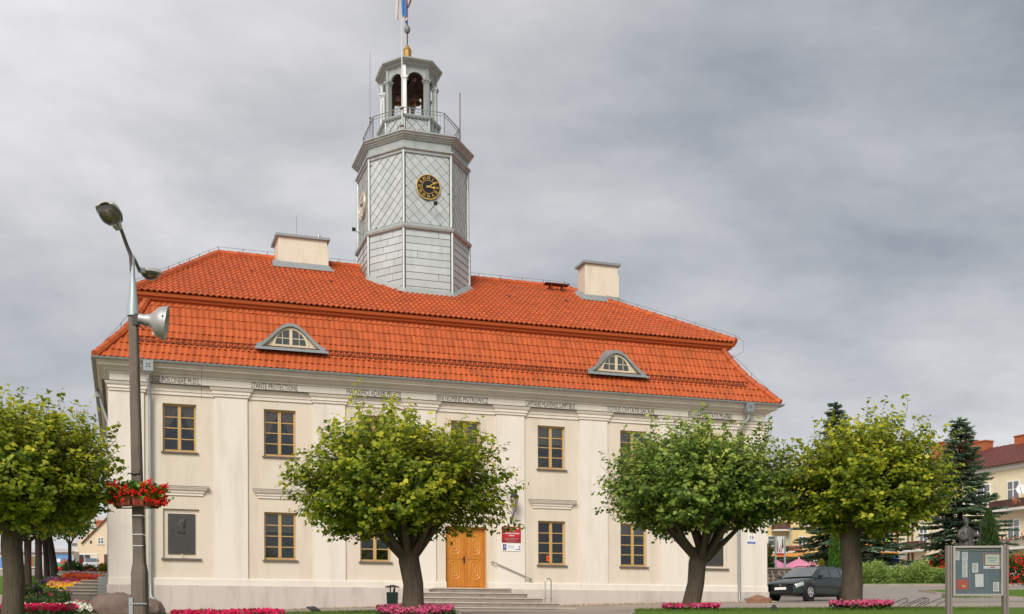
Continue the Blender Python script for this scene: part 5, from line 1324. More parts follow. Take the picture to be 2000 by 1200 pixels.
bush('flower_bush', 1838, 62.2, .98, .8, 1.42, M['shrub'], 'round bush of red flowers left of the notice board', 'bush', 60, 1300, .13, None, flowers='petal_red', nf=260, fs=.065)
bush('flower_bush', 1984, 58, 1.15, 1.0, 1.42, M['shrub'], 'big round bush of red flowers right of the notice board', 'bush', 61, 1800, .12, None, flowers='petal_red', nf=430, fs=.06)
bush('climbing_bush', 1500, 55, .38, .5, 2.0, M['shrub'], 'dark bush growing against the right corner of the hall', 'bush', 62, 700, .14)

# ---- flower beds
def bed(label, pts, h, mix, n, seed, leafm=None, size=.06, cat='flower bed', group=None, leaf_n=None):
    """planted patch: pts are (photo column, distance) corners on the ground; mix lists petal materials with their cross bands"""
    global rng
    keep = rng; rng = np.random.default_rng(seed)
    G = [at(px, D) for px, D in pts]; c = sum(G, Vector())/len(G)
    t = thing('flower_bed', label, cat, c, 0, group)
    xy = [(g.x, g.y) for g in G]
    def inside(x, y):
        r = False
        for i in range(len(xy)):
            (x1,y1),(x2,y2) = xy[i-1], xy[i]
            if (y1 > y) != (y2 > y) and x < (x2-x1)*(y-y1)/(y2-y1)+x1: r = not r
        return r
    x0, x1 = min(p[0] for p in xy), max(p[0] for p in xy); y0, y1 = min(p[1] for p in xy), max(p[1] for p in xy)
    def sample(n, band=None):
        out = []
        for _ in range(n*30):
            if len(out) >= n: break
            x, y = rng.uniform(x0,x1), rng.uniform(y0,y1)
            if not inside(x, y): continue
            if band:
                q = (y-y0)/(y1-y0)+.06*math.sin(x*3.1)+.05*math.sin(x*7.7)
                if not band[0] <= q < band[1]: continue
            out.append((x-c.x, y-c.y, gz(x,y)-c.z+h*rng.uniform(.75,1.1)))
        return np.array(out).reshape(-1,3)
    Pl = sample(leaf_n or n//2); nn = len(Pl); Pl[:,2] -= h*rng.uniform(.1,.9,nn)
    V, F, kk = leaf_cloud(Pl, rng.normal(0,.7,(nn,3))+np.array([0,0,1]), rng.uniform(.7,1.3,nn)*size*1.6)
    mesh_np('leaves', V, F, leafm or M['shrub'], t, 'stuff', tone=np.repeat(rng.uniform(0,.6,nn), kk))
    soil = MB(); soil.add([(g.x-c.x, g.y-c.y, g.z-c.z+.045) for g in G], [tuple(range(len(G)))]); soil.build('soil', M['soil'], t)
    for mname, w, band in mix:
        P = sample(int(n*w), band)
        if len(P): blossoms(P, size, M[mname], t)
    rng = keep
    return t
def ring_pts(px, D, r, n=14): 
    c = at(px, D); return [((c.x+r*math.cos(k*2*PI/n))/(c.y+r*.8*math.sin(k*2*PI/n))*FPX+1000, c.y+r*.8*math.sin(k*2*PI/n)) for k in range(n)]
bed('ring of pink flowers round the foot of the linden before the door', ring_pts(812, 24, .82), .17, [('petal_pink', 1, None)], 900, 70, size=.045, group='pink flower rings under the lindens')
bed('ring of pink flowers round the foot of the leaning linden', ring_pts(1350, 26.5, .67), .15, [('petal_pink', .7, None), ('petal_rose', .3, None)], 700, 71, size=.045, group='pink flower rings under the lindens')
bed('ring of pink flowers round the thick linden trunk beside the car', ring_pts(1683, 26, .72), .20, [('petal_pink', 1, None)], 800, 72, size=.045, group='pink flower rings under the lindens')
bed('low strip of rose-pink flowers at the bottom edge before the hall', [(330, 23.6), (560, 23.6), (545, 24.6), (345, 24.6)], .12, [('petal_rose', 1, None)], 700, 73, size=.045)
bed('front bed of crimson-pink flowers beside the left linden trunk', [(-10, 26), (140, 26), (152, 30.5), (120, 32), (-10, 33)], .22, [('petal_rose', 1, (0, .75)), ('petal_white', .25, (.7, 1.2))], 1500, 74, size=.06)
bed('white flower bed pointing at the side steps', [(120, 32), (160, 30), (174, 30), (188, 40.5), (150, 40.5), (118, 35)], .17, [('petal_white', 1, None), ('petal_rose', .25, (.82, 1.3))], 1500, 75, size=.06)
bed('dark leafy rose bed between the pink and the yellow flowers', [(38, 37.5), (112, 37.5), (140, 41), (118, 45.5), (40, 45.5)], .42, [('petal_rose', .02, None)], 900, 76, size=.055, leaf_n=3200)
bed('yellow and pink flower bed left of the side steps', [(88, 47.5), (128, 46.2), (156, 48.5), (168, 51), (150, 55), (104, 55)], .18, [('petal_yellow', .7, (0, .6)), ('petal_pink', .6, (.35, 1.2))], 1400, 77, size=.07)
bed('bright orange flower bed above the side steps', [(121, 55), (196, 52.5), (198, 58.5), (130, 59.5)], .2, [('petal_orange', 1, None), ('petal_pink', .2, (.3, .6))], 1500, 78, size=.08)
bed('small purple flower bed on the left lawn', [(76, 53), (112, 52), (128, 55.5), (98, 56.5)], .14, [('petal_purple', 1, None)], 600, 79, size=.07)
bed('far bed of white and pink flowers behind the orange ones', [(113, 61), (212, 60), (214, 65), (120, 66)], .15, [('petal_white', .8, None), ('petal_pink', .5, (.4, .9))], 1100, 80, size=.08)
bed('distant red and yellow flower bed before the mural', [(113, 70), (134, 70), (134, 74), (116, 74)], .22, [('petal_red', .6, (0, .6)), ('petal_yellow', .6, (.4, 1.2))], 300, 81, size=.1)
bush('golden_bush', 206, 66, .42, .5, .62, M['yellow_shrub'], 'golden yellow bush beside the left corner of the hall', 'bush', 82, 700, .10)
bush('green_bush', 141, 69, .55, .5, .75, M['shrub'], 'dark green bush under the small young linden', 'bush', 83, 600, .14)
bush('red_leaf_bush', 172, 70, .55, .4, .45, M['shrub'], 'low hedge bush with reddish flowers before the silver car', 'bush', 84, 400, .13, flowers='adv_red', nf=60, fs=.08)
bush('rose_bush', 64, 41, .42, .4, .7, M['shrub'], 'rose bush with a few dark blooms beside the left trunk', 'bush', 85, 320, .12, flowers='petal_purple', nf=14, fs=.08)

# ================================================================== STREET FURNITURE
# ---- lamp post
D0 = 23.0; b = pt(273, 1205, D0)
lp = thing('lamp_post', 'brown ribbed concrete lamp post with two lamp heads left of the hall', 'lamp post', (b.x, b.y, gz(b.x, b.y)))
LO = (b.x, b.y, gz(b.x, b.y))
def LB(mb, name, m, **k): return mb.build(name, m, lp, off=LO, **k)
def pole_pt(py): # axis of the pole by height row
    px = np.interp(py, [612, 640, 950, 1090, 1200], [259.5, 260.5, 268, 272, 273]); return pt(px, py, D0)
mb = MB(); rows = [(612, .078), (640, .082), (950, .096), (1085, .106), (1100, .112), (1118, .140), (1205, .145)]
for (y0, r0), (y1, r1) in zip(rows, rows[1:]):
    p, q = pole_pt(y0), pole_pt(y1); mb.rings([[(p.x+r0*x, p.y+r0*y*.9, p.z) for x, y in ((-1,-.7),(-.75,-1),(.75,-1),(1,-.7),(1,1),(-1,1))], [(q.x+r1*x, q.y+r1*y*.9, q.z) for x, y in ((-1,-.7),(-.75,-1),(.75,-1),(1,-.7),(1,1),(-1,1))]], caps=(y0 == 612))
q = pole_pt(1205); mb.box(q.x-.162, q.x+.162, q.y-.15, q.y+.15, q.z-.5, q.z+.02)
LB(mb, 'pole', M['concrete'])
mb = MB(); z0, z1 = pole_pt(1090).z, pole_pt(645).z; n = int((z1-z0)/.052)
for k in range(n):
    z = z0+k*.052; py = np.interp(z, [pole_pt(1205).z, pole_pt(612).z], [1205, 612]); p = pole_pt(py); r = np.interp(py, [612, 950, 1090], [.065, .081, .090])
    mb.box(p.x-r*.72, p.x+r*.72, p.y-r*1.13, p.y-r*.9, z, z+.026)
LB(mb, 'ribs', M['concrete'], kind='stuff')
p = pole_pt(612); w = pt(258.5, 500, D0)
mb = MB(); mb.tube([p+Vector((0,0,-.06)), p+Vector((0,0,.12)), pt(259.5, 555, D0), pt(259, 540, D0), w], [.115, .108, .06, .05, .045], 12); LB(mb, 'sleeve', M['lamp_metal'], smooth=True)
mb = MB(); mb.tube([pt(258.5, 545, D0), pt(256, 500, D0-.02), pt(247, 478, D0-.10), pt(239, 455, D0-.22), pt(234, 443, D0-.3)], [.04, .042, .036, .034, .034], 10); LB(mb, 'arm', M['lamp_arm'], smooth=True)
mb = MB(); mb.tube([pt(259, 512, D0), pt(262, 506, D0+.08), pt(266, 514, D0+.3), pt(272, 528, D0+.65)], .034, 10); LB(mb, 'arm', M['lamp_arm'], smooth=True)
def lamp_head(O, fwd, upv, sc, nm='lamp_head'):
    """cobra head: O end of the arm, fwd along the head, upv its back"""
    f_ = Vector(fwd).normalized(); u_ = (Vector(upv)-f_*Vector(upv).dot(f_)).normalized(); s_ = f_.cross(u_)
    R = Matrix(((s_.x, f_.x, u_.x, O.x), (s_.y, f_.y, u_.y, O.y), (s_.z, f_.z, u_.z, O.z), (0,0,0,1))) @ Matrix.Scale(sc, 4)
    mb = MB()
    neck = [(.0,.055,-.06,.05), (.14,.075,-.07,.06), (.16,.07,-.06,.055)]
    rr_ = []
    for y, w_, zb_, zt_ in neck: rr_.append([R @ Vector((x*w_, y, z)) for x, z in ((-1,zb_),(1,zb_),(1,zt_*.6),(.6,zt_),(-.6,zt_),(-1,zt_*.6))])
    mb.rings(rr_, caps=True); hd = LB(mb, nm, M['lamp_metal'])
    mb = MB(); shell = []
    for y, w_, h_ in ((.12,.11,.07), (.18,.17,.11), (.30,.22,.15), (.44,.22,.16), (.53,.20,.15), (.57,.17,.11), (.58,.10,.06)):
        shell.append([R @ Vector((w_*math.cos(t_), y, -.02+h_*math.sin(t_))) for t_ in np.linspace(0, PI, 11)])
    mb.rings(shell, closed=False); LB(mb, 'shell', M['lamp_shell'], parent2=None) if False else mb.build('shell', M['lamp_shell'], hd, off=LO, smooth=True)
    mb = MB(); bowl = []
    for y, w_, h_ in ((.12,.09,.02), (.17,.15,.11), (.30,.20,.17), (.42,.20,.16), (.51,.17,.10), (.55,.12,.01)):
        bowl.append([R @ Vector((w_*math.cos(t_), y, -.022-h_*math.sin(t_))) for t_ in np.linspace(0, PI, 11)])
    mb.rings(bowl, closed=False); mb.build('bowl', M['lamp_glass'], hd, off=LO, smooth=True)
    mb = MB(); mb.lathe([(0,.0),(.035,.02),(.04,.10),(.02,.17),(0,.18)], 10, R @ Matrix.Translation((0,.30,-.055)) @ Matrix.Rotation(-PI/2, 4, 'X')); mb.build('bulb', M['offwhite'], hd, off=LO, smooth=True)
    mb = MB(); mb.add([R @ Vector((x, y, -.018)) for x, y in ((-.11,.14),(.11,.14),(.21,.30),(.21,.44),(.18,.56),(-.18,.56),(-.21,.44),(-.21,.30))], [(0,1,2,3,4,5,6,7)]); mb.build('reflector', M['lamp_shell'], hd, off=LO)
lamp_head(pt(233, 446, D0-.3), Vector((-.16,-.80,.42)), Vector((0,.2,1)), 1.05)
lamp_head(pt(271, 526, D0+.65), Vector((.34,.50,.02)), Vector((0,-.0,1)), .84)
for py in (1008, 1045, 1067): p = pole_pt(py); LB(MB().rings([[(p.x+r*x, p.y+r*y, z) for x, y in ((-1,-1.02),(1,-1.02),(1,1),(-1,1))] for r, z in ((.107, p.z-.012), (.107, p.z+.012))]), 'wire_band', M['steel'])
p = pole_pt(1180); LB(MB().box(p.x-.175, p.x+.19, p.y-.165, p.y-.150, p.z-.012, p.z+.012).box(p.x-.165, p.x-.085, p.y-.158, p.y-.135, p.z-.4, p.z+.12), 'foot_bracket', M['gutter'])
LB(MB().tube([pt(279.5, 1002, D0), pt(280.5, 1058, D0)], .009, 6).tube([pt(281, 1058, D0), pt(281.5, 1078, D0)], .022, 8).box(pole_pt(1070).x+.08, pole_pt(1070).x+.14, p.y-.02, p.y+.02, pole_pt(1070).z, pole_pt(1070).z+.03), 'antenna', M['dark'])
p = pole_pt(928); LB(MB().tube([p+Vector((-.15,-.1,.02)), p+Vector((0,-.12,.0)), p+Vector((.1,-.1,.02)), p+Vector((.09,-.1,.08))], .014, 5), 'hook', M['dark'])

# ---- loudspeaker
sp0 = pt(271, 622, D0-.05); t = thing('loudspeaker', 'silver horn loudspeaker clamped to the top of the lamp post', 'loudspeaker', sp0)
ax = Vector((.93, .20, -.13)).normalized(); R = ax.to_track_quat('Z', 'Y').to_matrix().to_4x4() @ Matrix.Scale(1.08, 4)
MB().lathe([(0,-.02),(.08,-.01),(.09,.03),(.085,.09),(.10,.13)], 18, R @ Matrix.Translation((0,0,0))).build('driver', M['alu'], t, smooth=True)
pr = [(.085,.08),(.105,.13),(.115,.19),(.145,.235),(.19,.27),(.235,.305),(.27,.35),(.29,.40),(.30,.45),(.315,.475),(.315,.495),(.29,.505)]
MB().lathe(pr, 32, R).build('horn', M['alu'], t, smooth=True)
MB().lathe([(.28,.505),(.22,.42),(.15,.36),(.06,.30),(.05,.2)], 28, R).lathe([(0,.40),(.07,.42),(.085,.34),(.04,.2)], 18, R).build('inner_horn', M['alu'], t, smooth=True)
mb = MB()
for k in range(3):
    a_ = k*2.1+.9; mb.obox(R @ Matrix.Rotation(a_, 4, 'Z') @ Matrix.Translation((.295, 0, .455)), .025, .03, .06)
mb.build('rim_clip', M['dark'], t)
MB().obox(R @ Matrix.Translation((-.0,-.235,.37)) , .03, .03, .20).build('side_rib', M['alu'], t)
mb = MB(); mb.obox(Matrix.Translation((-.06,.03,-.03)), .10, .16, .22); mb.tube([(.0,0,-.08),(.12,0,-.13),(.18,0,-.10)], .022, 6); mb.build('clamp', M['dark'], t)
mb = MB()
for k in range(3): mb.tube([(-.02,-.04,-.08), (.06+.03*k,-.06,-.20-.02*k), (.16,-.05,-.24+.05*k), (.19,-.04,-.12), (.12,0,-.10)], .007, 5)
mb.build('cable', M['dark'], t)

# ---- flower basket round the pole
p = pole_pt(978); t = thing('flower_basket', 'terracotta flower trough of red geraniums hung round the lamp post', 'flower basket', p)
mb = MB()
for k in range(4):
    a0_, a1_ = PI+k*PI/4, PI+(k+1)*PI/4
for sgn in (-1, 1):
    for k in range(3):
        a_ = -PI/2+sgn*(.28+k*.62); c_ = Vector((.34*math.cos(a_)*1.15, .30*math.sin(a_)-.02, -.02)); Q = Matrix.Translation(c_) @ Matrix.Rotation(a_+PI/2, 4, 'Z')
        tr = MB(); tr.rings([[Q @ Vector((x*w_, y*d_, z)) for x, y in ((-1,-1),(1,-1),(1,1),(-1,1))] for w_, d_, z in ((.095,.055,-.11),(.115,.075,.03),(.125,.085,.03),(.125,.085,.055),(.11,.07,.055))], caps=True)
        tr.build('trough', M['terracotta'], t)
mb = MB(); mb.tube([(.40*math.cos(a_), .36*math.sin(a_)-.02, -.15) for a_ in np.linspace(PI-.1, 2*PI+.1, 14)], .014, 6); mb.tube([(-.42,0,-.15),(.42,0,-.15)], .014, 6); mb.build('hanger', M['rust'], t)
n = 1500; a_ = rng.uniform(PI*.93, PI*2.07, n); rr_ = .33+rng.normal(0,.09,n); P = np.stack([rr_*np.cos(a_)*1.22, rr_*np.sin(a_)*.95, .07+rng.uniform(-.12,.25,n)*(1.0-.35*np.abs(np.cos(a_)))], 1)
V, F, kk = leaf_cloud(P, rng.normal(0,.6,(n,3))+np.array([0,-.3,.6]), rng.uniform(.05,.09,n)); mesh_np('foliage', V, F, M['thuja'], t, 'stuff', tone=np.repeat(rng.uniform(.1,.75,n), kk))
n = 84; a_ = rng.uniform(PI*.92, PI*2.08, n); rr_ = .42+rng.normal(0,.06,n); P = np.stack([rr_*np.cos(a_)*1.25, rr_*np.sin(a_), .10+rng.uniform(-.20,.22,n)], 1); P[:,1] -= .06; P = np.repeat(P, 9, 0)+rng.normal(0,.024,(n*9,3)); blossoms(P, .032, M['petal_red'], t, 2)

# ---- boulders
def boulder(label, c, rx, ry, rz, m, seed):
    t = thing('boulder', label, 'boulder', c)
    mb = MB(); rs = []; o3 = Vector((seed*3.7, seed, 0))
    for i in range(25):
        th = -PI/2+PI*i/24; ring_ = []
        for j in range(40):
            d = Vector((math.cos(th)*math.cos(2*PI*j/40), math.cos(th)*math.sin(2*PI*j/40), math.sin(th)))
            k = 1+.22*noise.noise(d*1.3+o3)+.12*noise.noise(d*2.7+o3)+.05*noise.noise(d*6+o3); ring_.append((rx*d.x*k, ry*d.y*k, rz*d.z*k))
        rs.append(ring_)
    mb.rings(rs, caps=True); mb.build('stone', m, t, smooth=True); return t
c = at(236, 33.5); boulder('large grey-brown granite boulder behind the lamp post', (c.x, c.y, c.z+.08), .86, .7, .56, M['boulder'], 3)
c = at(296, 35.5); boulder('small dark boulder tucked behind the foot of the lamp post', (c.x, c.y, c.z+.05), .42, .4, .42, M['boulder'], 5)
c = at(1484, 44.6); boulder('flat reddish boulder at the right corner of the hall', (c.x, c.y, c.z+.03), .46, .3, .26, M['boulder_red'], 7)

# ---- litter bin
D = 32.5; b = at(767, D); t = thing('litter_bin', 'dark green litter bin with a little roof left of the linden trunk', 'bin', b)
MB().tube([(.03,.16,-.1),(.03,.16,.62)], .03, 8).build('post', M['dark'], t)
mb = MB(); mb.prism([(-.14,-.15,.15),(.14,-.15,.15),(.155,-.17,.52),(-.155,-.17,.52)], (0,.28,0)); mb.build('body', M['bin'], t)
mb = MB(); mb.tube([(-.06,0,.5),(-.06,0,.68)], .02, 6); mb.tube([(.06,0,.5),(.06,0,.68)], .02, 6); mb.build('roof_post', M['dark'], t)
MB().rings([[(-.2,-.2,.665),(.2,-.2,.665),(.2,.2,.665),(-.2,.2,.665)],[(-.2,-.2,.675),(.2,-.2,.675),(.2,.2,.675),(-.2,.2,.675)],[(-.04,-.04,.73),(.04,-.04,.73),(.04,.04,.73),(-.04,.04,.73)]], caps=True).build('roof', M['dark'], t)

# ---- ground spotlight and pigeon
b = at(1512, 25.5); t = thing('ground_spotlight', 'small dark wedge-shaped spotlight in the grass near the car', 'spotlight', b)
mb = MB(); mb.prism([(-.11,-.08,.0),(.11,-.08,.0),(.0,-.08,.16)], (0,.18,0)); mb.build('housing', M['car_plastic'], t)
MB().box(-.02,.02,-.01,.01,-.1,.03).build('spike', M['dark'], t)
b = at(611, 27.5); t = thing('pigeon', 'grey pigeon sitting on the lawn edge before the hall', 'bird', b)
mb = MB(); R = Matrix.Translation((0,0,.12)) @ Matrix.Rotation(PI/2, 4, 'Y') @ Matrix.Rotation(.25, 4, 'Y')
mb.lathe([(0,-.16),(.02,-.15),(.03,-.09),(.062,-.02),(.068,.05),(.045,.11),(.032,.13),(.034,.155),(.02,.18),(.006,.19),(0,.215)], 12, R)
mb.tube([(.01,.02,.07),(.01,.02,0)], .006, 5); mb.tube([(.01,-.02,.07),(.01,-.02,0)], .006, 5); mb.build('bird_body', M['pigeon'], t, smooth=True)

# ---- notice board
D = 20.0
p0, p1 = pt(1853.5, 1063, D), pt(1963.5, 1066, D)
gzb = min(gz(p0.x, D), gz(p1.x, D))
t = thing('notice_board', 'metal-framed glass notice board on two posts at the right edge', 'notice board', ((p0.x+p1.x)/2, D, gzb))
NO = ((p0.x+p1.x)/2, D, gzb); nx = (p1.x-p0.x)/2; zt = (p0.z+p1.z)/2-gzb-.01; zb_ = pt(1910, 1164, D).z-gzb
def NBd(mb, name, m, par=None, **k): return mb.build(name, m, par or t, **k)
for x in (-nx, nx):
    NBd(MB().box(x-.042, x-.012, -.035, .075, -.15, zt).box(x-.009, x+.009, -.02, .06, -.15, zt-.005).box(x+.012, x+.042, -.035, .075, -.15, zt), 'post', M['board_post'])
xi = nx-.055
NBd(MB().box(-xi-.0, xi, .028, .05, zb_+.02, zt-.02), 'back_panel', M['board_back'])
fr = MB(); fr.box(-xi, -xi+.035, -.05, .06, zb_, zt-.01); fr.box(xi-.035, xi, -.05, .06, zb_, zt-.01); fr.box(-xi+.035, xi-.035, -.05, .06, zb_, zb_+.03); fr.box(-xi+.035, xi-.035, -.05, .06, zt-.045, zt-.01); NBd(fr, 'frame', M['board_metal'])
NBd(MB().box(-xi+.04, xi-.05, .0, .02, zt-.085, zt-.062), 'lamp_tube', M['paper_green']); NBd(MB().box(-xi+.035, xi-.035, -.03, .027, zt-.06, zt-.046), 'top_rail', M['dark'])
NBd(MB().box(-xi+.035, xi-.035, -.034, -.030, zb_+.03, zt-.061), 'glass', glassmat('board_glass', (.93,.95,.95), 1.45, boost=.01))
for x in (-.12, .17): NBd(MB().box(x-.002, x+.002, .022, .028, zb_+.03, zt-.09), 'panel_joint', M['print'])
def paper(label, px0, py0, px1, py1, m, deco=None, rot=0.0):
    a_, b_ = pt(px0, py0, D), pt(px1, py1, D); cx, cz = (a_.x+b_.x)/2, (a_.z+b_.z)/2; w_, h_ = abs(b_.x-a_.x)/2, abs(a_.z-b_.z)/2
    q = thing('notice', label, 'notice', (cx, D+.022, cz), 0, 'papers pinned in the notice board'); q.rotation_euler = (0, rot, 0)
    mb = MB(); n = 6; mb.rings([[(w_*(2*i/n-1), -.004*abs(math.sin(i*1.1+j)), h_*(1-2*j/n)) for i in range(n+1)] for j in range(n+1)], closed=False); mb.build('sheet', M[m], q)
    if deco == 'text':
        mb = MB(); k = 0; z = h_*.75
        while z > -h_*.8: mb.box(-w_*.75, w_*random.uniform(.2,.78), -.0065, -.0055, z-.0025, z+.0025); z -= .016
        mb.build('print_lines', M['print'], q)
    if deco == 'poster':
        MB().box(-w_*.92, w_*.92, -.0075, -.0055, h_*.22, h_*.86).build('print_band', M['paper_red'], q)
        mb = MB(); mb.prism([(-w_*.1,-.007,-h_*.55),(w_*.8,-.007,-h_*.4),(-w_*.05,-.007,h_*.0)], (0,.001,0)); mb.build('yellow_wedge', M['paper_yellow'], q)
        mb = MB(); mb.prism([(-w_*.8,-.007,-h_*.6),(-w_*.1,-.007,-h_*.6),(-w_*.1,-.007,-h_*.1)], (0,.001,0)); mb.build('grey_wedge', M['paper_brown'], q)
    if deco == 'frame':
        mb = MB(); mb.box(-w_*.98, w_*.98, -.007, -.0055, -h_*.62, h_*.98); mb.build('border', M['paper_brown'], q)
        MB().box(-w_*.82, w_*.78, -.0085, -.007, -h_*.52, h_*.82).build('field', M['paper_green'], q)
        text('heading', 'ZAPROSZENIE' if False else '~ ~ ~ ~ ~', .05, M['print'], q, Matrix.Translation((0,-.009,h_*.35)) @ Matrix.Rotation(PI/2,4,'X'), extrude=.0005) if False else None
        mb = MB()
        for k in range(4): mb.box(-w_*(.6-.1*k), w_*(.55-.08*k), -.0095, -.0085, h_*(.45-.2*k)-.003, h_*(.45-.2*k)+.003)
        mb.build('print_lines', M['navy'], q); MB().box(-w_*.25, w_*.3, -.0075, -.0055, -h_*.86, -h_*.74).build('red_print', M['red_sign'], q)
    return q
paper('white paper at the upper left corner of the notice board, slightly tilted', 1864.5, 1076.5, 1875, 1094.5, 'paper', 'text', .03)
paper('topmost of the three white papers pinned in a column', 1879.5, 1078, 1891, 1094, 'paper', 'text')
paper('middle one of the three white papers pinned in a column', 1880, 1094.5, 1890.5, 1110.5, 'paper', 'text')
paper('lowest of the three white papers pinned in a column', 1880, 1111, 1890.5, 1128, 'paper', 'text')
paper('white paper with rounded corners in the middle of the notice board', 1899.5, 1100, 1911.5, 1118.5, 'paper', 'text')
paper('crumpled larger white paper below the middle of the notice board', 1905.5, 1121.5, 1922, 1146.5, 'paper', None, -.02)
paper('red poster with a yellow wedge at the lower left of the notice board', 1869.5, 1132.5, 1891, 1151.5, 'paper_red', 'poster')
paper('large certificate with a brown border at the upper right of the notice board', 1921.5, 1080.5, 1956.5, 1111, 'paper', 'frame', .01)
paper('small white paper at the lower right of the notice board', 1940.5, 1137, 1952.5, 1155.5, 'paper', 'text')

# ---- bike rack
D = 31.5; b = at(1787, D); t = thing('bicycle_rack', 'low bicycle rack of leaning grey tube hoops on the paving', 'bicycle rack', b)
for i, (x0, dy_) in enumerate(((1745,0), (1768,-.5), (1786,0), (1806,-.5))):
    X = (x0-1787)/FPX*D; mb = MB()
    mb.tube([(X-.24,dy_,-.03),(X-.20,dy_,.05),(X+.0,dy_,.14),(X+.26,dy_-.02,.25),(X+.34,dy_-.02,.265),(X+.385,dy_-.02,.235),(X+.37,dy_-.02,.18),(X+.29,dy_,.13),(X+.18,dy_+.02,.08),(X+.14,dy_+.03,.03),(X+.14,dy_+.03,-.05)], .014, 8)
    mb.build('hoop', M['lamp_arm'], t, smooth=True)
mb = MB(); mb.tube([(-.85,0,.012),(.75,0,.012)], .014, 6); mb.tube([(-.75,-.5,.012),(.75,-.5,.012)], .014, 6); mb.build('base_bar', M['lamp_arm'], t)

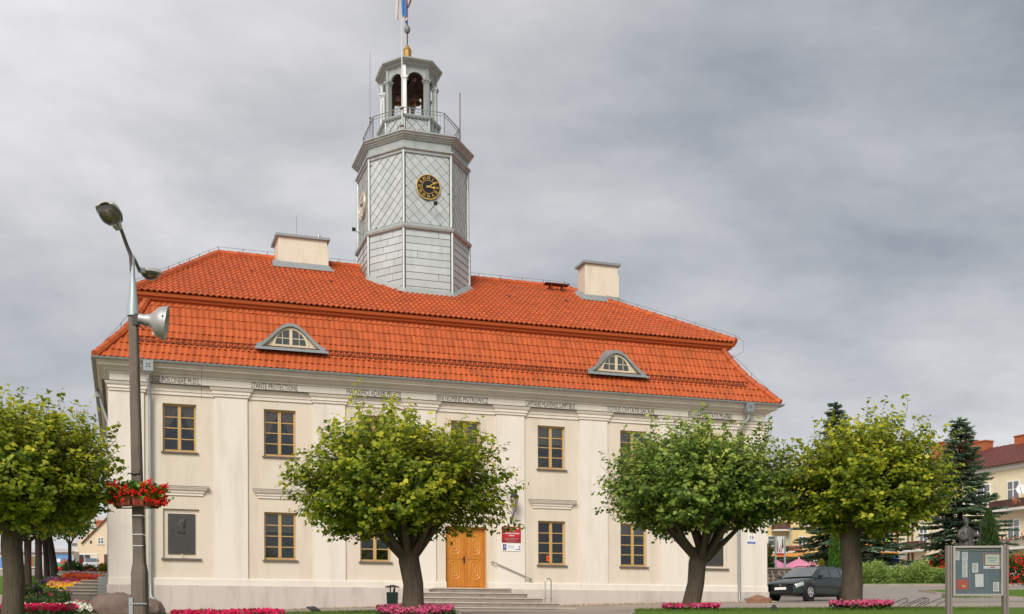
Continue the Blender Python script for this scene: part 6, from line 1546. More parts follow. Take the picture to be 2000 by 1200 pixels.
# ================================================================== CAR
M['car_window'] = mat('dark_car_window', (0.04, 0.052, 0.05), rough=0.04, var=0.3, scale=1.5, spec=1.0, coat=1.0)
M['car_window'].node_tree.nodes['Principled BSDF'].inputs['IOR'].default_value = 1.65
def estate_car(px, D, yaw, label, sc=1.0):
    b = at(px, D); t = thing('parked_car', label, 'car', (b.x, b.y, b.z+.01), yaw)
    ST_ = [(2.13,.36,.56,.56,.585),(2.07,.24,.70,.63,.665),(1.92,.20,.79,.69,.735),(1.6,.19,.835,.755,.815),(1.2,.19,.85,.815,.88),(.88,.19,.852,.865,.925),(.2,.19,.852,.885,.93),(-.9,.19,.852,.905,.94),(-1.7,.21,.845,.92,.95),(-2.0,.25,.80,.93,.955),(-2.12,.36,.73,.82,.84)]
    def sec(x):
        xs = [s[0] for s in ST_][::-1]; zb, w, zs_, zt = [float(np.interp(x, xs, [s[k] for s in ST_][::-1])) for k in (1,2,3,4)]
        return [(0,zb),(w*.80,zb),(w*.965,zb+.07),(w*.998,zb+.26),(w,zs_-.20),(w*.985,zs_-.07),(w*.93,zs_),(w*.78,zt-.012),(w*.4,zt+.004),(0,zt+.008)]
    def Bp(x, i, off=.006, sg=1):
        p = sec(x); k = int(min(i, len(p)-1.001)); f = i-k; y = p[k][0]*(1-f)+p[k+1][0]*f; z = p[k][1]*(1-f)+p[k+1][1]*f
        dy, dz = p[k+1][0]-p[k][0], p[k+1][1]-p[k][1]; l = math.hypot(dy, dz) or 1
        return (x+(off if x > 1.9 else 0), sg*(y+off*dz/l), z-off*dy/l)
    xs = [2.13,2.07,2.0,1.92,1.75,1.6,1.4,1.2,1.0,.88,.5,.2,-.3,-.9,-1.3,-1.7,-1.9,-2.0,-2.12]
    mb = MB(); rg = []
    for x in xs:
        h = sec(x); rg.append([(x, y, z) for y, z in h]+[(x, -y, z) for y, z in h[-2:0:-1]])
    mb.rings(rg, caps=True); body = mb.build('body', M['car'], t, smooth=True)
    def panel(name, m, x0, x1, i0, i1, off, sg=1, par=None, nx=5, ni=4):
        mb = MB(); mb.rings([[Bp(x0+(x1-x0)*a/nx, i0+(i1-i0)*c/ni, off, sg) for c in range(ni+1)] for a in range(nx+1)], closed=False)
        return mb.build(name, m, par or t, smooth=True)
    GH = [(.98,.925,.74),(.62,1.14,.68),(.28,1.325,.625),(.05,1.385,.61),(-.3,1.42,.615),(-1.0,1.435,.615),(-1.6,1.41,.60),(-1.82,1.37,.585),(-1.98,1.16,.62),(-2.06,.94,.68)]
    def gs(x):
        xs_ = [g[0] for g in GH][::-1]; return [float(np.interp(x, xs_, [g[k] for g in GH][::-1])) for k in (1,2)]
    mb = MB(); rg = []
    for x in [.98,.8,.62,.45,.28,.15,.05,-.3,-.65,-1.0,-1.3,-1.6,-1.82,-1.9,-1.98,-2.06]:
        zt, wt = gs(x); wb = min(.80, .74+.06*(1 if x < .9 else 0)); h = [(wb,.90),(wb+(wt-wb)*.5,.90+(zt-.06-.90)*.55),(wt+.01,max(.905,zt-.065)),(wt*.90,max(.91,zt-.018)),(wt*.5,max(.915,zt)),(0,max(.92,zt+.006))]
        rg.append([(x,y,z) for y, z in h]+[(x,-y,z) for y, z in h[-2::-1]])
    mb.rings(rg, closed=False); mb.build('cabin', M['car'], t, smooth=True)
    def gp(x, q, sg, off=.010):
        zt, wt = gs(x); wb = .80; y = wb+(wt+.01-wb)*q; z = .90+(max(.905,zt-.065)-.90)*q
        k = .5-abs(q-.5); return (x, sg*(y+off+.0*k), z+off*.4)
    for sg in (-1, 1):
        for nm, xb0, xt0, xb1, xt1 in (('front_side_window', .70, .20, -.32, -.34), ('rear_side_window', -.40, -.41, -1.18, -1.10), ('quarter_window', -1.27, -1.20, -1.86, -1.74)):
            mb = MB(); mb.rings([[gp(xb0+(xt0-xb0)*q+((xb1+(xt1-xb1)*q)-(xb0+(xt0-xb0)*q))*a/6, .14+.76*q, sg) for q in (0,.25,.5,.75,1)] for a in range(7)], closed=False)
            mb.build(nm, M['car_window'], t, smooth=True)
        mb = MB(); mb.tube([(.05,sg*.60,1.40),(-.05,sg*.60,1.455),(-.9,sg*.60,1.485),(-1.6,sg*.585,1.455),(-1.7,sg*.58,1.40)], .018, 6); mb.build('roof_rail', M['car_plastic'], t, smooth=True)
        panel('side_moulding', M['car_plastic'], 1.0, -.95, 3.35, 3.62, .016, sg)
        panel('sill_trim', M['car_plastic'], .98, -.95, 1.3, 2.2, .006, sg)
        for x in (.98, -.36, -1.10): panel('door_gap', M['black'], x+.006, x-.006, 2.3, 5.8, .004, sg, nx=1, ni=8)
        for x in (-.15, -.95): panel('door_handle', M['car'], x+.09, x-.09, 5.0, 5.35, .028, sg, nx=3, ni=2)
        mb = MB(); mb.lathe([(0,-.10),(.055,-.09),(.075,0),(.06,.09),(0,.10)], 10, Matrix.Translation((.66,sg*.93,.985)) @ Matrix.Rotation(PI/2,4,'X') @ Matrix.Diagonal((1,.85,1,1))); mb.tube([(.66,sg*.82,.93),(.66,sg*.90,.97)], .02, 6); mb.build('wing_mirror', M['car'], t, smooth=True)
        panel('headlight', M['headlight'], 2.085, 1.74, 4.35, 5.75, .010, sg, nx=6)
        panel('side_indicator', M['amber'], 1.12, 1.05, 4.55, 4.85, .010, sg, nx=1, ni=1)
        panel('tail_lamp', M['red_sign'], -1.92, -2.06, 4.2, 6.2, .010, sg, nx=2)
        for x in (1.33, -1.30):
            Q = Matrix.Translation((x, sg*.80, .315)) @ Matrix.Rotation(-sg*PI/2, 4, 'X')
            mb = MB(); mb.lathe([(0,-.1),(.365,-.1),(.365,.060),(.0,.060)], 28, Q); mb.build('wheel_arch', M['black'], t)
            wh = MB().lathe([(.20,-.10),(.30,-.10),(.315,-.06),(.318,.04),(.30,.075),(.22,.08),(.205,.06)], 28, Q).build('wheel', M['tyre'], t, smooth=True)
            mb = MB(); mb.lathe([(.212,.068),(.20,.082),(.185,.07),(.18,.02)], 28, Q); mb.lathe([(0,.075),(.05,.072),(.06,.05)], 12, Q)
            for k in range(5):
                a_ = k*2*PI/5+.3; mb.prism([Q @ Matrix.Rotation(a_,4,'Z') @ Vector(p) for p in ((.03,-.032,.045),(.19,-.045,.055),(.19,.045,.055),(.03,.032,.045))], (Q.to_3x3() @ Vector((0,0,.018))))
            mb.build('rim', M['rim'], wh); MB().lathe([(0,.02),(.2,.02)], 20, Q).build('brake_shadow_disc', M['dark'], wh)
    ws = []
    for q in (0,.33,.66,1):
        x = .93-.64*q; z = .945+.375*q; w_ = .70-.11*q
        ws.append([(x+.012+.06*(1-(a/5-1)**2)*(1-q*.5), w_*(a/5-1), z+.014) for a in range(11)])
    MB().rings(ws, closed=False).build('windscreen', M['car_window'], t, smooth=True)
    MB().add([(-2.0,-.56,1.15),(-2.0,.56,1.15),(-1.87,.52,1.33),(-1.87,-.52,1.33),(-2.065,-.6,.98),(-2.065,.6,.98)], [(0,1,2,3),(4,5,1,0)]).build('rear_window', M['car_window'], t)
    mb = MB(); mb.tube([(.98,-.35,.945),(.80,-.0,1.04)], .008, 5); mb.tube([(.98,.30,.945),(.82,.62,1.0)], .008, 5); mb.build('wiper', M['dark'], t)
    # front: grille, bumper slot, plate, badge
    mb = MB(); mb.box(2.10,2.150,-.34,.34,.555,.60); mb.build('grille', M['black'], t)
    MB().lathe([(.045,0),(.045,.012),(.03,.012)], 16, Matrix.Translation((2.150,0,.578)) @ Matrix.Rotation(PI/2,4,'Y')).build('badge_ring', M['steel'], t)
    mb = MB(); mb.box(2.10,2.145,-.5,.5,.27,.36); mb.build('air_intake', M['black'], t)
    MB().box(2.145,2.16,-.26,.26,.40,.50).build('number_plate', M['white'], t)
    panel('bumper_strip', M['car_plastic'], 2.12, 1.72, 3.05, 3.25, .014, 1); panel('bumper_strip', M['car_plastic'], 2.12, 1.72, 3.05, 3.25, .014, -1)
    return t
estate_car(1580, 47.6, math.radians(225), 'dark green estate car with roof rails parked at the right corner of the hall')

# silver car far left, small
def far_car(px, D, yaw, label, m):
    b = at(px, D); t = thing('parked_car', label, 'car', (b.x, b.y, b.z), yaw)
    pr = [(2.0,.25),(2.05,.55),(1.3,.8),(.8,.9),(.2,1.35),(-1.0,1.42),(-1.8,1.0),(-2.05,.95),(-2.05,.3)]
    mb = MB(); mb.rings([[(x, y*(1 if z < .9 else .82), z) for x, z in pr] for y in (-.82, .82)], caps=True); mb.build('body', m, t)
    for sg in (-1, 1):
        mb = MB(); mb.add([(.66,sg*.80,.95),(.12,sg*.70,1.32),(-.95,sg*.70,1.37),(-1.6,sg*.80,.98)], [(0,1,2,3)]); mb.v = [(x, y*1.04, z) for x, y, z in mb.v]; mb.build('side_window', M['car_window'], t)
        for x in (1.3,-1.25): MB().lathe([(0,.02),(.18,.03),(.2,.0),(.3,.0),(.31,-.1)], 18, Matrix.Translation((x,sg*.83,.31)) @ Matrix.Rotation(-sg*PI/2,4,'X')).build('wheel', M['tyre'], t)
    MB().add([(.83,-.66,.93),(.83,.66,.93),(.24,.6,1.34),(.24,-.6,1.34)], [(0,1,2,3)]).build('windscreen', M['car_window'], t)
    return t
c_ = far_car(179, 138, math.radians(286), 'silver car parked before the beige shop house', M['silver_car'])

# ================================================================== RIGHT BACKGROUND
# stone wall behind the car
a0, a1 = at(1478, 52.5), at(1622, 52.5); zt_ = pt(1500, 1109, 52.5).z
t = thing('stone_wall', 'low field-stone wall with a flat cap behind the dark estate car', 'wall', a0)
Lw = a1.x-a0.x; hw = zt_-a0.z
MB().box(0, Lw, .06, .40, -.5, hw-.07).build('mortar_core', M['mortar'], t); MB().box(-.03, Lw+.03, -.02, .46, hw-.07, hw).build('cap', M['kerb'], t)
z = -.05
while z < hw-.12:
    x = random.uniform(-.1,.05); h_ = random.uniform(.17,.27)
    while x < Lw-.05:
        w_ = random.uniform(.2,.36); cx, cz = x+w_/2, min(z+h_/2, hw-.18); mb = MB(); n = 9
        o1 = [(cx+(w_/2-.015)*math.cos(2*PI*k/n)*random.uniform(.85,1.08), .055, cz+(h_/2-.012)*math.sin(2*PI*k/n)*random.uniform(.85,1.08)) for k in range(n)]
        o2 = [(cx+(p[0]-cx)*.72, -.005, cz+(p[2]-cz)*.72) for p in o1]
        mb.rings([o1, o2]); mb.add(o2, [tuple(range(n))]); mb.build('stone', M['fieldstone'], t); x += w_
    z += h_
# framed poster on two posts
D = 54.0; b = at(1525, D); t = thing('poster_stand', 'tall frame of two grey posts holding a street poster above the stone wall', 'poster stand', b)
xa, xb = (1515.5-1525)/FPX*D, (1533.5-1525)/FPX*D; zt_ = pt(1525, 1047, D).z-b.z; z0 = pt(1525, 1081, D).z-b.z
for x in (xa, xb): MB().tube([(x,0,-.2),(x,0,zt_)], .05, 10).build('post', M['lamp_metal'], t, smooth=True)
MB().box(xa+.05, xb-.05, -.02, .02, z0, zt_-.03).build('poster_panel', M['paper'], t)
W_ = xb-xa-.1
for nm, m, f0, f1, q0, q1 in (('brown_figure', 'adv_brown', .02, .27, .02, .85), ('pale_print', 'pink_pale', .42, .60, .0, .6), ('dark_figure', 'dark', .70, .98, .25, .95), ('red_figure', 'paper_red', .30, .46, .0, .35), ('lilac_print', 'petal_purple', .58, .74, .02, .5)):
    mb = MB(); x0, x1 = xa+.05+W_*f0, xa+.05+W_*f1; Hh = zt_-.03-z0; n = 10
    mb.add([( (x0+x1)/2+(x1-x0)/2*math.cos(2*PI*k/n)*(1 if math.sin(2*PI*k/n) < 0 else .6), -.023, z0+Hh*((q0+q1)/2+(q1-q0)/2*math.sin(2*PI*k/n))) for k in range(n)], [tuple(range(n))]); mb.build(nm, M[m], t)
MB().box(xa+.05, xb-.05, -.025, .025, z0-.10, z0-.003).build('red_strip', M['red_sign'], t)
# parasols
def parasol(px, D, r, zt, label, m, tilt=0):
    b = at(px, D); t = thing('parasol', label, 'parasol', b, 0, 'parasols of the pavement cafe'); H = zt-b.z
    MB().tube([(0,0,-.1),(0,0,H+.08)], .03, 8).build('pole', M['white'], t)
    mb = MB(); n = 8; top = (0,0,H); rim = [(r*math.cos(2*PI*k/n+.2), r*math.sin(2*PI*k/n+.2), H-.62) for k in range(n)]; val = [(p[0]*1.0, p[1]*1.0, p[2]-.2) for p in rim]
    for k in range(n): MB().add([top, rim[k], rim[(k+1) % n]], [(0,1,2)]).build('canopy_panel', m, t)
    MB().rings([rim, val]).build('valance', M['pink_pale'], t); 
    for k in range(n): mb.tube([(0,0,H-.1), rim[k]], .012, 4)
    mb.build('ribs', M['white'], t)
parasol(1516, 60, 1.15, pt(1512, 1093, 60).z, 'pink parasol half hidden by the right corner of the hall', M['pink_cloth'])
parasol(1561, 61, 1.35, pt(1560, 1091, 61).z, 'brighter pink parasol above the roof of the dark estate car', M['pink_cloth'])
# flower pots / stall colours above the car
b = at(1588, 56); t = thing('flower_tub', 'tub of pink and white flowers seen over the car roof', 'planter', b)
MB().lathe([(.18,-.1),(.26,.55),(.28,.6)], 14).build('tub', M['terracotta'], t); zz = pt(1588, 1104, 56).z-b.z
MB().tube([(0,0,.3),(0,0,zz)], .12, 8).build('stems', M['bark_dark'], t)
P = rng.normal(0, .16, (40,3))+np.array([0,0,zz]); blossoms(P[:20], .06, M['petal_pink'], t); blossoms(P[20:], .06, M['petal_white'], t)

def facade(name, label, cat, P, rz): return thing(name, label, cat, P, rz)
def fwin(root, x0, x1, z0, z1, cols=2, fm=None, y=0.0, transom=.6, nm='window'):
    fm = fm or M['white']; f = .07
    mb = MB(); mb.box(x0, x1, y-.05, y+.02, z0, z0+f); mb.box(x0, x1, y-.05, y+.02, z1-f, z1)
    for k in range(cols+1):
        x = x0+(x1-x0)*k/cols; w_ = f if k in (0, cols) else f*1.3; xa = x if k == 0 else (x-w_ if k == cols else x-w_/2); mb.box(xa, xa+w_, y-.05, y+.02, z0+f, z1-f)
    w = mb.build(nm, fm, root)
    for k in range(cols):
        xa = x0+(x1-x0)*k/cols+f*.6; xb = x0+(x1-x0)*(k+1)/cols-f*.6; zt_ = z0+(z1-z0)*transom
        MB().box(xa, xb, y-.035, y-.02, z0+f, zt_-.03).build('pane', M['car_window'], w); MB().box(xa, xb, y-.045, y-.005, zt_-.03, zt_+.03).build('transom', fm, w); MB().box(xa, xb, y-.035, y-.02, zt_+.03, z1-f).build('pane', M['car_window'], w)
    MB().box(x0-.08, x1+.08, y-.14, y+.0, z0-.06, z0-.001).build('sill', M['offwhite'], w)
    return w
def balcony(root, x0, x1, z0, z1, m, depth=1.1, boards=10, slab=M['offwhite'], fl=False):
    bl = MB().box(x0-.06, x1+.06, -depth-.06, -.002, z0-.16, z0).build('balcony', slab, root)
    for k in range(boards):
        xa = x0+(x1-x0)*k/boards; xb = x0+(x1-x0)*(k+1)/boards-.012; MB().box(xa, xb, -depth, -depth+.03, z0+.04, z1-.05).build('board', m, bl)
    mb = MB(); mb.box(x0-.02, x1+.02, -depth-.02, -depth+.05, z1-.05, z1); mb.box(x0-.02, x0+.01, -depth+.05, 0, z0+.04, z1); mb.box(x1-.01, x1+.02, -depth+.05, 0, z0+.04, z1); mb.build('rail', m, bl)
    if fl:
        n = 60; P = np.stack([rng.uniform(x0, x1, n), np.full(n, -depth-.08)+rng.normal(0,.07,n), z1+rng.normal(.03,.09,n)], 1)
        V, F, kk = leaf_cloud(P, rng.normal(0,.6,(n,3))+np.array([0,-.4,.3]), np.full(n,.16)); mesh_np('balcony_plants', V, F, M['shrub'], bl, 'stuff', tone=np.repeat(rng.uniform(0,.6,n), kk)); blossoms(P[:24]+np.array([0,-.03,.05]), .08, M['petal_rose'], bl)
    return bl
# B2: yellow tenement whose front runs towards the camera on the right
dirx, diry = .4711, -.8821
P2 = Vector((34.6, 86.4, 0)); P2.z = 5.2
t = facade('apartment_building', 'yellow tenement with rusty red roof and white windows at the right edge', 'building', P2, math.atan2(diry, dirx))
def s2(px, off=0):
    r = (px-1000)/FPX; X0 = 34.6+.8821*off; Y0 = 86.4+.4711*off
    return (r*Y0-X0)/(dirx-r*diry)
def z2(py, s, off=0): return (HY-py)/FPX*(86.4+.4711*off+diry*s)-P2.z
SA, SB = -7.4, 26.0; ze = 12.86-P2.z; zr = 15.3-P2.z
mb = MB(); mb.box(SA, SB, 0, 10, -2, ze); mb.add([(SA,0,ze),(SA,10,ze),(SA,5,zr-.1)], [(0,1,2)]); mb.add([(SB,0,ze),(SB,10,ze),(SB,5,zr-.1)], [(0,2,1)]); mb.build('wall', M['yellow_pale'], t)
mb = MB(); mb.box(SA-.05, SB, -.22, 0, ze-.24, ze); mb.box(SA-.05, SB, -.12, 0, ze-.34, ze-.24); mb.build('eaves_moulding', M['white'], t)
MB().box(SA, SB, -.03, 0, -2, z2(1087, 1.5)).build('ground_floor_wall', M['yellow_wall'], t)
rf = MB().add([(SA-.3,-.45,ze+.02),(SB,-.45,ze+.02),(SB,5,zr),(SA-.3,5,zr),(SA-.3,10.4,ze+.02),(SB,10.4,ze+.02),(SA-.3,-.45,ze-.06),(SB,-.45,ze-.06)], [(0,1,2,3),(3,2,5,4),(6,7,1,0)]).build('roof', M['red_roof'], t)
for k in range(55):
    x = SA+k*.6; MB().add([(x,-.46,ze+.025),(x+.04,-.46,ze+.025),(x+.04,5,zr+.005),(x,5,zr+.005),(x,-.46,ze+.06),(x+.04,-.46,ze+.06),(x+.04,5,zr+.04),(x,5,zr+.04)], [(0,1,5,4),(1,2,6,5),(4,5,6,7),(3,0,4,7)]).build('standing_seam', M['red_roof'], rf)
MB().tube([(SA,-.52,ze-.02),(SB,-.52,ze-.02)], .07, 8).build('gutter', M['rust'], t)
for px0, px1, py0 in ((1826, 1862, 868), (1879, 1904, 865.5), (1905.5, 1933, 866.5), (1989.5, 2008, 855)):
    a_, b_ = s2(px0, 5), s2(px1, 5); zt_ = z2(py0, (a_+b_)/2, 5)
    ch = MB().box(a_, b_, 4.6, 5.5, zr-.6, zt_-.1).build('chimney', M['brick'], t); MB().box(a_-.06, b_+.06, 4.54, 5.56, zt_-.1, zt_).build('chimney_cap', M['brick'], ch)
def w2(px0, px1, py0, py1, cols=2): a_, b_ = s2(px0), s2(px1); m_ = (a_+b_)/2; return fwin(t, a_, b_, z2(py1, m_), z2(py0, m_), cols)
w2(1968.5, 1993, 943, 985.5); w2(1969, 1993.5, 1018.5, 1056.5); w2(1885, 1936, 952, 989, 4); w2(1887, 1936, 1023, 1058, 4); w2(1840, 1860, 958, 992); w2(1842, 1862, 1028, 1060); w2(2012, 2040, 936, 982); w2(2014, 2042, 1016, 1056)
w2(1795, 1812, 966, 996); w2(1797, 1813, 1034, 1063)
a_, b_ = s2(1949), s2(2040); balcony(t, a_, b_, z2(1003, a_), z2(986, a_), M['balcony'], .9, 14, fl=False)
a_, b_ = s2(1960), s2(2040); balcony(t, a_, b_, z2(1077, a_), z2(1060, a_), M['balcony_pale'], .9, 14, fl=True)
a_, b_ = s2(1776), s2(1812); balcony(t, a_, b_, z2(1080, a_), z2(1064, a_), M['balcony'], .9, 9)
a_, b_ = s2(1977), s2(2060); MB().box(a_, b_, -.06, -.031, -2, z2(1097, a_)).build('shop_front', M['dark_shop'], t)
MB().box(s2(1973), s2(1976), -.08, -.031, -2, z2(1097, 1.5)).build('shop_post', M['rust'], t)
for px in (1776, 1784): MB().tube([(s2(px),-.09,-2),(s2(px),-.09,ze-.3)], .06, 8).build('rain_pipe', M['rust'], t)
mb = MB(); xs_ = s2(1950.5); mb.tube([(xs_,-.2,z2(984,xs_)),(xs_,-.2,z2(948,xs_)),(xs_-.4,-.2,z2(947,xs_))], .02, 6); mb.build('aerial_pole', M['offwhite'], t)
xs_ = s2(1768.5); MB().box(xs_-.18, xs_+.18, -.05, 0, z2(1093, xs_), z2(1087.5, xs_)).build('number_tile', M['white'], t)
dt = thing('satellite_dish', 'white satellite dish at the right end of the upper balcony', 'satellite dish', pt(1998, 955, 81.6))
Rd = Vector((-.75,-.6,.25)).to_track_quat('Z','Y').to_matrix().to_4x4()
MB().lathe([(0,0),(.2,.02),(.36,.08),(.42,.13)], 20, Rd).build('dish', M['white'], dt, smooth=True); MB().tube([Rd @ Vector((0,-.38,.1)), Rd @ Vector((0,0,.4))], .02, 6).tube([Rd @ Vector((0,0,0)), Vector((.5,.3,-.1))], .03, 6).build('arm', M['dark'], dt)
pp = pt(1983, 980, 81.2); pl = thing('potted_plant', 'reddish potted plant on the brown balcony rail', 'plant', pp)
MB().lathe([(.1,-.16),(.14,.05),(.15,.06)], 12).build('pot', M['terracotta'], pl); blossoms(rng.normal(0,.13,(26,3))+np.array([0,0,.18]), .09, M['adv_brown'], pl, name='foliage')

# B1: yellow block far behind the spruces
DB = 145.0
P1 = at(1470, DB); P1.z = 9.0
t = facade('apartment_building', 'pale yellow block with brown balconies and an orange shop band behind the poster stand', 'building', P1, 0)
x1f = lambda px: (px-1470)/FPX*DB
z1f = lambda py: (HY-py)/FPX*DB-P1.z
XE = x1f(1716)
MB().box(0, XE, 0, 12, -2, z1f(962)).build('wall', M['yellow_wall'], t)
MB().add([(-.4,-.5,z1f(962)),(XE+.2,-.5,z1f(962)),(XE+.2,6,z1f(935)),(-.4,6,z1f(935)),(-.4,12.4,z1f(962)),(XE+.2,12.4,z1f(962))], [(0,1,2,3),(3,2,5,4)]).build('roof', M['red_roof'], t)
MB().box(0, XE, -1.3, 0, z1f(1091), z1f(1083)).build('lintel_band', M['orange_wall'], t)
MB().box(0, XE, -.06, 0, -2, z1f(1091.5)).build('shop_floor', M['dark_shop'], t)
for px0, px1, py0, py1 in ((1501, 1527, 1016, 1030), (1500, 1528, 1049, 1069), (1560, 1575, 1050, 1070), (1562, 1580, 1012, 1030), (1600, 1622, 1012, 1030), (1655, 1680, 1012, 1032), (1655, 1680, 1050, 1070), (1505, 1525, 975, 992), (1562, 1580, 975, 992)):
    fwin(t, x1f(px0), x1f(px1), z1f(py1), z1f(py0), 2)
balcony(t, x1f(1508), x1f(1540), z1f(1038.5), z1f(1025), M['balcony'], 1.3, 12)
balcony(t, x1f(1496), x1f(1532), z1f(1082), z1f(1071), M['balcony'], 1.3, 12, fl=True)
balcony(t, x1f(1536), x1f(1563), z1f(1081), z1f(1070), M['terracotta'], 1.3, 8)
balcony(t, x1f(1640), x1f(1675), z1f(1081), z1f(1068), M['balcony'], 1.3, 12)
MB().tube([(x1f(1541.5),-.12,z1f(1083)),(x1f(1541.5),-.12,z1f(964))], .13, 10).build('rain_pipe', M['lamp_metal'], t)
# orange building beside the yellow tenement
DB = 112.0
P1 = at(1686, DB); P1.z = 7.2
t = facade('apartment_building', 'orange building with a brown balcony over a dark glazed shop behind the blue round sign', 'building', P1, 0)
x1f = lambda px: (px-1686)/FPX*DB
XE = x1f(1760)
MB().box(0, XE, 0, 11, -3, z1f(968)).build('wall', M['orange_wall'], t)
MB().add([(-.3,-.4,z1f(968)),(XE+.2,-.4,z1f(968)),(XE+.2,5,z1f(945)),(-.3,5,z1f(945)),(-.3,11.4,z1f(968)),(XE+.2,11.4,z1f(968))], [(0,1,2,3),(3,2,5,4)]).build('roof', M['red_roof'], t)
fwin(t, x1f(1722), x1f(1747), z1f(1072), z1f(1041), 3); fwin(t, x1f(1722), x1f(1747), z1f(1022), z1f(996), 3)
balcony(t, x1f(1722), x1f(1751), z1f(1079.5), z1f(1063), M['balcony'], 1.2, 12)
MB().box(0, x1f(1751.5), -1.4, -.001, z1f(1087.5), z1f(1080.2)-.17).build('orange_lintel', M['orange_wall'], t)
MB().box(x1f(1751.5), XE, -.36, -.001, -3, z1f(1080)).build('pink_pier', M['pink_wall'], t); MB().box(x1f(1751.5), XE, -.34, -.001, z1f(1080)+.01, z1f(1027)).build('orange_pier', M['orange_wall'], t)
MB().box(0, x1f(1751), -.04, -.001, -3, z1f(1088)).build('shop_glazing', M['dark_shop'], t); MB().box(x1f(1726), x1f(1728), -.10, -.041, -3, z1f(1091)).build('white_mullion', M['white'], t)
MB().box(x1f(1722), x1f(1752), -.06, -.001, z1f(1030.5), z1f(1027.5)).build('white_ledge', M['white'], t)
MB().tube([(x1f(1762.5),-.3,-3),(x1f(1762.5),-.3,z1f(985))], .13, 10).build('rain_pipe', M['rust'], t)
ct = thing('green_cloth', 'lime green cloth hung in the window above the orange lintel', 'cloth', pt(1735, 1046, 111.7))
mb = MB(); mb.rings([[(w_*1.4*(k/4-1), .03*math.sin(k*1.7), z*1.4) for k in range(9)] for w_, z in ((.10,.1),(.13,-.2),(.16,-.45),(.28,-.62),(.24,-.74))], closed=False); mb.build('cloth_fold', M['lime'], ct, smooth=True)
# round blue sign, litter boxes
D = 70; b = at(1749, D); st = thing('round_sign', 'round blue sign on a thin post in front of the pink pier', 'sign', b); q = pt(1749, 1095, D)-b
MB().lathe([(0,.0),(.20,.0),(.205,-.02),(0,-.02)], 28, Matrix.Translation(q) @ Matrix.Rotation(PI/2,4,'X')).build('disc', M['blue'], st); MB().tube([(q.x,.05,-.2),(q.x,.05,q.z+.18)], .03, 8).build('post', M['offwhite'], st)
MB().box(q.x-.04, q.x+.15, -.006, -.001, q.z-.02, q.z+.015).build('white_arrow', M['white'], st)
for px, D, w_, y0, y1, lab in ((1745.5, 66, .27, 1108, 1128, 'white recycling box with a blue domed lid above the junipers'), (1764.5, 67, .16, 1121, 1131, 'smaller white recycling box with a blue lid')):
    b = at(px, D); q0, q1 = pt(px, y1, D).z-b.z, pt(px, y0, D).z-b.z; r_ = thing('recycling_box', lab, 'bin', b, 0, 'recycling boxes by the orange building')
    MB().prism([(-w_,-w_,0),(w_,-w_,0),(w_,w_,0),(-w_,w_,0)], (0,0,q1-.14)).build('body', M['offwhite'], r_); MB().lathe([(w_*1.3,q1-.138),(w_*1.2,q1-.06),(w_*.7,q1),(0,q1+.02)], 12).build('lid', M['blue'], r_, smooth=True)
    MB().box(-w_*.3, w_*.1, -w_-.004, -w_, q1-.42, q1-.3).box(w_*.2, w_*.6, -w_-.004, -w_, q1-.26, q1-.2).build('blue_print', M['navy'], r_)

# ---- statue
D = 56.5; b = at(1889, D); t = thing('statue', 'dark bronze statue of a robed standing figure with a staff on a plinth', 'statue', b)
zf = pt(1889, 1101, D).z-b.z; Hs = pt(1889, 1009, D).z-b.z-zf
mb = MB(); mb.box(-.55,.55,-.45,.45,-.3,.25); mb.box(-.42,.42,-.34,.34,.25,zf-.12); mb.box(-.5,.5,-.4,.4,zf-.12,zf); mb.build('plinth', M['boulder'], t)
u_ = Hs/2.25
def ell(z, rx_, ry_, cx=0, cy=0, fold=0, n=28): return [(cx+rx_*u_*math.cos(2*PI*k/n)*(1+fold*math.cos(9*2*PI*k/n)), cy+ry_*u_*math.sin(2*PI*k/n)*(1+fold*math.cos(7*2*PI*k/n+1)), zf+z*u_) for k in range(n)]
mb = MB(); mb.rings([ell(0,.46,.36,0,0,.07), ell(.4,.42,.33,0,0,.08), ell(.9,.36,.29,.0,0,.07), ell(1.2,.32,.25,-.01,0,.05), ell(1.45,.33,.24,-.02,0,.03), ell(1.62,.31,.21,-.03,0,.01), ell(1.72,.22,.16,-.03,-.01), ell(1.79,.10,.10,-.03,-.02), ell(1.84,.085,.09,-.035,-.03), ell(1.90,.105,.12,-.04,-.04), ell(1.99,.12,.135,-.04,-.04), ell(2.06,.125,.13,-.04,-.03), ell(2.15,.095,.09,-.035,-.01), ell(2.25,.02,.02,-.03,.0)], caps=True)
mb.tube([(-.30*u_,0,zf+1.58*u_),(-.40*u_,-.06,zf+1.28*u_),(-.26*u_,-.30*u_,zf+1.12*u_),(-.05*u_,-.34*u_,zf+1.2*u_)], [.12*u_,.12*u_,.11*u_,.06*u_], 10)
mb.tube([(.26*u_,0,zf+1.58*u_),(.40*u_,-.04,zf+1.32*u_),(.50*u_,-.16*u_,zf+1.30*u_),(.54*u_,-.18*u_,zf+1.36*u_)], [.12*u_,.115*u_,.09*u_,.06*u_], 10)
mb.tube([(-.04*u_,-.17*u_,zf+1.965*u_),(-.04*u_,-.19*u_,zf+1.93*u_)], .02*u_, 6)
mb.tube([(-.04*u_,-.13*u_,zf+1.86*u_),(-.04*u_,-.15*u_,zf+1.74*u_),(-.03*u_,-.13*u_,zf+1.6*u_)], [.06*u_,.07*u_,.02*u_], 8)
fig = mb.build('robed_figure', M['bronze'], t, smooth=True)
rm = fig.modifiers.new('remesh', 'REMESH'); rm.mode = 'VOXEL'; rm.voxel_size = .035; rm.use_smooth_shade = True
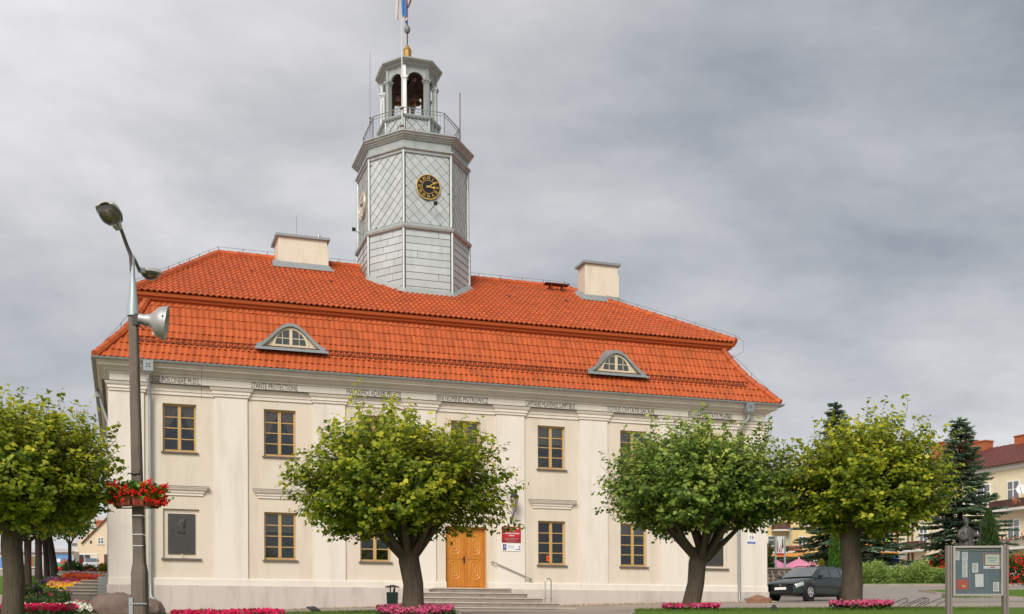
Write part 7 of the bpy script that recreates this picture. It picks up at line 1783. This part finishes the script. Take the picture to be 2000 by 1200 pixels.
mb = MB(); mb.tube([(.56*u_,-.2*u_,zf+.0),(.56*u_,-.2*u_,zf+1.95*u_)], .022, 8); mb.lathe([(0,-.08),(.05,-.03),(.05,.03),(0,.08)], 10, Matrix.Translation((.56*u_,-.2*u_,zf+2.0*u_))); mb.build('staff', M['bronze'], t)

# ================================================================== LEFT BACKGROUND
D = 150.0; xf = lambda px, D=D: (px-1000)/FPX*D
b = at(152, D); t = thing('shop_house', 'beige gabled shop house with white shopfront left of the hall', 'house', b)
x3 = lambda px: xf(px)-b.x
z3 = lambda py: (HY-py)/FPX*D-b.z
xA, xR = 0.0, x3(300); xm = xR/2; zE, zA = z3(1057), z3(1057)+ (xm-x3(163))*1.02
mb = MB(); mb.add([(xA,0,-1),(xR,0,-1),(xR,0,zE),(xm,0,zA-.12),(xA,0,zE)], [(0,1,2,3,4)]); mb.box(xA, xR, .002, 9, -1, zE-.02); mb.build('wall', M['beige_house'], t)
rf = MB().add([(x3(160),-.35,zE-.08),(xm,-.35,zA),(xm,9,zA),(x3(160),9,zE-.08),(xR+.4,-.35,zE-.08),(xR+.4,9,zE-.08),(x3(160),-.35,zE-.22),(xm,-.35,zA-.16),(xR+.4,-.35,zE-.22)], [(0,1,2,3),(1,4,5,2),(6,7,1,0),(7,8,4,1)]).build('roof', M['red_roof'], t)
fwin(t, x3(192), x3(204), z3(1060), z3(1047), 2); MB().box(x3(176.5), x3(180.5), -.03, .0, z3(1059), z3(1053)).build('small_window', M['dark'], t)
sf = MB().box(x3(153.5), x3(192), -.10, 0, z3(1080.5), z3(1078.5)).build('shop_front', M['white'], t)
for px in (153.5, 165, 177.5, 190.5): MB().box(x3(px), x3(px)+.05, -.10, 0, z3(1113), z3(1080.5)).build('mullion', M['white'], sf)
for px0, px1, m_ in ((155, 165, 'dark'), (166.5, 177.5, 'car_window'), (179, 190.5, 'blind')): MB().box(x3(px0), x3(px1), -.04, -.005, z3(1108), z3(1081)).build('pane', M[m_], sf)
MB().box(x3(166.5), x3(177.5), -.06, -.045, z3(1097), z3(1092)).build('yellow_poster', M['paper_yellow'], sf)
MB().box(x3(158), x3(161), -.06, -.045, z3(1097), z3(1089)).build('red_poster', M['red_sign'], sf)
MB().box(x3(191), x3(240), -.05, 0, -1, z3(1105)).build('base_band', M['pink_wall'], t)
MB().box(x3(204.5), x3(216), -.08, 0, -.6, z3(1080)).build('door', M['brown_door'], t)
t = thing('rear_house', 'grey-roofed house with a brick chimney behind the beige shop house', 'house', at(140, 172))
o = t.location; xr = lambda px: (px-1000)/FPX*172-o.x; zr3 = lambda py: (HY-py)/FPX*172-o.z
MB().box(xr(138), xr(212), .6, 8, -1, zr3(1056)).build('wall', M['offwhite'], t)
MB().add([(xr(134),0,zr3(1058)),(xr(240),0,zr3(1058)),(xr(240),6,zr3(995)),(xr(150),6,zr3(995)),(xr(134),8,zr3(1058))], [(0,1,2,3),(0,3,4)]).build('roof', M['lilac_roof'], t)
ch = MB().box(xr(186), xr(206), .3, 1.6, zr3(1045), zr3(1016)).build('chimney', M['brick'], t); MB().box(xr(185), xr(207), .2, 1.7, zr3(1016), zr3(1013)).build('chimney_cap', M['brick'], ch)
# shops with a painted wall behind the linden row
t = thing('mural_building', 'low white shop building with a painted mural panel behind the linden row', 'building', at(108, 146)); o = t.location
xk = lambda px: (px-1000)/FPX*146-o.x; zk = lambda py: (HY-py)/FPX*146-o.z
MB().box(xk(-420), xk(144), 0, 2, -2, zk(1073)).build('wall', M['offwhite'], t)
MB().add([(xk(-430),-.5,zk(1073)),(xk(145),-.5,zk(1073)),(xk(139),2,zk(1066)),(xk(-430),2,zk(1066)),(xk(-430),-.5,zk(1076)),(xk(145),-.5,zk(1076))], [(0,1,2,3),(4,5,1,0)]).build('roof', M['lilac_roof'], t)
MB().box(xk(108.5), xk(135), -.06, 0, zk(1105), zk(1079)).build('mural_frame', M['lamp_metal'], t)
MB().box(xk(110), xk(134), -.08, -.061, zk(1104), zk(1080)).build('mural_sky', M['adv_sky'], t)
mb = MB(); mb.add([(xk(p), -.085, zk(q)) for p, q in ((110,1104),(134,1104),(134,1098),(122,1096),(110,1099))], [(0,1,2,3,4)]); mb.build('mural_field', M['adv_green'], t)
mb = MB(); mb.add([(xk(p), -.09, zk(q)) for p, q in ((119,1099),(133,1098),(132,1092),(129,1091),(128,1086),(125,1086),(124,1092),(119,1093))], [tuple(range(8))]); mb.build('mural_house', M['adv_red'], t)
mb = MB(); mb.add([(xk(p), -.088, zk(q)) for p, q in ((112,1095),(119,1095),(119,1088),(112,1088))], [(0,1,2,3)]); mb.build('mural_pale_house', M['paper'], t)
MB().box(xk(136), xk(142), -.06, 0, zk(1108), zk(1082)).build('blue_door', M['adv_sky'], t)
for px0, px1, py0, py1, m_ in ((40, 46, 1085, 1112, 'paper_yellow'), (44, 52, 1098, 1120, 'adv_brown'), (58, 66, 1083, 1103, 'adv_red'), (66, 71, 1083, 1103, 'thuja'), (78, 86, 1082, 1110, 'lilac_roof'), (92, 97, 1085, 1098, 'flagblue'), (-20, 30, 1085, 1105, 'adv_sky'), (60, 70, 1106, 1116, 'dark')):
    if m_ == 'thuja': m_ = 'adv_green'
    MB().box(xk(px0), xk(px1), -.07, 0, zk(py1), zk(py0)).build('shop_panel', M[m_], t)
# side entrance of the hall: steps and grey cheek wall
t = thing('side_steps', 'grey side steps of the hall widening towards the flower beds', 'steps', W(-.9, 5.8, gz(*W(-1.2,5.6,0).xy)), TH)
zb_ = gz(*W(-1.2,5.6,0).xy)
for k in range(5):
    z_ = 2.46-zb_-k*.125; w_ = .55+.28*k
    st = MB().box(-.15-.27*(k+1)+.2, .8, -.75-.0*k, .9+.1*k, z_-.045, z_).build('step', M['step'], t); MB().box(-.12-.27*(k+1)+.2, .8, -.72, .87+.1*k, -.4 if k == 4 else z_-.17, z_-.0455).build('riser', M['riser'], st)
t = thing('cheek_wall', 'plain grey cheek wall beside the side steps at the left corner', 'wall', W(-.42, 4.9, gz(*W(-.42,4.9,0).xy)), TH)
zq = gz(*W(-.42,4.9,0).xy)
MB().box(-.10, .34, -.06, .06, .12, 2.58-zq).build('slab', M['gutter'], t); MB().box(-.08, -.02, -.04, .04, -.3, .12).box(.26, .32, -.04, .04, -.3, .12).build('foot', M['ochre_metal'], t)
MB().tube([(-.5,-.1,.05),(-.1,-.1,.12)], .07, 8).build('drain_pipe', M['gutter'], t)
